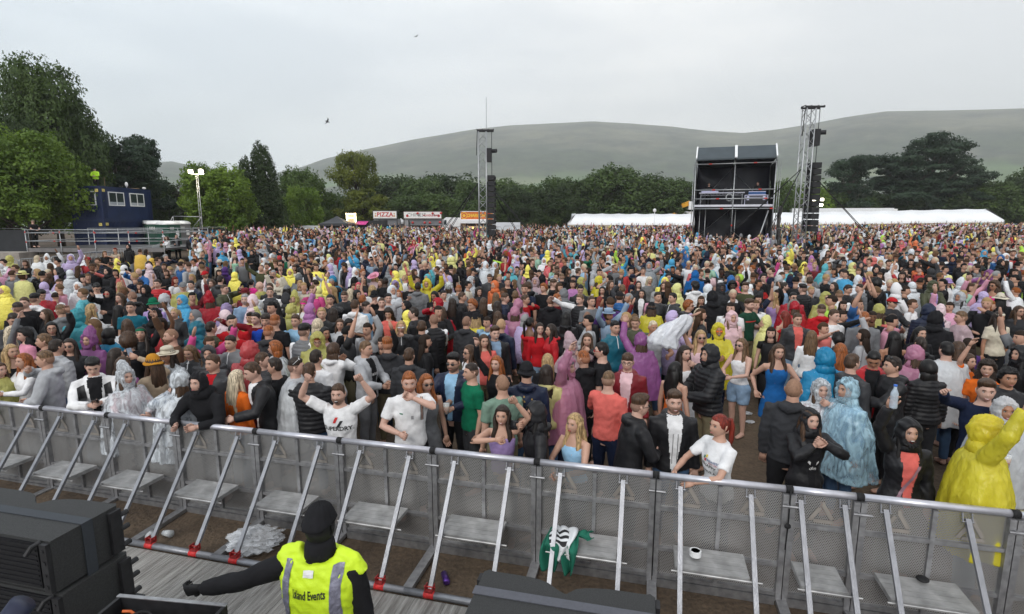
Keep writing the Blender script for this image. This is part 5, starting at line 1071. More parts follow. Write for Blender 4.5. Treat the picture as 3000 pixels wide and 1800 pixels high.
def poncho_mat(c):
    nm = 'poncho_'+c
    if nm in MATS: return MATS[nm]
    m = mat(nm, PC[c], .22, 0, .12, 7, 1.0, 13, 0, {'clear':.62,'skyclear':.72,'smoke':.8,'white':.9}.get(c,.82)); nt = m.node_tree
    n2 = [n for n in nt.nodes if n.type=='TEX_NOISE'][-1]; n2.inputs['Distortion'].default_value = 1.6; n2.inputs['Detail'].default_value = 5
    mp_ = nt.nodes.new('ShaderNodeMapping'); mp_.inputs['Scale'].default_value = (1,1,.38); tc_ = [n for n in nt.nodes if n.type=='TEX_COORD'][0]; nt.links.new(tc_.outputs['Object'], mp_.inputs[0]); nt.links.new(mp_.outputs[0], n2.inputs[0])
    if c in ('clear','skyclear'):   # creases catch more light and are more opaque
        r = nt.nodes.new('ShaderNodeValToRGB'); r.color_ramp.elements[0].position=.40; r.color_ramp.elements[0].color=(.38,.38,.38,1); r.color_ramp.elements[1].position=.62; r.color_ramp.elements[1].color=(.95,.95,.95,1); nt.links.new(n2.outputs[0], r.inputs[0]); nt.links.new(r.outputs[0], nt.nodes['Principled BSDF'].inputs['Alpha'])
    b = nt.nodes['Principled BSDF']; tl = nt.nodes.new('ShaderNodeBsdfTranslucent'); tl.inputs[0].default_value = (*PC[c],1); mi = nt.nodes.new('ShaderNodeMixShader'); mi.inputs[0].default_value = .38
    if c not in ('clear','skyclear'):
        nt.links.new(b.outputs[0], mi.inputs[1]); nt.links.new(tl.outputs[0], mi.inputs[2]); nt.links.new(mi.outputs[0], nt.nodes['Material Output'].inputs['Surface'])
    return m
VOX = .015
def body(sex, pose, lean, yaw, pitch, mouth, fine=False):
    key = ('body',sex,pose,lean,yaw,pitch,mouth,fine)
    if key in CACHE: return CACHE[key]
    S = skel(sex,pose,lean); t = MB(); add_torso(t,S,.80,1.6,0); add_arm(t,S,'L',0); add_arm(t,S,'R',0); add_legs(t,S,0)
    for sx in (-1,1): t.loft([(sx*.115,.05,.045),(sx*.117,0,.05),(sx*.12,-.08,.035),(sx*.122,-.16,.025)],np.array([.035,.042,.045,.03]),np.array([.03,.045,.032,.02]),(1,0,0),10)
    # neck up into the skull
    M = head_M(S,yaw,pitch); hb = np.array(M @ Vector((0,.012,-.03))); t.loft([S['bend']((0,0,1.48)),S['bend']((0,0,1.54)),hb],np.array([.066,.058,.052])*(1 if sex=='m' else .86),None,(1,0,0),12)
    me0 = remesh(t, VOX*(.8 if fine else 1), 1); co, fa = mesh_arrays(me0); bpy.data.meshes.remove(me0)
    mb = MB(); mb.add(co, fa, 0); add_hand(mb,S,'L'); add_hand(mb,S,'R', curl=(.15 if pose in('pointR',) else None)); add_head(mb,M,sex,mouth)
    me = mb.mesh('body', [None]*5, True); CACHE[key] = (me, S, M); return CACHE[key]
def garment(kind, sex, pose, lean):
    key = ('g',kind,sex,pose,lean)
    if key in CACHE: return CACHE[key]
    S = skel(sex,pose,lean); t = MB(); b = S['bend']; fl = 0; vox = VOX; sm = 3
    amp, fr = .006, 16
    if kind == 'tee': add_torso(t,S,.88,1.475,.019,flare=1.4); add_arm(t,S,'L',.016,0,.36); add_arm(t,S,'R',.016,0,.36)
    elif kind == 'long': add_torso(t,S,.88,1.475,.020,flare=1.4); add_arm(t,S,'L',.014,0,.97); add_arm(t,S,'R',.014,0,.97)
    elif kind in ('vest','dress','skirtdress'):
        add_torso(t,S,(.95 if kind=='vest' else .80),1.36,.008)
        if kind != 'vest': t.loft([(0,0,1.0),(0,0,.88),(0,0,.72),(0,0,.60)],np.array([.16,.19,.21,.22]),np.array([.125,.15,.165,.17]),(1,0,0),18)
        for sx in (-1,1): t.loft([b((sx*.085,-.085,1.33)),b((sx*.095,-.03,1.435)),b((sx*.085,.07,1.36))],np.array([.018,.014,.016]),None,(1,0,0),6)
    elif kind == 'offshoulder': add_torso(t,S,.80,1.36,.012); t.loft([b((0,0,1.27)),b((0,-.005,1.33)),b((0,0,1.375))],np.array([.20,.235,.19]),np.array([.14,.155,.115]),(1,0,0),20)
    elif kind in ('jacket','hoodie','puffer','open','gilet'):
        inf = {'puffer':.042,'gilet':.036}.get(kind,.028)
        add_torso(t,S,.88,1.475,inf,flare=.9)
        if kind != 'gilet': add_arm(t,S,'L',inf*.85,0,.97); add_arm(t,S,'R',inf*.85,0,.97)
        t.loft([b((0,.01,1.45)),b((0,.005,1.51))],np.array([.092,.082]),np.array([.085,.08]),(1,0,0),16)
        if kind in ('hoodie','open','jacket'): t.loft([b((-.105,.045,1.475)),b((-.06,.115,1.47)),b((0,.135,1.46)),b((.06,.115,1.47)),b((.105,.045,1.475))],np.array([.028,.042,.05,.042,.028]),None,(0,0,1),10)
        amp, fr = .009, 13
    elif kind in ('poncho','ponchoup'):
        rows = [(1.50,.085,.085),(1.45,.15,.12),(1.40,.232,.16),(1.30,.292,.195),(1.15,.335,.225),(.98,.36,.245),(.80,.385,.26),(.62,.40,.27)]
        rg = np.random.default_rng(len(pose)*7+(sex=='f')); ph = rg.uniform(0,6,4)
        def rip(n, m):
            a = np.arange(m)*2*math.pi/m; k = np.ones((n,m))
            for i in range(n): k[i] += (i/n)**1.2*(.08*np.sin(5*a+ph[0])+.07*np.sin(9*a+ph[1]+.25*i)+.05*np.sin(14*a+ph[2]-.2*i))
            return k
        t.loft([b((0,0,z)) for z,_,_ in rows],np.array([r[1] for r in rows]),np.array([r[2] for r in rows]),(1,0,0),48,0,True,rip)
        for k in 'LR':
            add_arm(t,S,k,.030,0,.55); add_arm(t,S,k,.026,.4,1.0)
        vox = .017; amp, fr = .005, 13; sm = 1
    elif kind in ('trousers','shorts','skirt'):
        if kind == 'skirt': t.loft([(0,0,1.03),(0,0,.92),(0,0,.75)],np.array([.14,.19,.21]),np.array([.11,.14,.16]),(1,0,0),18)
        else: add_torso(t,S,.80,1.05,.003); add_legs(t,S,.014 if kind=='trousers' else .03,.09 if kind=='trousers' else .60)
        vox = .022
    seed = sum(map(ord,kind+pose))
    def disp(co, no):
        d = wob(co,amp,fr,seed)
        if kind in ('puffer','gilet'): d = d*.5+.011*np.abs(np.sin(co[:,2]*math.pi/.058))-.004
        if kind in ('poncho','ponchoup'): d = d+wob(co*np.array([1,1,.3]),.010,24,seed+1)*np.clip((1.6-co[:,2])*1.6,.25,1)+wob(co,.0025,60,seed+2)
        return d
    me = remesh(t, vox, sm, disp); me.name = kind
    # open jackets show the shirt underneath: second material on a strip of the front
    me.materials.clear(); me.materials.append(None); me.materials.append(None)
    if kind in ('open','jacket'):
        n = len(me.polygons); ce = np.empty(n*3,np.float32); me.polygons.foreach_get('center',ce); ce = ce.reshape(-1,3); nn = np.empty(n*3,np.float32); me.polygons.foreach_get('normal',nn); nn = nn.reshape(-1,3)
        w = .014 if kind=='jacket' else .028+.055*np.clip((ce[:,2]-.9)/.55,0,1); lz = np.abs(S['eL'][2])
        idx = ((np.abs(ce[:,0]) < w) & (nn[:,1] < -.35) & (ce[:,2] > (1.3 if kind=='jacket' else .9)) & (ce[:,2] < 1.5) & (ce[:,1] > -.24 - (R(lean)*.5))).astype(np.int32); me.polygons.foreach_set('material_index', idx)
    CACHE[key] = me; return me
def headshell(tfun, name, nt=30, nf=34, seed=0, sex='m', mifun=None):
    x,y,z = head_grid(nt,nf); X,Y,Z = head_pts(x,y,z,sex); V = np.stack([X,Y,Z],-1); n = np.stack([X/.076**2,Y/.098**2,Z/.118**2],-1); n /= np.linalg.norm(n,axis=-1)[...,None]
    V = V+n*tfun(x,y,z)[...,None]; V, F = closed(V,nt,nf); mb = MB(); mb.add(V,F,0)
    if mifun is not None:
        for i,f in enumerate(mb.f):
            c = V[list(f)].mean(0); mb.m[i] = mifun(c)
    return mb
def sstep(a,b,x): t = np.clip((x-a)/(b-a),0,1); return t*t*(3-2*t)
def hair(kind):
    key = ('hair',kind)
    if key in CACHE: return CACHE[key]
    rn = np.random.default_rng(sum(map(ord,kind))); az = None
    def line(x,y,z,front,side,back): # hairline height by direction; y<0 is the face
        a = np.arctan2(np.abs(x),-y)/math.pi  # 0 front .. 1 back
        return np.interp(a,[0,.28,.42,.52,.7,1],[front,front-.05,side,side-.1,back+.1,back])
    def strands(x,y,z,a=.0035,k=26): return a*np.sin(np.arctan2(x,-y)*k+5*z)*np.clip(1-z*z,0,1)
    if kind in ('short','fade','quiff','crew','fringe'):
        top = {'short':.013,'fade':.018,'quiff':.030,'crew':.008,'fringe':.022}[kind]
        def f(x,y,z):
            L = line(x,y,z,.62 if kind!='fringe' else .42,.12,-.48); m = sstep(L-.05,L+.06,z); t = (.004+top*sstep(.35,.8,z)) 
            if kind=='quiff': t = t+.022*sstep(.1,.8,-y)*sstep(.5,.8,z)
            t = t+strands(x,y,z,.003 if kind!='crew' else .001)+ (.004*np.sin(31*x+17*y)*np.sin(23*y-9*z)*sstep(.5,.8,z) if kind!='crew' else 0)
            return np.where(m>.02, -.006+(t+.006)*m, -.006)
        mb = headshell(f,'hair',mifun=(lambda c: 1 if c[2] < .045 else 0) if kind!='short' else None)
    elif kind in ('long','longwavy','longback','straight'):
        def f(x,y,z): L = line(x,y,z,.66,-.15,-1.2); m = sstep(L-.05,L+.08,z); return -.006+(.022+strands(x,y,z,.004,18))*m
        mb = headshell(f,'hair'); wv = .012 if kind=='longwavy' else .004; ln = .46 if kind!='straight' else .52
        zz = np.linspace(.05,-ln,14); t = (zz-.05)/(-ln-.05)
        def rip(n,m):
            a = np.arange(m)*2*math.pi/m; k = np.ones((n,m))
            for i in range(n): k[i] += .05*np.sin(7*a+1.2*i*(wv>.01))+.04*np.sin(13*a+2)+ (.08*np.sin(4*a+i*.9) if wv>.01 else 0)
            return k
        mb.loft(np.stack([wv*np.sin(zz*22), .040+.055*np.sin(t*2.2), zz],1), .080+.028*np.sin(t*2.6), np.interp(t,[0,.3,.7,1],[.058,.055,.042,.02]), (1,0,0), 26, 0, True, rip)
        if kind != 'longback':
            for s in (-1,1):
                l2 = ln*.82; zz = np.linspace(.045,-l2,10); t = np.linspace(0,1,10); mb.loft(np.stack([s*(.066+.022*np.sin(t*2.5))+wv*np.sin(zz*25+s), .0-.070*t**1.2, zz],1), .016+.016*np.sin(t*2.8), .026+.012*np.sin(t*2.8), (1,0,0), 9, 0)
    elif kind == 'bob':
        def f(x,y,z): L = line(x,y,z,.60,-.6,-1.2); m = sstep(L-.05,L+.08,z); return -.006+(.032+strands(x,y,z,.004,20))*m
        mb = headshell(f,'hair'); mb.loft([(0,.03,-.0),(0,.035,-.08),(0,.035,-.15),(0,.03,-.19)],np.array([.085,.105,.11,.09]),np.array([.07,.075,.07,.045]),(1,0,0),20)
    elif kind in ('curly','afro','curlylong'):
        R0 = {'curly':.030,'afro':.055,'curlylong':.042}[kind]
        def f(x,y,z): L = line(x,y,z,.60,.0,-.75); m = sstep(L-.05,L+.08,z); return -.006+(R0+.009*np.sin(17*x+3)*np.sin(19*y+1)+.009*np.sin(23*z)*np.sin(21*x+9*y))*m
        mb = headshell(f,'hair')
        if kind=='curlylong':
            zz = np.linspace(.03,-.33,11); 
            def rip(n,m):
                a = np.arange(m)*2*math.pi/m; k = np.ones((n,m))
                for i in range(n): k[i] += .12*np.sin(5*a+i*1.7)+.09*np.sin(9*a-i*2.1)
                return k
            mb.loft(np.stack([0*zz,.045+0*zz,zz],1), np.linspace(.10,.14,11)*np.array([.9,1,1,1.05,1.1,1.1,1.1,1.05,1,.85,.5]), .075, (1,0,0), 22, 0, True, rip)
    elif kind in ('pony','bun','braid'):
        def f(x,y,z): L = line(x,y,z,.62,-.05,-.55); m = sstep(L-.05,L+.06,z); return -.006+(.014+strands(x,y,z,.002,30))*m
        mb = headshell(f,'hair')
        if kind=='bun': mb.ball((0,.075,.095),.045,.045,.04)
        else: mb.tube([(0,.095,.05),(0,.135,.045),(.01,.15,-.03),(.02,.14,-.16),(.02,.13,-.32 if kind=='braid' else -.24)],[.022,.028,.03,.024,.008],8)
    elif kind == 'buzz':
        def f(x,y,z): L = line(x,y,z,.62,.1,-.5); m = sstep(L-.04,L+.04,z); return -.006+.0085*m
        mb = headshell(f,'hair',mifun=lambda c:1)
    elif kind == 'balding':
        def f(x,y,z): L = line(x,y,z,.9,.15,-.5); m = sstep(L-.04,L+.04,z)*sstep(.85,.65,z); return -.006+.012*m
        mb = headshell(f,'hair',mifun=lambda c:1)
    me = mb.mesh('hair',[None,None],True); CACHE[key] = me; return me
def beardmesh(kind='stubble'):
    key = ('beard',kind)
    if key in CACHE: return CACHE[key]
    th = .0015 if kind=='stubble' else .010
    def f(x,y,z):
        X = .076*x; Z = .118*z; m = sstep(-.18,-.30,z)*sstep(.25,.0,y); mo = np.exp(-((X/.026)**2+((Z+.060)/.011)**2)); low = sstep(-1.0,-.93,z)
        return -.006+(.006+th)*m*(mo<.45)*low
    me = headshell(f,'beard').mesh('beard',[None],True); CACHE[key] = me; return me
def headgear(kind):
    key = ('hg',kind)
    if key in CACHE: return CACHE[key]
    mb = None
    if kind in ('hood','hoodpoint','hoodtight','furhood','ponchohood','ponchopoint'):
        pk = kind in ('hoodpoint','ponchopoint'); th = {'hoodtight':.020,'ponchohood':.036,'ponchopoint':.034}.get(kind,.032); op = .62 if kind!='hoodtight' else .56
        def f(x,y,z):
            a = -y*.96-z*.10; side = np.abs(x); m = 1-sstep(op,op+.12,-y*1.0+ -.25*np.clip(z-.3,0,1)+ -.0*side); t = th+.004*np.sin(9*z+5*x)+.004*np.sin(13*x+7*y)
            t = t+.018*sstep(.2,-.9,z)
            if pk: t = t+.10*np.exp(-(((x)/.38)**2+((y-.28)/.55)**2))*(z>0)*sstep(.2,.9,z)
            if kind.startswith('poncho'): t = t+.007*np.sin(23*x+11*z)*np.sin(17*y+5*z)
            return np.where(m>.5, t, -.03)
        mb = headshell(f,'hood',36,44); mb.loft([(0,.012,-.06),(0,.02,-.12),(0,.02,-.175)],np.array([.095,.115,.14]),np.array([.095,.105,.115]),(1,0,0),20)
        if kind=='furhood':
            t = np.linspace(0,2*math.pi,26); mb.loft(np.stack([.105*np.sin(t),-.07+0*t,.01+.14*np.cos(t)],1),.035+.006*np.sin(t*17),None,(0,1,0),10,1,False)
    elif kind == 'beanie':
        def f(x,y,z): m = sstep(.28,.34,z+.25*np.clip(y,0,1)+.0); return -.008+(.020+.008+.012*sstep(.6,1,z))*m+.002*np.sin(np.arctan2(x,-y)*30)*m
        mb = headshell(f,'beanie',34,44)
    elif kind in ('cap','capback'):
        def f(x,y,z): m = sstep(.36,.40,z+.12*np.clip(y,0,1)); return -.008+.026*m
        mb = headshell(f,'cap',34,40); s = -1 if kind=='cap' else 1; a = np.linspace(-1.15,1.15,12); v = []
        for rr, dz in ((.092,.048),(.165,.030)):
            for q in a: v.append((math.sin(q)*(.078 if rr<.1 else .074), s*math.cos(q)*rr if rr<.1 else s*(.02+math.cos(q)*rr), dz+(-.008*abs(math.sin(q)) if rr>.1 else 0)))
        v = np.array(v); v = np.vstack([v, v-(0,0,.006)]); n = 12
        fcs = [(i,i+1,n+i+1,n+i) for i in range(n-1)]+[(2*n+i+1,2*n+i,3*n+i,3*n+i+1) for i in range(n-1)]+[(n+i,n+i+1,3*n+i+1,3*n+i) for i in range(n-1)]+[(0,n,3*n,2*n),(2*n-1,n-1,3*n-1,4*n-1)]
        mb.add(v,fcs,1)
    elif kind in ('bucket','sunhat','straw','cowboy','fedora'):
        def f(x,y,z): m = sstep(.34,.38,z); return -.008+(.024+.012*sstep(.5,.9,z))*m
        mb = headshell(f,'hat',34,40); br = {'bucket':(.125,-.035),'sunhat':(.175,-.03),'straw':(.150,.0),'cowboy':(.19,.02),'fedora':(.155,-.005)}[kind]; m = 36; a = np.arange(m)*2*math.pi/m; v = []
        for r_,dz in ((.088,.042),(br[0],.042+br[1]),(br[0],.034+br[1]),(.086,.032)):
            w = (.03*np.abs(np.cos(a)) if kind=='cowboy' and r_>.1 else .008*np.sin(3*a)*(r_>.1)); v += list(np.stack([r_*np.sin(a)*(.92),-r_*np.cos(a)*1.12,dz+w],1))
        mb.add(v,[(i*m+j,((i+1)%4)*m+j,((i+1)%4)*m+(j+1)%m,i*m+(j+1)%m) for i in range(4) for j in range(m)],0)
        if kind in ('straw','fedora','sunhat'):
            t = np.linspace(0,2*math.pi,25); mb.loft(np.stack([.094*np.sin(t),-.114*np.cos(t)+.002,.056+0*t],1),.004,.012,(1,0,0),6,1,False)
        if kind in('cowboy','fedora','straw'): mb.loft([(0,0,.10),(0,0,.135),(0,0,.150)],np.array([.085,.070,.045]),np.array([.098,.090,.06]),(1,0,0),20,0)
    elif kind == 'headband':
        def f(x,y,z): m = sstep(.40,.44,z)*sstep(.80,.72,z); return -.008+.022*m
        mb = headshell(f,'headband',40,40)
    elif kind in ('shades','glasses','shades_up'):
        mb = MB(); 
        for s in (-1,1):
            if kind!='glasses': mb.loft([(s*.033,-.100,.008),(s*.033,-.094,.008)],.024,.017,(1,0,0),14,0)
            else:
                t = np.linspace(0,2*math.pi,15); mb.loft(np.stack([s*.033+.021*np.cos(t),-.099+0*t,.008+.016*np.sin(t)],1),.0022,None,(0,1,0),5,0,False)
            mb.tube([(s*.056,-.094,.012),(s*.078,-.05,.012),(s*.082,.0,.010)],.0028,5,0)
        mb.tube([(-.012,-.100,.011),(.012,-.100,.011)],.003,5,0)
        if kind=='shades_up': mb.xf(Matrix.Translation((0,.0,.008)) @ Matrix.Rotation(R(-38),4,'X') @ Matrix.Translation((0,-.006,.052)))
    me = mb.mesh(kind,[None,None],True); CACHE[key] = me; return me
# ---------------------------------------------------------------- who stands where (read off the photograph, one line a person)
TAB = {
'Q1':(0,850,.3032,'''
110 600 f longwavy/blonde vest/black 70 rest
232 690 f long/ginger long/white -20 phone phone
440 690 m fade/lightbrown hoodie/lightgrey -65 faceL =boy in the pale grey hooded top with black stripes, biting his nails
900 750 m quiff/black open/white/black 35 phone pit22 phone =boy in white and black jacket looking down at his phone
1215 850 f long/brown poncho/clear/palepink 65 front ponchopoint =girl in clear pointed rain hood looking right at the rail
1740 880 f long/brown poncho/clear/denim -125 both_face ponchohood =person in clear hooded poncho facing away at the rail, hands raised
1620 655 f long/darkbrown/tan poncho/clear/grey -5 rest straw/cream m1 =laughing woman in a cream brimmed straw hat
1480 710 f long/brown long/beige -110 camL bucket/mustard phone =person in mustard bucket hat lifting a phone
1655 450 m buzz/lightbrown long/brown -45 upL beard =bearded man with raised hand blowing vapour, brown patterned top
1840 640 f long/lightbrown jacket/charcoal -5 rest pit18
865 515 f long/brown poncho/mauve 0 rest ponchopoint =young woman in a mauve pointed poncho hood facing the stage
545 560 m short/darkbrown hoodie/lightgrey 165 rest
430 500 m short/lightbrown open/black/pink -60 rest
240 440 f curlylong/black tee/pink -30 rest
120 425 f longwavy/platinum long/grey 125 upL shades_up/black
130 290 m short/darkbrown jacket/charcoal 55 phone pit25
175 185 m fade/darkbrown long/black -105 rest shades/white
240 130 m short/brown long/black 20 rest
340 95 m quiff/black hoodie/white 170 rest
400 50 m quiff/black poncho/red 60 rest pit20
450 240 f long/brown open/black/black -40 rest
590 205 m fade/lightbrown hoodie/grey -105 rest shades/white
500 375 f long/black jacket/black 40 upR glasses
885 190 f longwavy/blonde long/white 145 phone phone
745 260 m short/black poncho/turq 175 rest ponchohood
1150 200 f straight/black/tan vest/black 165 rest
1265 175 m fade/darkbrown tee/teal 15 rest =young man with dark cropped hair in slate teal T-shirt
1230 345 f long/brown poncho/white -130 rest
1280 65 m buzz/brown jacket/black -95 rest shades
1480 135 m short/brown jacket/lilac -10 rest bucket/green shades =man in a green leaf print bucket hat and dark glasses
1500 245 m short/black hoodie/black 178 rest hood
1690 230 f pony/blonde jacket/charcoal -5 rest
1590 95 f long/brown poncho/white 175 rest ponchohood
1905 385 m short/black jacket/teal 160 rest hood
1120 640 f long/darkbrown long/lilac 150 rest
1190 725 f longwavy/brown long/mauve 170 rest
1240 495 f afro/brown long/black -150 rest
1055 440 f bob/black poncho/blue 175 rest
1360 430 f long/darkbrown jacket/black 25 upR headband/green pit-15
15 890 f long/brown poncho/paleyellow 80 rest
680 590 f long/darkbrown tee/charcoal 20 rest shades
'''),
'Q2':(500,850,.3032,'''
270 915 m short/black hoodie/black -12 lean hoodtight lean14 =boy in a black hood leaning on the rail with hands hanging
410 715 m short/brown open/charcoal/red -20 rest =young man with red polo under a dark coat behind the black hood
365 620 f long/brown puffer/charcoal 20 rest hood =person deep inside a charcoal padded hood
580 520 m fade/darkbrown jacket/grey -8 rest =pale boy in grey zipped hooded jacket facing the stage
640 860 f straight/platinum long/orange 150 rest =woman with very long platinum hair in an orange red top
795 795 m short/brown open/black/white -50 leanR pit15 lean12 =man in black jacket reaching down to grip the rail
1010 745 m short/darkbrown tee/black -90 rest
885 690 m short/brown jacket/charcoal 110 rest
1215 800 m fade/darkbrown/pale poncho/white 100 lean shades_up/white yaw10 =man in a milky white poncho with white glasses on his head
1405 665 m short/darkbrown tee/white 160 rest
1340 800 m short/brown puffer/black 178 rest
1620 1010 m short/brown/pale tee/white 0 up2 m1 beard lean4 =cheering bearded man with both fists raised, white printed T-shirt
1885 575 m short/lightbrown open/lightgrey/black 75 front =young man in profile with pale grey jacket over black printed shirt
1290 440 m quiff/black gilet/grey 160 rest =man with black hair in grey padded gilet seen from behind
1420 490 m fringe/ginger poncho/paleyellow 15 rest ponchohood glasses pit15
1490 425 f long/black/tan long/palepink 50 rest
1640 365 f long/brown poncho/white 10 rest
1725 345 f curly/black/brown tee/black 35 face
1210 305 m fade/brown tee/skyblue -5 rest =boy with heavy brown fringe in pale blue T-shirt
950 410 m crew/ginger hoodie/charcoal 160 rest
1010 310 m fade/ginger tee/black 170 rest
825 295 m short/darkbrown long/darkred -10 pointL shades_up m2 =smiling man in dark red top with glasses up and pointing
920 300 m fringe/darkbrown tee/royal 10 rest
590 315 m fade/black long/red 30 rest
605 400 m crew/black long/red 10 rest pit30
390 375 m short/darkbrown jacket/olive 150 rest
540 190 f long/brown poncho/lilac 170 rest ponchohood =person in pale lilac white poncho with square hood, back turned
370 100 f long/brown poncho/red -140 rest ponchopoint =person in glossy red poncho with peaked hood
720 95 m short/grey long/paledenim 10 rest beard =older bearded man in pale blue shirt
840 155 f bob/platinum poncho/clear/white -50 rest ponchohood glasses
1010 160 f straight/black long/black -115 rest
1195 90 f long/blonde poncho/paleyellow 0 rest ponchopoint
1165 195 f bob/platinum poncho/paleyellow 172 rest ponchohood
1290 155 f long/lightbrown tee/white 0 rest headband/hotpink =woman with a hot pink headband
1540 100 m short/black jacket/black 10 face
1460 235 m short/blonde jacket/black 20 rest
1570 230 f straight/darkbrown long/black 175 rest
1680 60 m crew/brown jacket/black 0 rest pit25
1780 155 m short/brown hoodie/white 170 rest
1890 190 m fade/darkbrown jacket/skyblue 90 rest
1010 565 f bob/ginger poncho/clear/white -80 rest =woman with auburn bob in profile, clear hood down
765 595 m short/black poncho/coral 172 rest ponchohood
1420 345 f bob/platinum long/grey 178 rest
960 25 m short/brown gilet/charcoal 20 rest
'''),
'Q3':(1000,900,.3369,'''
590 655 m short/ginger/pale tee/white 12 face beard pit8 =man in a white football shirt holding a fist to his mouth
740 665 f longwavy/ginger dress/grey 30 rest shades =woman with long ginger hair and round sunglasses
975 490 m quiff/black/fair open/navy/skyblue -20 cups shades beard cup cup2 =man in mirrored sunglasses holding two beers
1130 570 m crew/darkbrown/fair tee/green -65 cupL m2 cup =grinning man in green polo shirt with beer
1350 495 f long/ginger long/black -25 upL
1240 300 f long/brown long/coral 20 rest
1335 262 m quiff/brown open/black/paledenim 20 rest m1
1400 675 m buzz/lightbrown tee/sage -155 rest =man with shaved head in sage green T-shirt, back turned
1400 945 f longwavy/darkbrown vest/lilac -12 girl m2 h.97 =dancing woman at the rail with one arm raised, lilac crop top
1610 570 m short/black jacket/navy 178 rest bucket/black =person in a black bucket hat and gold patterned jacket
1690 930 f long/black jacket/black -75 faceL hood =person hunched in a black hood with hand at mouth, at the rail
590 430 m short/brown hoodie/charcoal 170 rest
400 335 m quiff/ginger hoodie/charcoal -160 rest glasses
700 180 m short/brown hoodie/black 178 rest
805 145 m buzz/brown gilet/black -150 front pit15
520 175 f longwavy/blonde jacket/charcoal 10 face shades/white =blonde woman with white framed dark glasses
310 175 f straight/brown long/white -85 rest
410 60 f curlylong/darkbrown tee/coral 0 rest pit15
630 60 m short/darkbrown jacket/black -90 rest
875 45 f long/brown poncho/red 178 rest
1090 135 m buzz/brown hoodie/charcoal 150 rest
1172 105 f long/blonde poncho/yellow 170 rest beanie/black
1360 85 f long/brown long/mauve 172 rest
1510 50 f long/brown poncho/pink 178 rest ponchohood
1390 175 m buzz/blonde jacket/navy 150 rest
1640 140 f braid/black/brown offshoulder/red 130 rest =woman with a long black braid in red off shoulder dress
1725 205 f long/darkbrown long/red 10 rest m2
'''),
'Q4':(1500,900,.3369,'''
340 205 f long/darkbrown jacket/red -75 rest
510 335 f long/black poncho/palepink 40 face ponchopoint =person in a pale pink pointed hood with face in shadow
480 545 f long/brown poncho/pink 60 upL ponchohood headband/grey
310 475 f longback/blonde long/black 175 rest
300 580 f longback/darkbrown jacket/paleyellow 170 rest
655 305 f long/brown jacket/black -10 face
620 495 m crew/ginger hoodie/black -135 rest
780 405 m short/black tee/black -110 rest shades/red
895 185 m fade/black jacket/teal 20 rest =young man with cropped black hair in a teal rain jacket
1075 140 m short/lightbrown jacket/olive -20 rest pit15
1120 295 f long/brown poncho/mauve 178 upR ponchohood =person in mauve hooded poncho with one arm raised, back turned
840 640 m crew/lightbrown long/coral 145 cupR cup =man with cropped hair in coral polo, back turned
1005 485 m fringe/brown open/darkred/palepink -20 rest glasses =boy in black framed glasses and dark red track jacket
1420 550 f longwavy/black dress/orange 130 rest
1500 405 f long/darkbrown dress/white 20 face =woman in white dress smoking, hand at mouth
1640 265 f long/blonde vest/palepink -5 upL shades =blonde woman in dark glasses lifting a clear poncho
1720 420 m short/black puffer/black -80 front hood h1.06 =tall man in black padded coat with hood up, in profile
545 1015 f longwavy/blonde vest/skyblue -45 front =young woman with long fair hair in pale blue straps at rail
1110 865 m quiff/brown jacket/black 100 front shades lean8 bottle =man in black shell jacket and sunglasses, turned right at rail
1410 830 m quiff/brown puffer/black/white -5 rest shades_up/grey beard m2 =grinning bearded man in black puffer over white top
'''),
'Q5':(2000,950,.337,'''
320 885 f pony/red/fair tee/white -70 lean h1.0 =woman with dark red ponytail in white printed T-shirt holding the rail
1110 835 f long/brown open/black/black 0 both_face hoodtight =woman in a black hood lighting a cigarette, bottle in hand
965 575 m buzz/lightbrown/fair hoodie/charcoal 140 rest h1.06 =broad man with shaved neck in charcoal jacket, back turned
1200 600 f long/brown poncho/clear/palepink -8 face ponchohood m2 =laughing woman under a clear plastic hood, hand on cheek
1430 575 m short/darkbrown poncho/skyclear/skyblue -80 rest ponchohood =boy in shiny clear blue poncho, in profile
830 245 f longwavy/brown dress/blue -5 hip =woman in a royal blue vest dress with hand on hip
510 185 f long/lightbrown vest/white -60 front shades sh =woman in sunglasses with white top and denim shorts
1120 115 f long/lightbrown long/white 150 rest
1240 300 m short/black poncho/blue 178 rest ponchohood =person in bright blue hooded poncho, back turned
1370 235 f longback/ginger long/teal 170 rest
1470 345 m short/brown jacket/charcoal 110 rest
1350 135 f curly/black/brown jacket/charcoal 175 rest
310 60 f long/black/tan poncho/yellow -10 phone ponchohood shades/orange m1 =woman in amber sunglasses and yellow poncho hood
'''),
'Q6':(2450,950,.3841,'''
550 825 f long/black/fair open/black/coral -12 upL hood m1 bottle =laughing woman in black hood raising a water bottle, coral top
1150 825 f pony/ginger poncho/yellow 60 upL ponchohood m2 h1.04 =woman in big yellow poncho raising an arm, far right of rail
1285 660 f long/ginger/tan poncho/white -20 cupL ponchohood m2 cup
1140 515 m quiff/brown long/navy -30 pointL m2 =grinning curly fringed man in navy top reaching an arm up
1310 415 m curly/black/tan jacket/black -20 rest
1000 300 f long/brown tee/orange 20 upL =woman with long brown hair in orange top raising an arm
1150 345 f curlylong/darkbrown tee/orange -40 rest m2
430 325 m short/darkbrown jacket/black -100 phone shades_up =man in black shell jacket, sunglasses pushed up, turned left
280 305 m short/black/tan open/red/black -30 rest pit30
840 205 m short/black poncho/white 170 rest
640 150 f pony/darkbrown jacket/black 170 rest
440 110 f straight/black/tan vest/black 172 rest =woman with very long straight black hair and bare shoulders
640 75 f long/black long/black 0 rest
600 235 f long/brown poncho/pink 178 rest ponchohood
1400 235 f long/black jacket/black -90 rest hood
930 190 f long/brown long/black 175 rest
700 345 f bob/black puffer/black 175 rest
'''),
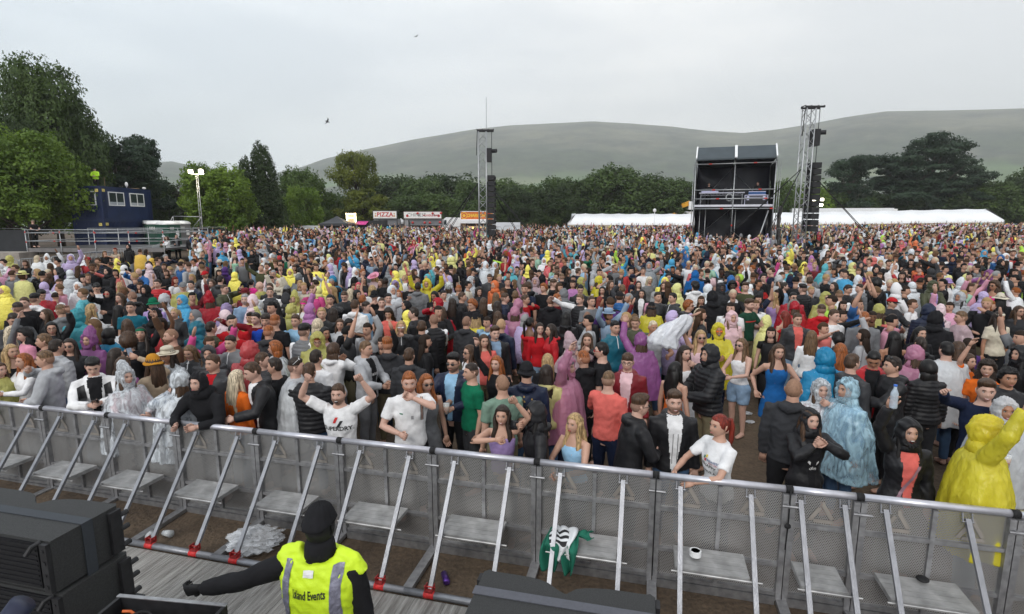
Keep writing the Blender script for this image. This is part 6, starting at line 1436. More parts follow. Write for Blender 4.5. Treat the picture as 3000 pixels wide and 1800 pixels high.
'P1':(0,700,.2022,'''
140 300 m short/brown poncho/paleyellow 178 rest ponchohood =person in pale yellow poncho over checked shirt at the far left
365 360 f longwavy/brown jacket/black -5 rest cap/grey m2
540 290 f longwavy/platinum poncho/white 170 rest
680 285 f long/black/tan poncho/white 20 rest ponchopoint
820 310 m curly/black/brown poncho/white -10 upR
1030 270 f long/brown poncho/white -5 front ponchohood
1220 290 f long/brown poncho/white 130 rest ponchohood
1140 445 f longwavy/brown vest/black 165 rest
1370 410 m buzz/brown jacket/navy 178 rest
1560 480 m short/black open/black/navy -20 cupR hood cup
1520 215 f longwavy/lightbrown tee/black 60 face
1670 170 f longwavy/red dress/beige -5 front sh
1860 120 m short/black open/black/white -5 rest hood
2030 190 m short/brown poncho/gold 178 rest
2120 190 f longwavy/darkbrown tee/white 165 rest
2160 385 m short/black hoodie/black 40 front hood
2200 330 f long/brown poncho/gold 170 rest ponchohood
2010 490 m bald/brown jacket/blue 0 camL beard phone =bald bearded man in blue jacket filming with a phone
1800 440 f long/brown hoodie/white 172 rest hood
1740 690 f longwavy/blonde long/grey -80 rest
2400 270 m short/grey jacket/navy 85 face
2380 410 f long/brown jacket/charcoal -5 rest beanie/grey
2410 500 f long/brown jacket/black 0 cupR cup
2280 660 m short/darkbrown puffer/red 10 rest
2110 745 m short/black hoodie/black -10 rest hood
1400 715 m short/black tee/white 55 rest pit30
1580 800 m short/brown hoodie/black 0 camL hood shades/red phone
1740 865 f long/brown long/charcoal -10 rest
1130 700 f bob/blonde poncho/white 10 rest ponchohood
1200 590 f long/black tee/grey 70 rest
860 650 m short/brown poncho/clear/grey 60 rest
60 760 f long/platinum poncho/yellow -20 rest ponchohood
180 520 m short/brown hoodie/grey 165 rest
330 540 m short/brown poncho/paleyellow 170 rest
620 530 m short/black gilet/black 170 rest capback/black
640 700 f long/brown poncho/lilac -150 upL ponchohood
'''),
'P2':(500,700,.2022,'''
500 525 m short/brown open/charcoal/white -5 cupL cap/red cup beard =man in a bright red baseball cap holding a beer
70 610 f curlylong/red long/white 70 rest
300 675 m short/black open/navy/white 0 rest
180 700 m short/grey poncho/paleyellow 30 rest cap/grey
600 655 f long/brown jacket/charcoal -10 rest
720 600 m short/darkbrown jacket/charcoal 175 rest
780 735 m crew/brown jacket/olive 75 camR phone
930 540 f long/brown poncho/yellow 165 rest ponchohood
190 350 f longwavy/brown vest/black 170 rest fedora/black
350 285 f longwavy/ginger tee/palepink -10 rest bucket/pink
450 385 f long/black hoodie/black 170 rest hood
710 365 m short/darkbrown jacket/cream -20 rest glasses beard
800 370 f long/lightbrown jacket/charcoal 170 rest straw/beige
930 270 f long/black dress/mint 0 rest bucket/beige =woman in pale green patterned dress and patterned bucket hat
700 500 f curlylong/darkbrown tee/black 60 rest
790 475 f long/black hoodie/purple 170 rest hood
1180 210 m short/black jacket/black 0 cupR hood cup
1310 435 m short/brown long/olive 0 up2w pit-40 =man in olive sweater leaning back with both arms raised
1390 400 m short/brown jacket/khaki 0 rest cap/khaki
1490 515 m short/grey tee/grey 5 rest glasses =older grey haired man in glasses and grey shirt
1590 425 m short/brown open/black/white 0 rest cap/black
1730 495 f long/blonde poncho/yellow 10 pointL ponchohood m1
1860 570 f long/brown poncho/smoke 175 rest ponchohood
1790 430 f long/brown long/cream 0 rest bucket/cream
2000 385 f longwavy/black/brown jacket/black -10 face
2110 420 m short/brown poncho/yellow 0 rest cap/white
2270 530 f long/brown poncho/clear/darkred 30 pointL sunhat/white
2350 600 f long/brown poncho/blue -120 rest ponchohood
1290 690 m bald/brown poncho/paleyellow -85 rest =bald man in profile with a pale yellow poncho
1440 715 m short/brown jacket/black -5 rest
1170 640 f pony/black tee/hotpink 170 rest
1690 745 f straight/black long/white 165 rest cap/grey
1950 335 m short/black jacket/grey 60 rest
1730 280 m short/grey jacket/green 0 rest cap/grey glasses
1820 295 m quiff/brown jacket/black 0 rest beard
1580 290 f long/brown hoodie/red 170 rest hood
990 140 m short/darkbrown poncho/red 170 rest
1040 330 m short/black tee/grey 30 rest
'''),
'P3':(1000,700,.2022,'''
540 275 m fringe/brown tee/grey -5 rest
205 285 m crew/ginger jacket/black 0 rest
315 415 m short/black hoodie/navy -20 rest hood
500 455 f long/brown hoodie/grey 175 rest hood
60 400 f longwavy/darkbrown long/grey 160 rest
310 495 m short/ginger tee/grey 60 rest
470 565 f long/blonde poncho/palepink -20 rest cowboy/pink pit25 =woman in a pink cowboy hat
250 695 f long/pinkred tee/pink 10 rest
325 610 f long/darkbrown tee/charcoal 20 rest glasses
190 615 f long/black hoodie/black 165 rest hood
575 645 f long/brown long/cream -30 rest
640 640 m crew/black/dark tee/black 178 rest
780 675 f long/black/brown poncho/lilac 30 rest ponchohood
790 505 f longwavy/brown jacket/paledenim 165 rest
920 575 f braid/blonde long/white -70 rest
1010 680 m curly/black tee/black 0 cupR cup
1110 700 m crew/black/dark hoodie/grey 172 rest
1240 660 f long/ginger poncho/yellow -5 up2w ponchohood glasses h1.04 =person in yellow hooded poncho with glasses, both arms up
1155 390 m quiff/darkbrown jacket/white -35 rest shades beard
935 340 m short/brown jacket/grey 0 face shades
1200 275 m short/brown hoodie/lightgrey 0 rest hood
1430 260 f straight/platinum long/white -5 cupL cup
690 400 m short/darkbrown hoodie/red 80 rest beard
1350 825 f straight/black/tan long/black -20 rest pit20
1480 820 m short/black tee/lightgrey 30 rest
1590 435 m short/black tee/black 160 rest capback/black
1720 350 m curly/darkbrown jacket/black 80 front
1560 695 f long/brown poncho/clear/grey 172 rest ponchohood
1700 735 m crew/ginger tee/grey 165 rest
1880 615 f long/lightbrown poncho/clear/white 80 rest ponchohood
1910 480 m short/black jacket/black 60 rest cap/black
1990 770 f bob/darkbrown jacket/black 30 rest m2
2150 570 m short/brown jacket/charcoal -10 rest pit20
2290 575 m short/blonde jacket/black 15 rest m2
2410 635 m short/brown long/black 10 rest m2
1750 865 m short/brown jacket/black 90 rest
1900 960 m curly/ginger hoodie/black -40 rest pit15
830 805 f longwavy/ginger jacket/khaki 10 faceL
680 870 m fade/black/pale tee/lightgrey 20 pointR shades_up =pale young man with dark cropped hair stretching an arm out
585 935 m crew/brown long/black 15 rest
480 835 m short/black tee/black 10 faceL bucket/black
370 1025 m short/brown jacket/lightgrey 70 rest
210 965 m fade/brown jacket/grey 170 rest
50 855 m crew/brown long/navy 0 cupR pit20 cup
310 895 m short/ginger jacket/black 160 rest
450 745 f bob/blonde tee/white 175 rest
230 810 f bob/black jacket/black 60 rest
1400 945 f long/brown poncho/red -60 faceL ponchohood
1610 935 f longback/darkbrown long/black 175 rest
2060 930 f longback/brown long/black 175 rest
2240 850 f longback/lightbrown long/white 178 rest
2370 870 m fade/brown jacket/navy 95 rest
2260 985 f longback/darkbrown long/black 178 rest
130 790 f long/platinum tee/lightgrey 170 rest
'''),
'P4':(1500,700,.2022,'''
85 300 m short/ginger poncho/lilac 0 rest ponchohood
195 300 f longwavy/platinum poncho/white 0 rest ponchohood
230 455 f long/brown poncho/yellow 175 rest ponchopoint
825 285 m short/brown tee/lightgrey 0 rest pit15
965 180 f pony/brown open/black/white 0 rest
1210 425 m fringe/brown hoodie/lightgrey 60 pointR hood =young man in pale grey hood pointing to the right
1575 255 m short/brown hoodie/black 0 rest hood
1510 410 m crew/blonde tee/grey 0 rest
1390 400 m short/black hoodie/red -70 rest
950 375 f long/black hoodie/white -10 rest hood shades
820 480 f long/brown tee/black 70 rest
960 480 m short/brown jacket/navy 110 rest
650 460 m quiff/brown tee/paledenim -160 rest shades
720 560 m crew/lightbrown hoodie/black -160 rest
600 655 m fringe/brown tee/black 80 rest
460 720 m curly/ginger tee/black -35 rest
230 695 m short/brown hoodie/black -110 rest
440 585 m short/black hoodie/black 160 rest hood
150 620 f long/brown poncho/pink 60 rest ponchohood
340 625 f long/brown poncho/palepink -20 rest ponchohood
990 735 m short/black jacket/black 0 rest pit22
750 805 m short/brown hoodie/grey 172 rest hood
1260 610 f longwavy/brown poncho/yellow 95 rest ponchohood
1310 755 f longwavy/black long/black -20 rest
1430 665 f longwavy/brown tee/black 30 rest
1005 625 f long/brown poncho/paleyellow 60 cupL ponchohood cup
1810 430 f long/brown/tan vest/black -15 rest
1900 475 m short/brown tee/white -10 rest shades_up
2110 445 f longwavy/blonde tee/cream 10 rest
1990 610 f bob/platinum tee/grey 10 rest pit15
1830 670 f long/darkbrown long/charcoal 0 rest
1600 735 m short/lightbrown hoodie/charcoal 175 camR phone
1560 860 m short/brown/pale puffer/blue 165 rest cap/black h1.05 =man in black cap and bright blue quilted jacket, back turned
1420 925 m short/black/pale long/black 0 fold =pale boy in black sweatshirt with arms folded
1150 915 m crew/brown tee/grey 20 rest m1
985 915 m short/lightbrown/pale gilet/black -40 pointL m1 =shouting boy in black and orange body warmer punching forward
560 905 m buzz/brown hoodie/black 165 rest
650 890 m short/ginger long/darkred 75 rest m2
90 960 f long/brown poncho/pink 175 rest ponchohood
190 890 m short/brown long/red 80 face
50 830 m short/lightbrown long/charcoal 170 rest
1270 905 f longback/red tee/cream 175 rest
1880 800 f longwavy/black open/black/white -20 rest
2110 850 m short/darkbrown jacket/charcoal 15 rest
2330 865 m short/black jacket/charcoal -70 rest
2260 565 m short/black jacket/black 20 rest glasses
2200 685 f long/brown long/black -20 rest
1090 1130 m buzz/brown jacket/black 172 rest h.9
780 1150 f longback/black jacket/black 170 rest
2020 1005 f long/brown poncho/yellow 170 rest bucket/black
'''),
'P5':(2000,700,.2022,'''
1390 110 m short/black jacket/black -10 rest beard hivis =steward in a yellow reflective vest with dark beard
2300 265 m short/brown jacket/charcoal -120 face straw/cream =person in dark coat wearing a cream fedora
770 325 f straight/platinum long/cream 165 rest
1010 435 f bob/ginger tee/white -120 rest
180 530 m short/black hoodie/blue 172 rest hood
360 490 m short/darkbrown tee/palepink 165 rest
190 690 m curly/black/dark hoodie/white 172 rest =man with black curly hair in white hooded top, back turned
430 850 m short/black hoodie/black 178 rest hood h1.05 =tall figure in black hood seen from behind beside the raised fist
560 715 m short/black/dark hoodie/charcoal 0 rest hood
720 690 m afro/black/dark jacket/black -10 rest
700 600 m short/black puffer/blue 170 rest hood
910 710 m quiff/brown/pale tee/olive -25 rest
1170 570 m curly/black/pale tee/black -10 rest =pale young man with curly black hair in black and red tee
1390 595 f long/brown poncho/white 172 rest ponchohood
1470 700 m short/darkbrown long/paledenim 80 rest beard
1560 610 m short/black hoodie/navy 175 rest hood
1690 560 m fade/brown tee/white 165 rest
1840 620 m short/brown jacket/lightgrey 160 rest
2080 575 m fade/blonde hoodie/black 80 front
1740 735 m quiff/black puffer/black -150 rest
1310 845 f longwavy/blonde vest/lilac -70 rest =young woman with wavy fair hair in lilac top, in profile
960 965 m quiff/brown tee/darkgreen 35 hip beard =bearded man in dark green T-shirt with red chest stripe
710 1150 f long/lightbrown hoodie/palepink 10 rest hood =young woman in pale pink lilac hooded jacket
235 1090 f long/platinum vest/black 20 rest
85 975 m curly/ginger jacket/charcoal 60 rest shades
1600 855 m short/black poncho/red 0 rest shades
1620 990 f long/brown poncho/red 172 rest furhood =person with grey fur trimmed hood
1480 1130 f longback/red offshoulder/red -160 rest =woman with long dyed red hair in red off shoulder top
2070 860 m short/black poncho/paleyellow 0 rest ponchohood shades
2270 815 m crew/lightbrown tee/white 160 rest
2010 1040 m fade/brown hoodie/red 172 rest =man with shaved neck in bright red and black rain jacket
2190 1125 m short/brown tee/white 20 rest m1
1660 1175 m short/brown/fair open/charcoal/coral -5 rest =serious young man in charcoal hooded top over coral polo
2190 695 f long/darkbrown jacket/black -80 rest
2390 740 m short/darkbrown jacket/black 30 rest pit15
560 480 m short/black/dark jacket/charcoal 0 rest
640 560 m short/black jacket/black 160 rest cap/black
1290 480 m short/brown jacket/navy -110 rest
1500 450 m crew/brown poncho/turq 175 rest
'''),
'P6':(2500,700,.2022,'''
100 385 m short/brown/pale open/charcoal/black -8 rest hood =man in charcoal hood over a black shirt with white lettering
230 335 m fade/brown tee/white -90 rest shades_up/white
595 415 m short/ginger hoodie/white -5 rest hood =ginger boy in a white hooded top with hood up
745 495 f long/brown tee/palepink 0 rest m1 =woman with long brown hair sticking out her tongue
590 640 f longwavy/blonde vest/black -140 rest
330 650 f afro/black jacket/black 170 rest h1.04
960 455 f bob/darkbrown dress/red -80 rest
1280 385 m short/darkbrown jacket/navy 175 rest
1150 690 m short/brown/pale open/olive/lilac 0 front hood =pale boy in a camouflage hooded jacket over lilac shirt
1370 635 f long/black long/white 15 rest bucket/lilac =woman in a pale lilac bucket hat
850 695 f long/brown poncho/clear/denim 165 rest ponchohood
1550 650 f long/brown poncho/clear/white 172 rest ponchopoint
1540 855 f long/black/tan hoodie/lightgrey -75 rest hood
1680 555 m curly/darkbrown/pale jacket/khaki -70 rest
1965 520 m short/black/fair poncho/mauve -80 faceL ponchohood beard =bearded man in mauve hooded poncho biting his finger
2040 685 f curlylong/brown/tan vest/hotpink -80 rest shades h1.03 =woman with big brown curls and sunglasses in hot pink top
2130 865 f long/black long/black 150 rest sunhat/cream =woman in a floppy cream sun hat
2110 1145 f long/darkbrown/tan tee/cream 0 rest headband/cream =woman with a pale patterned headband and long dark hair
2395 1055 f longwavy/brown/fair long/charcoal 0 rest glasses
560 935 m short/brown hoodie/charcoal 25 cupR cap/red m2 cup =grinning man in red cap with dark peak and a beer
80 1035 f longwavy/blonde tee/palepink 10 rest shades_up/palepink
370 1035 f long/brown poncho/paleyellow 175 rest ponchohood
160 1155 m crew/ginger long/grey 160 rest
560 1170 f pony/brown/pale jacket/coral 60 rest m1 =pale woman with brown ponytail in coral jacket looking up
1190 1165 m short/black hoodie/black 130 rest hood h1.05 =large figure in a black hood near the right, turned away
1090 1050 m short/black puffer/navy 170 rest hood
1560 1150 m fade/lightbrown/fair poncho/palepink -110 rest =man with faded fair hair in a pale pink white poncho
1390 290 f long/black hoodie/black 30 rest hood
1540 345 m short/brown hoodie/black 70 rest
1830 320 m short/brown jacket/charcoal 80 rest
1640 290 m short/brown jacket/mauve -80 rest bucket/black beard
1950 165 f longwavy/platinum tee/coral -5 rest
1190 320 f long/brown poncho/orange 172 rest ponchohood
2300 490 f long/black long/lightgrey 160 rest fedora/black
90 725 m short/darkbrown hoodie/grey -90 rest
2200 250 m short/darkbrown tee/coral 150 rest
2400 390 m short/black jacket/charcoal 60 rest
1380 170 f long/black jacket/black 60 rest
''')}
GN = {'tee':'T-shirt','long':'long sleeved top','jacket':'zipped jacket','hoodie':'hooded top','puffer':'padded jacket','open':'open jacket','gilet':'padded gilet','vest':'sleeveless top','dress':'sleeveless dress','poncho':'plastic poncho','offshoulder':'off-shoulder top'}
CN = {'lightgrey':'pale grey','turq':'turquoise','skyblue':'pale blue','darkred':'dark red','paleyellow':'pale yellow','darkgreen':'dark green','hotpink':'hot pink','palepink':'pale pink','paledenim':'pale denim','darkbrown':'dark brown','lightbrown':'light brown','pinkred':'pinkish red','skyclear':'clear blue','royal':'royal blue','smoke':'smoky grey','denim':'denim blue'}
HN = {'short':'short','fade':'faded','quiff':'swept up','crew':'cropped','fringe':'fringed','long':'long','longwavy':'wavy long','longback':'long','straight':'straight','bob':'bobbed','curly':'curly','afro':'bushy','curlylong':'long curly','pony':'tied back','bun':'bunned','braid':'braided','buzz':'shaved','bald':'no','balding':'thin'}
HGN = {'cap':'cap','capback':'backward cap','bucket':'bucket hat','beanie':'beanie','straw':'straw hat','sunhat':'sun hat','cowboy':'cowboy hat','fedora':'brimmed hat','headband':'headband'}
def parse(s, x0, y0, k):
    cus = None
    if '=' in s: s, cus = s.split('=',1)
    t = s.split(); p = dict(px=x0+float(t[0])*k, py=y0+float(t[1])*k, sex=t[2]); h = t[3].split('/'); p['hair'], p['hc'] = h[0], h[1]; p['skin'] = h[2] if len(h)>2 else ('pale' if (int(t[0])*7)%3==0 else 'fair')
    g = t[4].split('/'); p['g'], p['gc'] = g[0], g[1]; p['gi'] = g[2] if len(g)>2 else None; p['hd'] = float(t[5]); p['pose'] = t[6]; p['hg'] = None; p['eye'] = None; p['it'] = []; p['cus'] = cus
    p['mouth']=0; p['pit']=0; p['yaw']=0; p['lean']=0; p['h']=None; p['beard']=None; p['hood']=None; p['hivis']=0; p['leg']=None
    for q in t[7:]:
        a = q.split('/')
        if a[0] in ('shades','glasses','shades_up'): p['eye'] = (a[0], a[1] if len(a)>1 else 'black')
        elif a[0] in ('hood','hoodtight','ponchohood','ponchopoint','hoodpoint','furhood'): p['hood'] = a[0]
        elif a[0] in HGN: p['hg'] = (a[0], a[1])
        elif q in ('m1','m2'): p['mouth'] = int(q[1])
        elif q.startswith('pit'): p['pit'] = float(q[3:])
        elif q.startswith('yaw'): p['yaw'] = float(q[3:])
        elif q.startswith('lean'): p['lean'] = float(q[4:])
        elif q in ('beard',): p['beard'] = 'full' 
        elif q in ('cup','phone','bottle','cup2'): p['it'].append(q)
        elif q == 'hivis': p['hivis'] = 1
        elif q == 'sh': p['leg'] = 'shorts'
        elif q.startswith('h') and q[1:2] in '01.': p['h'] = float(q[1:])
        else: print('??', q, s)
    return p
PEOPLE = []
for k,(x0,y0,sc,tx) in TAB.items():
    for ln in tx.strip().split('\n'):
        q = parse(ln, x0, y0, sc); 
        if all(abs(q['px']-o['px'])+abs(q['py']-o['py']) > 9 for o in PEOPLE): PEOPLE.append(q)
        else: print('dup', ln)
prs = random.Random(4)
def place(p):
    sex = p['sex']; h = p['h'] or ((1.0 if sex=='m' else .945)+prs.uniform(-.025,.03)); S = skel(sex,p['pose'],p['lean']); hl = np.array(head_M(S).translation)
    if p['hood'] and p['hood'].startswith('poncho'): pass
    c, s = math.cos(R(p['hd'])), math.sin(R(p['hd'])); off = np.array([c*hl[0]-s*hl[1], s*hl[0]+c*hl[1]])
    H = PG(p['px'],p['py'],h*hl[2]); x, y = H[0]-off[0]*h, H[1]-off[1]*h; mn = .30 if abs(p['hd'])<70 or p['pose'] in('lean','leanR') else .26
    if y < bar_y(x)+mn:
        r = ray(p['px'],p['py']); t = (H[1])/r[1]
        for _ in range(60):
            t *= 1.004; Q = np.array([0,0,CZ])+r*t; x, y = Q[0]-off[0]*h, Q[1]-off[1]*h
            if y >= bar_y(x)+mn: break
        hn = Q[2]/hl[2]; h = max(.86, hn) if hn < h else h
        if hn < .86: pass
    p['xyz'] = (x,y,gz(x,y)); p['sc'] = h; p['dist'] = math.hypot(x,y)
for p in PEOPLE: place(p)
# ease apart people whose bodies would coincide
for it in range(6):
    for i,a in enumerate(PEOPLE):
        for b in PEOPLE[i+1:]:
            dx, dy = a['xyz'][0]-b['xyz'][0], a['xyz'][1]-b['xyz'][1]; d = math.hypot(dx,dy)
            if d < .30:
                # slide the farther one back along its own line of sight
                f, n_ = (a,b) if a['dist']>b['dist'] else (b,a); k = 1+.12/f['dist']; x,y = f['xyz'][0]*k, f['xyz'][1]*k; f['sc'] = min(1.08, f['sc']*(1-.02*.0)); f['xyz'] = (x,y,gz(x,y)); f['dist'] *= k
# a few more shoulders in the tight rows near the rail
fr_ = random.Random(31); GARM = ['tee','long','jacket','hoodie','hoodie','open','puffer','vest','jacket']; added = 0
for _ in range(9000):
    if added >= 34: break
    px, py = fr_.uniform(-20,3020), fr_.uniform(905,1245)
    if (2120 < px < 2470 and py > 1030) or (px > 2400 and py > 1120): continue
    f = fr_.random() < .5; g = fr_.choice(GARM); g = 'tee' if (g=='vest' and not f) else g
    gc = fr_.choice(['black','black','black','charcoal','white','grey','darkred','black','lilac','navy','olive','white','charcoal','lightgrey','navy','teal']) if g!='poncho' else fr_.choice(['white','paleyellow','pink','lilac','clear','mauve','palepink','blue'])
    ln = '%d %d %s %s/%s%s %s/%s%s %d %s %s %s' % (px,py,'f' if f else 'm',fr_.choice(['long','longwavy','straight','bob','curlylong'] if f else ['short','fade','crew','quiff','curly','fringe']),fr_.choice(['brown','darkbrown','black','lightbrown','blonde','ginger','platinum']),fr_.choice(['','','/tan']),g,gc,'/'+fr_.choice(['white','black','grey']) if g in('open','poncho') else '',fr_.choice([-60,-30,-15,0,0,10,25,50,90,-95,160]),fr_.choice(['rest','rest','front','face','upR','upL','cupR','phone','fold','both_face']),fr_.choice(['m2','','','m1']),('ponchohood' if fr_.random()<.7 else '') if g=='poncho' else ('shades' if fr_.random()<.15 else ''))
    q = parse(ln,0,0,1); place(q)
    if q['xyz'][1] < bar_y(q['xyz'][0])+.75: continue
    if min(math.hypot(q['xyz'][0]-o['xyz'][0],q['xyz'][1]-o['xyz'][1]) for o in PEOPLE) < .46: continue
    if min(math.hypot((px-o['px']),(py-o['py'])*.8) for o in PEOPLE if abs(o['px']-px)<200) < 46: continue
    if any(o['cus'] and abs(px-o['px']) < 80 and o['py']-30 < py < o['py']+280 for o in PEOPLE): continue
    PEOPLE.append(q); added += 1
print('added', added)
PEOPLE.sort(key=lambda p:p['dist']*(.6 if p['cus'] else 1))
NIND = 318
IND = PEOPLE[:NIND]; REST = PEOPLE[NIND:]
print('people', len(PEOPLE), 'limit distance', IND[-1]['dist'])
def who(p):
    w = 'woman' if p['sex']=='f' else 'man'
    if p['hood'] and abs(p['hd'])>120: w = 'person'
    return w
def cn(c): return CN.get(c,c)
def base(p):
    g = cn(p['gc'])+' '+GN[p['g']]
    if p['hood']: return '%s in a %s with the hood up'%(who(p), g)
    if p['hg']: return '%s in %s %s and %s'%(who(p), cn(p['hg'][1]), HGN[p['hg'][0]], g)
    if p['hair']=='bald': return 'bald %s in %s'%(who(p), g)
    return '%s with %s %s hair in %s'%(who(p), HN[p['hair']], cn(p['hc']), g)
def handle(p):
    if p['hg']: return '%s in the %s %s'%(who(p), cn(p['hg'][1]), HGN[p['hg'][0]])
    if p['hood']: return '%s in the %s hood'%(who(p), cn(p['gc']))
    return '%s in the %s %s'%(who(p), cn(p['gc']), GN[p['g']])
FACE = lambda h: 'facing the stage' if abs(h)<=40 else ('seen from behind' if abs(h)>=140 else ('turned to the right' if h>0 else 'turned to the left'))
SHORT = {  # short ways to name the people everybody sees
 'cheering bearded':'cheering man with raised fists','white football shirt':'man in the white football shirt','mirrored sunglasses':'man with two beers','green polo shirt':'man in the green polo','dancing woman':'dancing woman','big yellow poncho':'woman in the big yellow poncho','raising a water bottle':'woman raising a bottle',
 'royal blue vest':'woman in the royal blue dress','red baseball cap':'man in the red cap','bright blue quilted':'man in the blue quilted jacket','bright blue hooded':'person in the bright blue poncho','glossy red':'person in the glossy red poncho','camouflage':'boy in camouflage','pink cowboy':'woman in the pink cowboy hat','milky white':'man in the milky white poncho',
 'both arms up':'person with both yellow sleeves up','bald bearded':'bald man filming','bald man in profile':'bald man in pale yellow','cream brimmed':'woman in the straw hat','hot pink headband':'woman with the pink headband','long black braid':'woman with the black braid','coral polo, back':'man in the coral polo','hot pink top':'woman in the hot pink top','floppy cream':'woman in the sun hat','leaf print':'man in the leaf print hat','sage green':'man in the sage T-shirt',
 'dark green T-shirt':'man in dark green with red stripe','pointing to the right':'pointing man in the grey hood','arms folded':'boy with folded arms','grinning man in red cap':'grinning man in the red cap','tall man in black padded':'tall man in the black hood','very long platinum':'woman with very long platinum hair','pale lilac bucket':'woman in the lilac bucket hat','mustard':'person in the mustard bucket hat','olive sweater':'man in olive with raised arms','patterned dress':'woman in the green patterned dress','mauve pointed':'woman in the mauve pointed hood','pale pink white':'man in the pale pink poncho','older grey':'older man in the grey shirt','older bearded':'bearded man in the pale blue shirt','ginger boy in a white':'ginger boy in the white hood','amber':'woman with amber sunglasses','reflective':'steward in yellow','boy in a black hood':'boy in the black hood at the rail','large figure':'large figure in black','fur trimmed':'person with the fur hood','teal rain':'man in the teal jacket','grey padded gilet':'man in the grey gilet','dyed red':'woman with dyed red hair','white hooded top, back':'man in the white hooded top'}
from collections import Counter
for p in IND:
    p['an'] = None
    if p['cus']:
        for k,v in SHORT.items():
            if k in p['cus']: p['an'] = v
ANCH = [p for p in IND if p['an']]
used = Counter()
def rel(p, a):
    dx, dy = p['px']-a['px'], p['py']-a['py']
    s = a['dist']/7
    if abs(dx)*s**.3 < abs(dy)*1.6: return ('behind' if dy<0 else 'in front of'), math.hypot(dx,dy)
    return ('left of' if dx<0 else 'right of'), math.hypot(dx,dy)
labs = set()
for p in IND:
    if p['cus']: p['label'] = p['cus'].strip(); labs.add(p['label'])
bc = Counter(base(p) for p in IND)
for p in IND:
    if p['cus']: continue
    b = base(p); cand = []
    if bc[b]==1: cand.append(b+', '+FACE(p['hd']))
    an = sorted(ANCH, key=lambda a: rel(p,a)[1])[:5]
    for a in an[:3]: cand.append(b+', '+rel(p,a)[0]+' the '+a['an'])
    for a in an: cand.append(handle(p).replace(' the ',' ')+' '+FACE(p['hd'])+', '+rel(p,a)[0]+' the '+a['an'])
    for a in an:
        cand.append(b+', further '+rel(p,a)[0]+' the '+a['an'])
    for c in cand:
        if c not in labs and 4 <= len(c.split()) <= 16: break
    else:
        for a in sorted(ANCH, key=lambda a: rel(p,a)[1])[5:40]:
            c = b+', '+rel(p,a)[0]+' the '+a['an']
            if c not in labs and len(c.split())<=16: break
    p['label'] = c; labs.add(c)
print('labels', len(labs), 'of', len(IND), max(len(p['label'].split()) for p in IND))

# ---- things people hold
BEER = mat('beer',(.55,.20,.02),.15,0,.1,4); CUPM = MATS['cup_plastic']; PHN = mat('phone_black',(.01,.01,.012),.2); BOTM = mat('bottle_plastic',(.55,.65,.75),.1,0,.2,30,.4,40,0,.6)
def item_meshes():
    c = MB(); c.loft([(0,0,-.06),(0,0,.075),(0,0,.077),(0,0,-.055)],[.030,.043,.041,.028],None,(1,0,0),14); CACHE['cup'] = c.mesh('plastic_cup',[CUPM],True)
    b = MB(); b.loft([(0,0,-.055),(0,0,.035)],[.0285,.0375],None,(1,0,0),14); CACHE['beer'] = b.mesh('beer',[BEER],True)
    f = MB(); f.loft([(0,0,.0355),(0,0,.044)],[.037,.0385],None,(1,0,0),14); CACHE['foam'] = f.mesh('foam',[mat('beer_foam',(.7,.6,.42),.6)],True)
    p = MB(); p.box((-.037,-.005,-.075),(.037,.004,.075)); CACHE['phone'] = p.mesh('phone',[PHN]); p = MB(); p.box((-.034,.0045,-.070),(.034,.0055,.070)); CACHE['screen'] = p.mesh('screen',[mat('phone_screen',(.12,.15,.2),.1,0,.5,30,0,1,0,1,.5,(.4,.5,.7))])
    o = MB(); o.loft([(0,0,-.10),(0,0,-.09),(0,0,-.03),(0,0,0),(0,0,.04),(0,0,.085),(0,0,.105)],[.028,.033,.031,.033,.032,.014,.013],None,(1,0,0),14); CACHE['bottle'] = o.mesh('bottle',[BOTM],True); o = MB(); o.cyl((0,0,.106),(0,0,.122),.015,12); CACHE['cap_'] = o.mesh('bottle_cap',[mat('blue_cap',(.03,.15,.6),.4)],True)
item_meshes()
def shared(me, name, parent, mats, M=None):
    o = link(name, me, parent)
    for i,m in enumerate(mats):
        if i < len(o.material_slots): o.material_slots[i].link = 'OBJECT'; o.material_slots[i].material = m
    if M is not None: o.matrix_local = M
    return o
BOT = ['black','black','navy','denim','denim','charcoal','paledenim','khaki','grey']
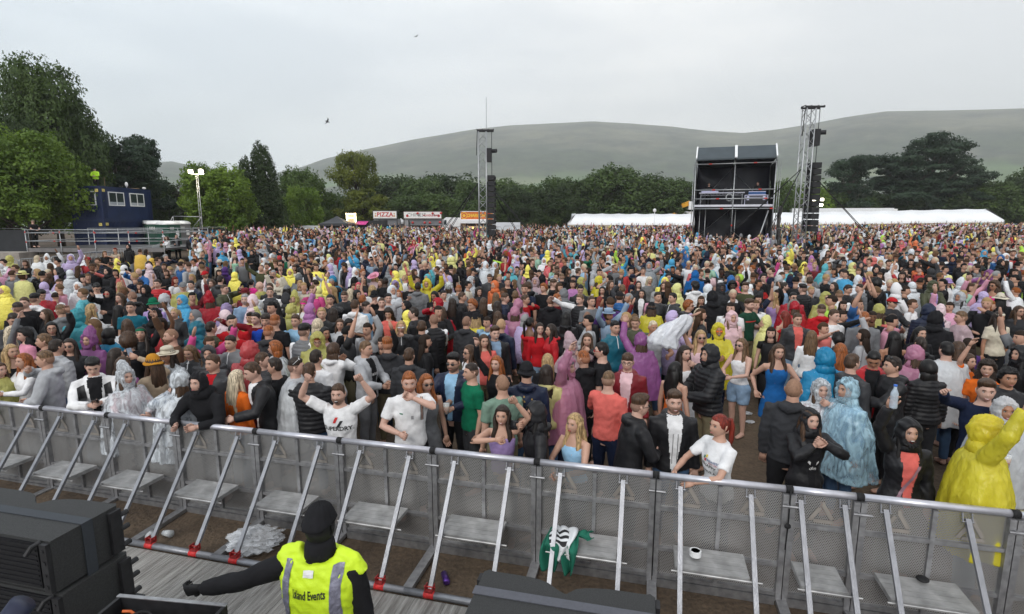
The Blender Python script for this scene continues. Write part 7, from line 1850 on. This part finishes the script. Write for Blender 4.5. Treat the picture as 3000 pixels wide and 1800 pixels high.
def person(p, group='people in the concert crowd', xyz=None):
    sex, pose, lean = p['sex'], p['pose'], p['lean']
    fine = p['dist'] < 8.2
    me, S, M = body(sex,pose,lean,p['yaw'],p['pit'],p['mouth'],fine)
    x,y,z = xyz or p['xyz']; hm_ = hair_mat(p['hc'] if p['hair']!='bald' else 'grey')
    o = link('person', me); 
    for i,m in enumerate((SKINS[p['skin']],EYEW,EYED,hair_mat(p['hc']),LIPR if (p['sex']=='f' and int(p['px'])%3==0) else LIPS)): o.material_slots[i].link='OBJECT'; o.material_slots[i].material = m
    o.location = (x,y,z); o.rotation_euler = (0,0,R(p['hd'])); o.scale = (p['sc'],)*3; tag(o, p['label'], 'person', group)
    g, gc, gi = p['g'], p['gc'], p['gi']; M4 = M
    cm = poncho_mat(gc) if g=='poncho' else (shell_mat(gc) if g in('jacket','puffer','open','gilet') else cloth_mat(gc))
    if g == 'poncho': shared(garment('long',sex,pose,lean),'top',o,(cloth_mat(gi or ['grey','black','white','denim','charcoal'][int(p['px'])%5]),))
    if g == 'gilet': shared(garment('long',sex,pose,lean),'sweater',o,(cloth_mat('white' if gc=='black' and p['dist']>8 and int(p['px'])%2 else ('mustard' if gc=='black' else 'white')),))
    inner = cloth_mat(gi) if gi else cm
    if g=='jacket' and not gi: inner = cloth_mat('charcoal' if gc=='black' else 'white') if int(p['px'])%2 else cm
    kind = g if not (g=='puffer' and gi) else 'open'
    nm = {'tee':'t_shirt','long':'long_sleeved_top','open':'jacket','jacket':'jacket','hoodie':'hooded_top','puffer':'padded_jacket','gilet':'gilet','vest':'vest_top','dress':'dress','poncho':'poncho','offshoulder':'off_shoulder_top'}[g]
    top = shared(garment(kind,sex,pose,lean),nm,o,(cm,inner))
    if g != 'dress' or p['leg']:
        lk = p['leg'] or 'trousers'; shared(garment(lk,sex,pose,0),lk,o,(cloth_mat('paledenim' if lk=='shorts' else BOT[int(p['px']*3+p['py'])%len(BOT)]),))
    covered = p['hood'] is not None
    if p['hair'] != 'bald':
        hk = p['hair']
        if covered: hk = {'longwavy':'long','straight':'long','longback':'long','afro':'short','curlylong':'long','curly':'short','pony':'short','quiff':'fringe'}.get(hk,hk)
        if p['hg'] and p['hg'][0]!='headband': hk = {'afro':'curlylong','quiff':'crew','fringe':'crew','curly':'crew'}.get(hk,hk)
        if not (covered and hk in ('short','fade','crew','buzz') and abs(p['hd'])>140):
            shared(hair(hk),'hair',o,(hm_, fade_mat(p['hc'],p['skin'])), M4)
    if p['beard']: shared(beardmesh('full' if p['hc'] not in('lightbrown',) else 'stubble'),'beard',o,(fade_mat(p['hc'],p['skin']),),M4)
    if covered: 
        hc_ = p['hood']; mm = cm; shared(headgear(hc_),'hood',o,(mm, mat('grey_fur',(.22,.20,.18),.9,0,.4,60,.8,80)),M4)
    if p['hg']:
        k,c = p['hg']; shared(headgear(k), {'cap':'cap','capback':'cap','beanie':'beanie','headband':'headband'}.get(k,'hat'), o, (cloth_mat(c), cloth_mat('black' if c=='red' and p['px']>2400 else c)), M4)
    if p['eye']:
        k,c = p['eye']; shared(headgear(k),'sunglasses' if k!='glasses' else 'glasses',o,(mat('frame_'+c,CL[c],.2),),M4)
    if p['hivis']: shared(garment('gilet',sex,pose,lean),'reflective_vest',o,(cloth_mat('lime'),))
    W = Matrix.Translation((x,y,z)) @ Matrix.Rotation(R(p['hd']),4,'Z') @ Matrix.Scale(p['sc'],4)
    for it in p['it']:
        k = 'R'; 
        if pose in ('cupL','camL','upL') : k = 'L'
        if pose=='cups': k = 'L' if it=='cup' else 'R'
        wp = W @ Vector(S['h'+k]); d = {'cup':'cup','cup2':'cup'}.get(it,it)
        lb = p['an'] or p['label'].split(',')[0]; lb = lb if lb.startswith('the ') else 'the '+lb
        if d=='cup':
            c = link('plastic_cup', CACHE['cup']); link('beer', CACHE['beer'], c); link('foam', CACHE['foam'], c); c.location = wp+Vector((0,0,.02)); tag(c, ('second ' if it=='cup2' else '')+'clear cup of beer held by '+lb,'cup','cups of beer held in the crowd')
        elif d=='phone':
            c = link('phone', CACHE['phone']); link('screen', CACHE['screen'], c); c.matrix_world = Matrix.Translation(wp+Vector((0,0,.03))) @ Matrix.Rotation(R(p['hd']),4,'Z') @ Matrix.Rotation(R(20 if 'cam' in pose else 55),4,'X'); tag(c,'phone held by '+lb,'phone','phones held in the crowd')
        else:
            c = link('water_bottle', CACHE['bottle']); link('bottle_cap', CACHE['cap_'], c); c.location = wp+Vector((0,0,.03)); tag(c,'clear water bottle held by '+lb,'bottle')
        if len(c['label'].split())>16: c['label'] = ' '.join(c['label'].split()[:16])
    p['obj'] = o; p['S'] = S; p['M'] = M; p['W'] = W; p['top'] = top; return o
for p in IND: person(p)
print('bodies', len([k for k in CACHE if k[0]=='body']), 'garments', len([k for k in CACHE if k[0]=='g']))

# ---- printed words and stripes laid on clothes (cast onto the cloth from the front or the back)
def find(s): return next(p for p in IND if s in p['label'])
def decal(p, name, me, m, side=-1, z=1.22, x=0, sz=1, rot=0, garm=None, off=.004):
    gm = (garm or p['top']).data; bvh = BVHTree.FromPolygons([v.co for v in gm.vertices],[tuple(q.vertices) for q in gm.polygons])
    me.transform(Matrix.Scale(sz,4)); me.transform(Matrix.Rotation(R(rot),4,'Z'))
    for v in me.vertices:
        a, b, c = v.co; X = x+(a if side<0 else -a); Z = z+b; hit = bvh.ray_cast(Vector((X,side*2,Z)),Vector((0,-side,0)))
        if hit[0] is None: hit = bvh.find_nearest(Vector((X,side*.15,Z)))
        v.co = (X, hit[0].y+side*(off+max(0,c)), Z)
    if side < 0: pass
    me.materials.clear(); me.materials.append(m); o = link(name, me, garm or p['top']); return o
def quad_mesh(pts, n=8):
    (x0,y0),(x1,y1),(x2,y2),(x3,y3) = pts; mb = MB(); V=[]
    for i in range(n+1):
        for j in range(n+1):
            a,b = i/n,j/n; V.append(((1-a)*((1-b)*x0+b*x3)+a*((1-b)*x1+b*x2), (1-a)*((1-b)*y0+b*y3)+a*((1-b)*y1+b*y2), 0))
    mb.add(V,[(i*(n+1)+j,(i+1)*(n+1)+j,(i+1)*(n+1)+j+1,i*(n+1)+j+1) for i in range(n) for j in range(n)]); return mb.mesh('print')
INK = mat('print_black',(.012,.012,.014),.6,0,0); INKR = mat('print_red',(.5,.02,.02),.6,0,0); INKW = mat('print_white',(.7,.7,.7),.6,0,0); LIME = mat('print_yellow',(.7,.5,.03),.6,0,0)
p = find('cheering bearded'); decal(p,'lettering',text_mesh('SUPERDRY.',.072,bold=.0016,extr=0,space=.98),INK,-1,1.235)
decal(p,'print_stripe',quad_mesh([(-.045,-.02),(-.012,-.02),(.02,.05),(-.013,.05)]),INKR,-1,1.325,-.01); decal(p,'print_stripe',quad_mesh([(-.025,-.05),(.008,-.05),(.055,.03),(.022,.03)]),INK,-1,1.305,.012)
p = find('white football shirt')
for dx,c in ((.118,INK),(.130,mat('print_tan',(.35,.14,.06),.6,0,0)),(.142,INK)): decal(p,'sleeve_stripe',quad_mesh([(-.004,-.13),(.004,-.13),(.004,.13),(-.004,.13)]),c,-1,1.33,dx)
decal(p,'shirt_badge',quad_mesh([(-.018,-.008),(.018,-.012),(.016,.004),(-.02,.008)]),mat('print_green',(.02,.15,.08),.6,0,0),-1,1.30,-.10); decal(p,'shirt_badge',quad_mesh([(-.014,-.02),(.014,-.02),(.014,.02),(-.014,.02)]),INKR if 0 else mat('print_grey',(.25,.25,.26),.6,0,0),-1,1.25,.02)
p = find('pale grey jacket over'); decal(p,'lettering',text_mesh('BOSS',.05,bold=.001,extr=0),INKW,-1,1.26)
p = find('arms folded'); decal(p,'lettering',text_mesh('CALVIN',.03,bold=.0006,extr=0),INKW,-1,1.27)
p = find('black shirt with white lettering'); decal(p,'lettering',text_mesh("LEVI'S",.045,bold=.0008,extr=0),INKW,-1,1.24)
p = find('dark red ponytail'); o_ = p['top']
for tx,zz,sz_,xx,mm,rt in (('BE',1.245,.042,-.05,INK,-6),('HAPPY',1.225,.046,.035,INK,-10),('WE HAVE A',1.165,.036,-.01,INK,-6),('KINDNESS',1.285,.032,.06,mat('print_blue',(.05,.1,.25),.6,0,0),-6),('MATTERS',1.257,.024,.075,mat('print_pink',(.4,.15,.2),.6,0,0),-6)): decal(p,'lettering',text_mesh(tx,sz_,bold=.0006,extr=0),mm,-1,zz,xx,1,rt)
for xx,zz,mm in ((-.035,1.31,mat('print_green',(.02,.15,.08))),(-.005,1.325,LIME),(-.02,1.285,INKR)): decal(p,'print_spot',quad_mesh([(-.012,-.014),(.012,-.014),(.012,.014),(-.012,.014)]),mm,-1,zz,xx)
p = find('lighting a cigarette'); decal(p,'lettering',text_mesh('dm',.06,extr=0,shear=.3),INKW,-1,1.12)
for sx in (-1,1): decal(p,'print_heart',quad_mesh([(0,-.03),(sx*.03,.005),(sx*.022,.025),(sx*.002,.01)]),INKW,-1,1.19,sx*.03)
p = find('bearded man in dark green T-shirt'); decal(p,'chest_stripe',quad_mesh([(-.17,-.008),(.17,-.008),(.17,.012),(-.17,.012)],16),INKR,-1,1.30)
p = find('black curly hair'.replace('black curly','curly black')) if 0 else find('curly black hair in black and red'); decal(p,'red_panel',quad_mesh([(-.15,-.1),(.15,-.1),(.15,.08),(-.15,.08)],14),INKR,-1,1.16); decal(p,'lettering',text_mesh('HUGO',.04,extr=0),INK,-1,1.16,0,1,0,None,.008)
p = find('biting his nails')
for zz in (1.02,1.10): decal(p,'sleeve_stripe',quad_mesh([(-.15,-.012),(.15,-.012),(.15,.006),(-.15,.006)],12),INK,-1,zz)
p = find('white and black jacket'); 
for sx in (-1,1): decal(p,'black_panel',quad_mesh([(-.04,-.10),(.05,-.10),(.03,.09),(-.05,.06)],8),INK,-1,1.33,sx*.14)
p = find('boy in the pale grey') if 0 else find('grinning bearded man in black puffer')
for sx in (-.022,.03): decal(p,'drawstring',quad_mesh([(-.003,-.22),(.003,-.22),(.003,.12),(-.003,.12)],10),INK,-1,1.2,sx)
p = find('coral top'); decal(p,'bag_strap',quad_mesh([(-.12,-.25),(-.09,-.25),(.09,.15),(.06,.15)],14),mat('mauve_strap',(.25,.14,.18),.5,0,.1,5),-1,1.18,0,1,0,None,.01)
p = find('patterned jacket')
for i in range(26):
    xx, zz = prs.uniform(-.16,.16), prs.uniform(.95,1.38); decal(p,'gold_print',quad_mesh([(-.014,-.01),(.012,-.01),(0,.014),(-.004,.012)],1),mat('print_gold',(.35,.22,.06),.6,0,0),1,zz,xx)
# earrings, watch
p = find('coral top'); 
for sx in (-1,1):
    t = np.linspace(0,2*math.pi,17); mb = MB(); mb.loft(np.stack([.0*t,.016*np.cos(t),.020*np.sin(t)],1),.0022,None,(1,0,0),5,0,False); e_ = mb.build('hoop_earring', mat('silver',(.6,.6,.6),.2,1,0), p['obj'], True); e_.matrix_local = p['M'] @ Matrix.Translation((sx*.084,.0,-.045))
# clear poncho pulled off and lifted above the crowd
p = find('lifting a clear poncho'); hw = p['W'] @ Vector(p['S']['hL'])
mb = MB(); rgq = np.random.default_rng(3)
def rip_(n,m):
    a = np.arange(m)*2*math.pi/m; k = np.ones((n,m))
    for i in range(n): k[i] += .22*np.sin(3*a+.3*i)+.18*np.sin(7*a+.5*i+1)+.10*np.sin(13*a-.4*i)
    return k
tt = np.linspace(0,1,16); mb.loft(np.stack([-.04-.42*tt+.05*np.sin(6*tt), -.02+.0*tt, .06-.62*tt+.06*np.sin(3*tt)],1), .04+.22*tt**.7+.02*np.sin(9*tt), .03+.09*tt**.7, (1,0,.4), 40, 0, True, rip_)
o = mb.build('clear_poncho', mat('white_clear_sheet',(.72,.74,.78),.2,0,.1,9,.8,14,0,.8), smooth=True); o.location = hw; o.scale = (.8,.8,.85); tag(o,'clear white plastic poncho being held up by the blonde woman in sunglasses','poncho')
# cups and wrappers on the bare soil
for i,(px,py) in enumerate(((2190,1210),(2198,1235),(2300,1000),(2035,1160),(715,812),(728,790))):
    q = PG(px,py,.03); crumple('paper_scrap',(q[0],q[1],gz(q[0],q[1])),.06,.05,.025,PLASTIC,'crushed plastic litter on soil, '+('right of the legs in denim shorts','just below the scrap by the denim shorts','behind the blue dress','behind the smoking woman','in the gap left of the man in olive','in the bare gap by the standing black hood')[i],'litter',20+i,10,.3)

# ---------------------------------------------------------------- guard in the pit
def guard():
    p = dict(sex='m',pose='grip',lean=8,dist=3,px=937,py=1520,hd=172.0)
    POSES['grip'] = ((.24,-.04,.86),(.24,-.04,.86),.75)
    gl = P(395,1800,2.95); h = 1.12; Hd = None
    r = ray(937,1543); t = (CZ-1.76)/-r[2]; Hd = np.array([0,0,CZ])+r*t
    # arm: local frame faces -Y; world = rotate 180-ish, so his left hand (image left) is local +X
    a = R(p['hd']); c,s = math.cos(a),math.sin(a); hl = (0,-.012); x,y = Hd[0]-(c*hl[0]-s*hl[1]), Hd[1]-(s*hl[0]+c*hl[1])
    W = Matrix.Translation((x,y,.045)) @ Matrix.Rotation(a,4,'Z') @ Matrix.Scale(1.05,4); tl = W.inverted() @ Vector((gl[0],gl[1],gl[2]+.04))
    POSES['grip'] = ((-.27,-.05,.84),(tl.x,tl.y,tl.z),.75)
    p['lean'] = 0
    me, S, M = body('m','grip',0,0,6,0,True); o = link('person', me)
    dark = mat('black_glove',(.012,.012,.013),.7,0,.2,30)
    for i,m in enumerate((dark,EYEW,EYED,hair_mat('black'),LIPS)): o.material_slots[i].link='OBJECT'; o.material_slots[i].material = m
    o.matrix_world = W; tag(o,'guard in black hat and yellow reflective vest, back turned, reaching to a case','person')
    BL = cloth_mat('black'); top = shared(garment('long','m','grip',0),'black_jacket',o,(BL,BL)); shared(garment('trousers','m','grip',0),'trousers',o,(BL,BL)); shared(headgear('beanie'),'beanie',o,(cloth_mat('black'),)*2,M)
    sc = MB(); sc.loft([(0,0,1.46),(0,0,1.50),(0,-.0,1.545),(0,0,1.57)],np.array([.088,.086,.080,.068]),np.array([.088,.088,.085,.07]),(1,0,0),22); sc.build('snood', BL, o, True)
    # waistcoat: torso shell, arms left free
    t_ = MB(); S2 = skel('m','grip',0); add_torso(t_,S2,.88,1.475,.052,flare=.9)
    for sx in (-1,1): t_.loft([(sx*.08,.0,1.45),(sx*.17,.0,1.42),(sx*.20,0,1.36)],np.array([.05,.066,.060]),np.array([.095,.095,.095]),(0,1,0),14)
    vm = remesh(t_,.012,2,lambda co,no: wob(co,.007,14,5)+wob(co,.004,40,6)); vm.name = 'reflective_vest'; vm.materials.clear(); vm.materials.append(None)
    LIM = mat('hivis_yellow',(.58,.80,.02),.6,0,.08,5,.3,25); v = shared(vm,'reflective_vest',o,(LIM,))
    GREYB = mat('reflective_grey',(.20,.20,.26),.35,.2,.25,30,.3,60)
    for sx,b in ((-1,0),(1,0)): decal(p,'reflective_band',quad_mesh([(-.026,-.27),(.026,-.27),(.026,.28),(-.026,.28)],24),GREYB,1,1.19,sx*.142,1,0,v,.005)
    decal(p,'reflective_band',quad_mesh([(-.22,-.026),(.22,-.026),(.22,.026),(-.22,.026)],26),GREYB,1,.95,0,1,0,v,.006)
    tm_ = text_mesh('Island Events',.068,bold=.0012,extr=0,space=1.0); tm_.transform(Matrix.Diagonal((.52,1,1,1))); decal(p,'lettering',tm_,INK,1,1.335,-.004,1,2,v,.005)
    decal(p,'neck_label',quad_mesh([(-.028,-.018),(.028,-.018),(.028,.018),(-.028,.018)],4),INKW,1,1.445,0,1,0,v,.008)
guard()
gl = P(480,1758,2.85); fcase(gl[0]+.0, gl[1]-.25, gl[2]-.02, .34)
# staff on the roof, platform and control stand
def staff(px,py,Y,zf,spec,label,hd):
    q = parse('0 0 '+spec, 0, 0, 1); q['hd'] = hd; q['label'] = label; q['dist'] = Y; q['sc'] = 1.0; q['an'] = None; t = P(px,py,Y); person(q,'crew and stewards away from the crowd',(t[0],t[1],zf)); return q
cn_ = P(283,545,44.0)
staff(283,545,43.8,zg+5.16-.35,'m short/black jacket/lime 0 front cap/charcoal h.9','man in yellow reflective jacket crouching on the container roof',20)
staff(97,660,35.5,PZ,'m short/black tee/black 0 front cap/khaki','man in black T-shirt and camouflage cap on the scaffold platform',75)
sp_ = FROT @ Vector((FX+1.3,FY+1.9,ZD)); staff(1500+sp_[0]/sp_[1]*1600,500,sp_[1],ZD,'m short/darkbrown tee/black 0 front','man in black standing behind the mixing desk',-20)
sp_ = FROT @ Vector((FX+4.7,FY+1.9,ZD)); staff(1500+sp_[0]/sp_[1]*1600,500,sp_[1],ZD,'m short/brown jacket/black 0 rest','man in black behind the flight cases on the control stand',-60)
for px,py,spec,lab,hd in ((479,697,'f long/brown jacket/olive 0 rest beanie/white','woman in white woolly hat by the green toilets',60),(490,699,'f long/brown long/white 0 phone','woman in white top beside the white woolly hat',-30),(517,693,'m short/black open/black/grey 0 face','man in open black jacket leaning by the green toilet',20),(556,697,'m short/black jacket/black 0 rest','man in black in front of the grey toilet',60),(590,692,'m short/brown jacket/royal 0 front','man in royal blue jacket by the dark mesh fence',-60)):
    H = PG(px,py,1.6); q = staff(px,py,H[1],gz(H[0],H[1]),spec,lab,hd)

# ---------------------------------------------------------------- the rest of the crowd: too many to count, one mass
CM = bpy.data.materials.new('crowd_cloth'); CM.use_nodes = True; nt = CM.node_tree; b = nt.nodes['Principled BSDF']; b.inputs['Roughness'].default_value = .65
at = nt.nodes.new('ShaderNodeVertexColor'); at.layer_name = 'Col'; nt.links.new(at.outputs[0], b.inputs['Base Color'])
CM2 = bpy.data.materials.new('crowd_poncho'); CM2.use_nodes = True; nt = CM2.node_tree; b = nt.nodes['Principled BSDF']; b.inputs['Roughness'].default_value = .28
at = nt.nodes.new('ShaderNodeVertexColor'); at.layer_name = 'Col'; nt.links.new(at.outputs[0], b.inputs['Base Color']); nn_ = nt.nodes.new('ShaderNodeTexNoise'); nn_.inputs['Scale'].default_value = 9; nn_.inputs['Distortion'].default_value = 2; ge = nt.nodes.new('ShaderNodeNewGeometry'); nt.links.new(ge.outputs['Position'], nn_.inputs[0]); bb = nt.nodes.new('ShaderNodeBump'); bb.inputs['Distance'].default_value = .04; bb.inputs['Strength'].default_value = .8; nt.links.new(nn_.outputs[0], bb.inputs['Height']); nt.links.new(bb.outputs[0], b.inputs['Normal'])
def lod(sex, pose, hairk, top, hood, near):
    """classes: 0 skin 1 hair 2 top 3 legs 4 dark 5 lips 6 poncho"""
    S = skel(sex,pose,0); mb = MB(); m = 10 if near else 7
    add_torso(mb,S,.80,1.45,.02,2,m); cl = 2
    if top=='poncho':
        mb.loft([(0,0,1.50),(0,0,1.42),(0,0,1.28),(0,0,1.0),(0,0,.65)],np.array([.09,.21,.27,.31,.34]),np.array([.09,.15,.19,.21,.24]),(1,0,0),14 if near else 9,2)
    for k in 'LR':
        if top in('tee','vest'): add_arm(mb,S,k,0,0,1,0,6 if near else 4); add_arm(mb,S,k,.015,0,.36 if top=='tee' else .18,2,6 if near else 4)
        else: add_arm(mb,S,k,.02,0,.97,2,6 if near else 4)
        w, e = S['w'+k], S['e'+k]; d = nvec(w-e); mb.loft([w-d*.01,w+d*.08,w+d*.16],np.array([.028,.04,.02]),np.array([.02,.018,.012]),(1,0,.1),5,0)
    mb.loft([(0,0,.95),(0,0,.5),(0,0,.05)],np.array([.17,.16,.14]),np.array([.11,.09,.07]),(1,0,0),7,3)
    mb.loft([(0,0,1.44),(0,-.005,1.56)],[.06,.055],None,(1,0,0),7,0)
    nt_, nf_ = (12,14) if near else (8,9)
    x,y,z = head_grid(nt_,nf_); X,Y,Z = head_pts(x,y,z,sex); V,F = closed(np.stack([X,Y,Z],-1),nt_,nf_); h = MB(); h.add(V,F,0)
    if near:
        for s in (-1,1): h.ball((s*.031,-.0835,.012),.014,.007,.007,4,6,4); h.tube([(s*.015,-.093,.032),(s*.047,-.085,.032)],.0045,4,1)
        h.tube([(-.022,-.095,-.058),(.022,-.095,-.058)],.006,4,5)
    n = np.stack([X/.076**2,Y/.098**2,Z/.118**2],-1); n /= np.linalg.norm(n,axis=-1)[...,None]
    if hood:
        op = sstep(.55,.66,-y); t = np.where(op<.5,.034+(.07 if hood==2 else 0)*np.exp(-((x/.4)**2+((y-.25)/.5)**2))*(z>.1),-.03); V,F = closed(np.stack([X,Y,Z],-1)+n*t[...,None],nt_,nf_); h.add(V,F,2); h.loft([(0,.01,-.06),(0,.02,-.17)],[.095,.14],None,(1,0,0),9,2)
    elif hairk!='none':
        L = np.where(y<-.2,.55,(-.05 if hairk=='short' else -.9)); mm = sstep(L-.05,L+.15,z); t = -.006+(.024 if hairk=='short' else .03)*mm; V,F = closed(np.stack([X,Y,Z],-1)+n*t[...,None],nt_,nf_); h.add(V,F,1)
        if hairk=='long': h.loft([(0,.045,.0),(0,.06,-.12),(0,.09,-.27),(0,.10,-.40)],np.array([.085,.105,.11,.05]),np.array([.06,.055,.05,.03]),(1,0,0),8,1)
        if hairk=='hat': h.loft([(0,0,.05),(0,0,.058)],[.15,.14],None,(1,0,0),12,2); h.loft([(0,0,.05),(0,0,.13),(0,0,.15)],[.095,.088,.05],None,(1,0,0),10,2)
    h.xf(head_M(S)); 
    for v in h.v: mb.v.append(v)
    mb.f += [tuple(i+mb.n for i in q) for q in h.f]; mb.m += h.m; mb.n += h.n
    V = np.vstack(mb.v); cnt = np.array([len(f) for f in mb.f]); return V, np.concatenate([np.array(f) for f in mb.f]), cnt, np.array(mb.m), top=='poncho'
LODC = {}
def getlod(*a):
    if a not in LODC: LODC[a] = lod(*a)
    return LODC[a]
crowd = []   # (x,y,scale,heading,lodkey,colours)
cr = np.random.default_rng(12)
topc = ['black']*44+['charcoal']*9+['navy']*8+['white']*9+['grey']*6+['lightgrey']*4+['red']*4+['darkred']*2+['olive']*2+['green']*1+['blue']*3+['teal']*2+['pink']*3+['hotpink']*1+['coral']*2+['cream']*3+['skyblue']*2+['mint']*1+['lime']*1+['orange']*1+['beige']*3+['paledenim']*2+['purple']*1
ponc = ['clear']*10+['white']*8+['yellow']*4+['paleyellow']*6+['smoke']*4+['pink']*2+['palepink']*2+['mauve']*3+['lilac']*4+['blue']*3+['turq']*2+['red']*2+['orange']*1+['smoke']*3+['teal']*1+['coral']*1
hairc = ['darkbrown']*9+['black']*7+['brown']*9+['lightbrown']*4+['blonde']*4+['platinum']*2+['ginger']*2+['grey']*1
posel = ['rest']*8+['front']*4+['phone','fold','cupR','cupL','face','faceL','upR','upL','upR','up2w','camR','pointL']
def rand_person(x,y,near,sp=None):
    if sp: sex, pose, hd = sp['sex'], sp['pose'], sp['hd']; top = 'poncho' if sp['g']=='poncho' else ('tee' if sp['g']=='tee' else ('vest' if sp['g'] in('vest','dress','offshoulder') else 'long')); hood = (2 if sp['hood'] in('ponchopoint',) else 1) if sp['hood'] else 0
    else:
        sex = 'f' if cr.random()<.42 else 'm'; pose = posel[cr.integers(len(posel))]; hd = cr.normal(0,60) if cr.random()<.45 else cr.uniform(0,360); pn = cr.random()<.23
        top = 'poncho' if pn else ['long','long','long','tee','tee' if sex=='m' else 'vest'][cr.integers(5)]; hood = (1 if cr.random()<.75 else 2) if (pn and cr.random()<.72) or (not pn and top=='long' and cr.random()<.16) else 0
    hk = 'none' if hood and sex=='m' else (('long' if cr.random()<.88 else 'short') if sex=='f' else 'short')
    if not hood and cr.random()<.03: hk = 'hat'
    if sp: tc = PC[sp['gc']] if top=='poncho' else CL[sp['gc']]; hc = HAIRC[sp['hc']]; sk = sp['skin']
    else: tc = PC[ponc[cr.integers(len(ponc))]] if top=='poncho' else CL[topc[cr.integers(len(topc))]]; hc = HAIRC[hairc[cr.integers(len(hairc))]]; sk = ['pale','fair','fair','fair','tan','brown'][cr.integers(6)] if cr.random()<.5 else 'fair'
    skc = {'pale':(.52,.32,.25),'fair':(.47,.275,.20),'tan':(.36,.18,.11),'brown':(.17,.085,.05),'dark':(.06,.032,.022)}[sk]
    g_ = sum(tc)/3; tc = tuple(.84*q+.16*g_ for q in tc)
    if sk=='dark': hc = HAIRC['black']
    sc = (1.0 if sex=='m' else .945)*cr.uniform(.93,1.06); leg = CL[BOT[cr.integers(len(BOT))]]
    crowd.append((x,y,sp['sc'] if sp else sc,math.radians(hd),(sex,pose,hk,top,hood,near),(skc,hc,tc,leg,(.02,.015,.015),(.3,.1,.1))))
for p in REST: rand_person(p['xyz'][0],p['xyz'][1],True,p)
occ = {}
def ok(x,y,d):
    i,j = int(x//.6), int(y//.6)
    for a in (-1,0,1):
        for b_ in (-1,0,1):
            for (u,v) in occ.get((i+a,j+b_),()):
                if (u-x)**2+(v-y)**2 < d*d: return False
    return True
def put(x,y): occ.setdefault((int(x//.6),int(y//.6)),[]).append((x,y))
for p in PEOPLE: put(p['xyz'][0],p['xyz'][1])
def project(x,y,z):
    dz = z-CZ; f = y*CP-dz*SP; return 1500+FPX*x/f, 900-FPX*(dz*CP+y*SP)/f
fo = FROT @ Vector((FX,FY,0)); far_edge_px = [0,250,480,620,900,1100,1500,2000,3000,3300]; far_edge_y = [31,31,34,46,56,60,62,70,74,74]
fcen = FROT @ Vector((FX+2.6,FY+2.1,0)); tries = 0
for Y0 in np.arange(6,75,.5):
    n = int(Y0*2.46*.5*4.2)
    for _ in range(n):
        y = Y0+cr.uniform(0,.5); x = cr.uniform(-1.16,1.30)*y; px,py = project(x,y,gz(x,y)+1.6)
        if px < -350 or px > 3560 or y < bar_y(x)+.3: continue
        if y > np.interp(px,far_edge_px,far_edge_y): continue
        ylim = 775 if not (px < 560) else 792
        if py > ylim: 
            # fill gaps between the individually placed people, always behind the second row
            if (y < bar_y(x)+1.6 or py > 1000) and px < 3110 or cr.random() > .8: continue
            if 2120 < px < 2470 and py > 960: continue
            if not ok(x,y,.45): continue
        dens = 1.0
        if px < 560: 
            if py < 765: continue
            dens = .35
        if 560 <= px < 700 and py < 760: dens = .45
        if 600 < px < 760 and 735 < py < 850: dens = .12
        if cr.random() > dens: continue
        lx = (Vector((x-fcen[0],y-fcen[1],0))); lx.rotate(Matrix.Rotation(R(20),3,'Z'))
        if abs(lx.x) < 3.2 and abs(lx.y) < 2.7: continue
        if math.hypot(x+1.97,y-38) < 1.9 or math.hypot(x-17.2,y-33) < 1.9: continue
        # keep clear of stalls
        if y > 60 and 915 < px < 1470 and y > 64: continue
        if not ok(x,y,.40 if y < 30 else .45): continue
        put(x,y); rand_person(x,y,y<30)
print('crowd mass', len(crowd))
def emit(sel, name, label):
    VV, LL, CC, MI, COLS = [], [], [], [], []; off = 0
    for (x,y,sc,hd,key,cols) in sel:
        V,L,cnt,m,pn = getlod(*key); c,s = math.cos(hd),math.sin(hd); W = np.empty_like(V); W[:,0] = (V[:,0]*c-V[:,1]*s)*sc+x; W[:,1] = (V[:,0]*s+V[:,1]*c)*sc+y; W[:,2] = V[:,2]*sc+gz(x,y)
        VV.append(W); LL.append(L+off); CC.append(cnt); off += len(V); MI.append(((m==2)&pn).astype(np.int32)); ca = np.array(cols)[m]; COLS.append(np.repeat(ca,cnt,axis=0))
    V = np.vstack(VV); L = np.concatenate(LL); C = np.concatenate(CC); M_ = np.concatenate(MI); K = np.vstack(COLS); me = bpy.data.meshes.new(name)
    me.vertices.add(len(V)); me.vertices.foreach_set('co',V.astype(np.float32).ravel()); me.loops.add(len(L)); me.loops.foreach_set('vertex_index',L.astype(np.int32)); me.polygons.add(len(C)); st = np.zeros(len(C),np.int32); st[1:] = np.cumsum(C)[:-1]; me.polygons.foreach_set('loop_start',st); me.polygons.foreach_set('material_index',M_); me.polygons.foreach_set('use_smooth',np.full(len(C),True))
    me.materials.append(CM); me.materials.append(CM2); me.update(calc_edges=True); a = me.color_attributes.new('Col','FLOAT_COLOR','CORNER'); a.data.foreach_set('color',np.hstack([K,np.ones((len(K),1))]).astype(np.float32).ravel())
    o = link(name,me); tag(o,label,kind='stuff'); return o
emit(crowd,'crowd','dense far part of the concert crowd in coats and coloured rain ponchos')
for m_ in bpy.data.materials:
    k_ = m_.name.split('_')[0]
    if k_ in ('cloth','jacket','hair','fade','crowd','speaker','skin','black') and m_.use_nodes:
        b_ = m_.node_tree.nodes.get('Principled BSDF')
        if b_: b_.inputs['Specular IOR Level'].default_value = {'skin':.4,'jacket':.28,'speaker':.3,'hair':.3,'black':.3}.get(k_,.15)
bpy.data.scenes.remove(TMP)
print('all done', len(bpy.data.objects))
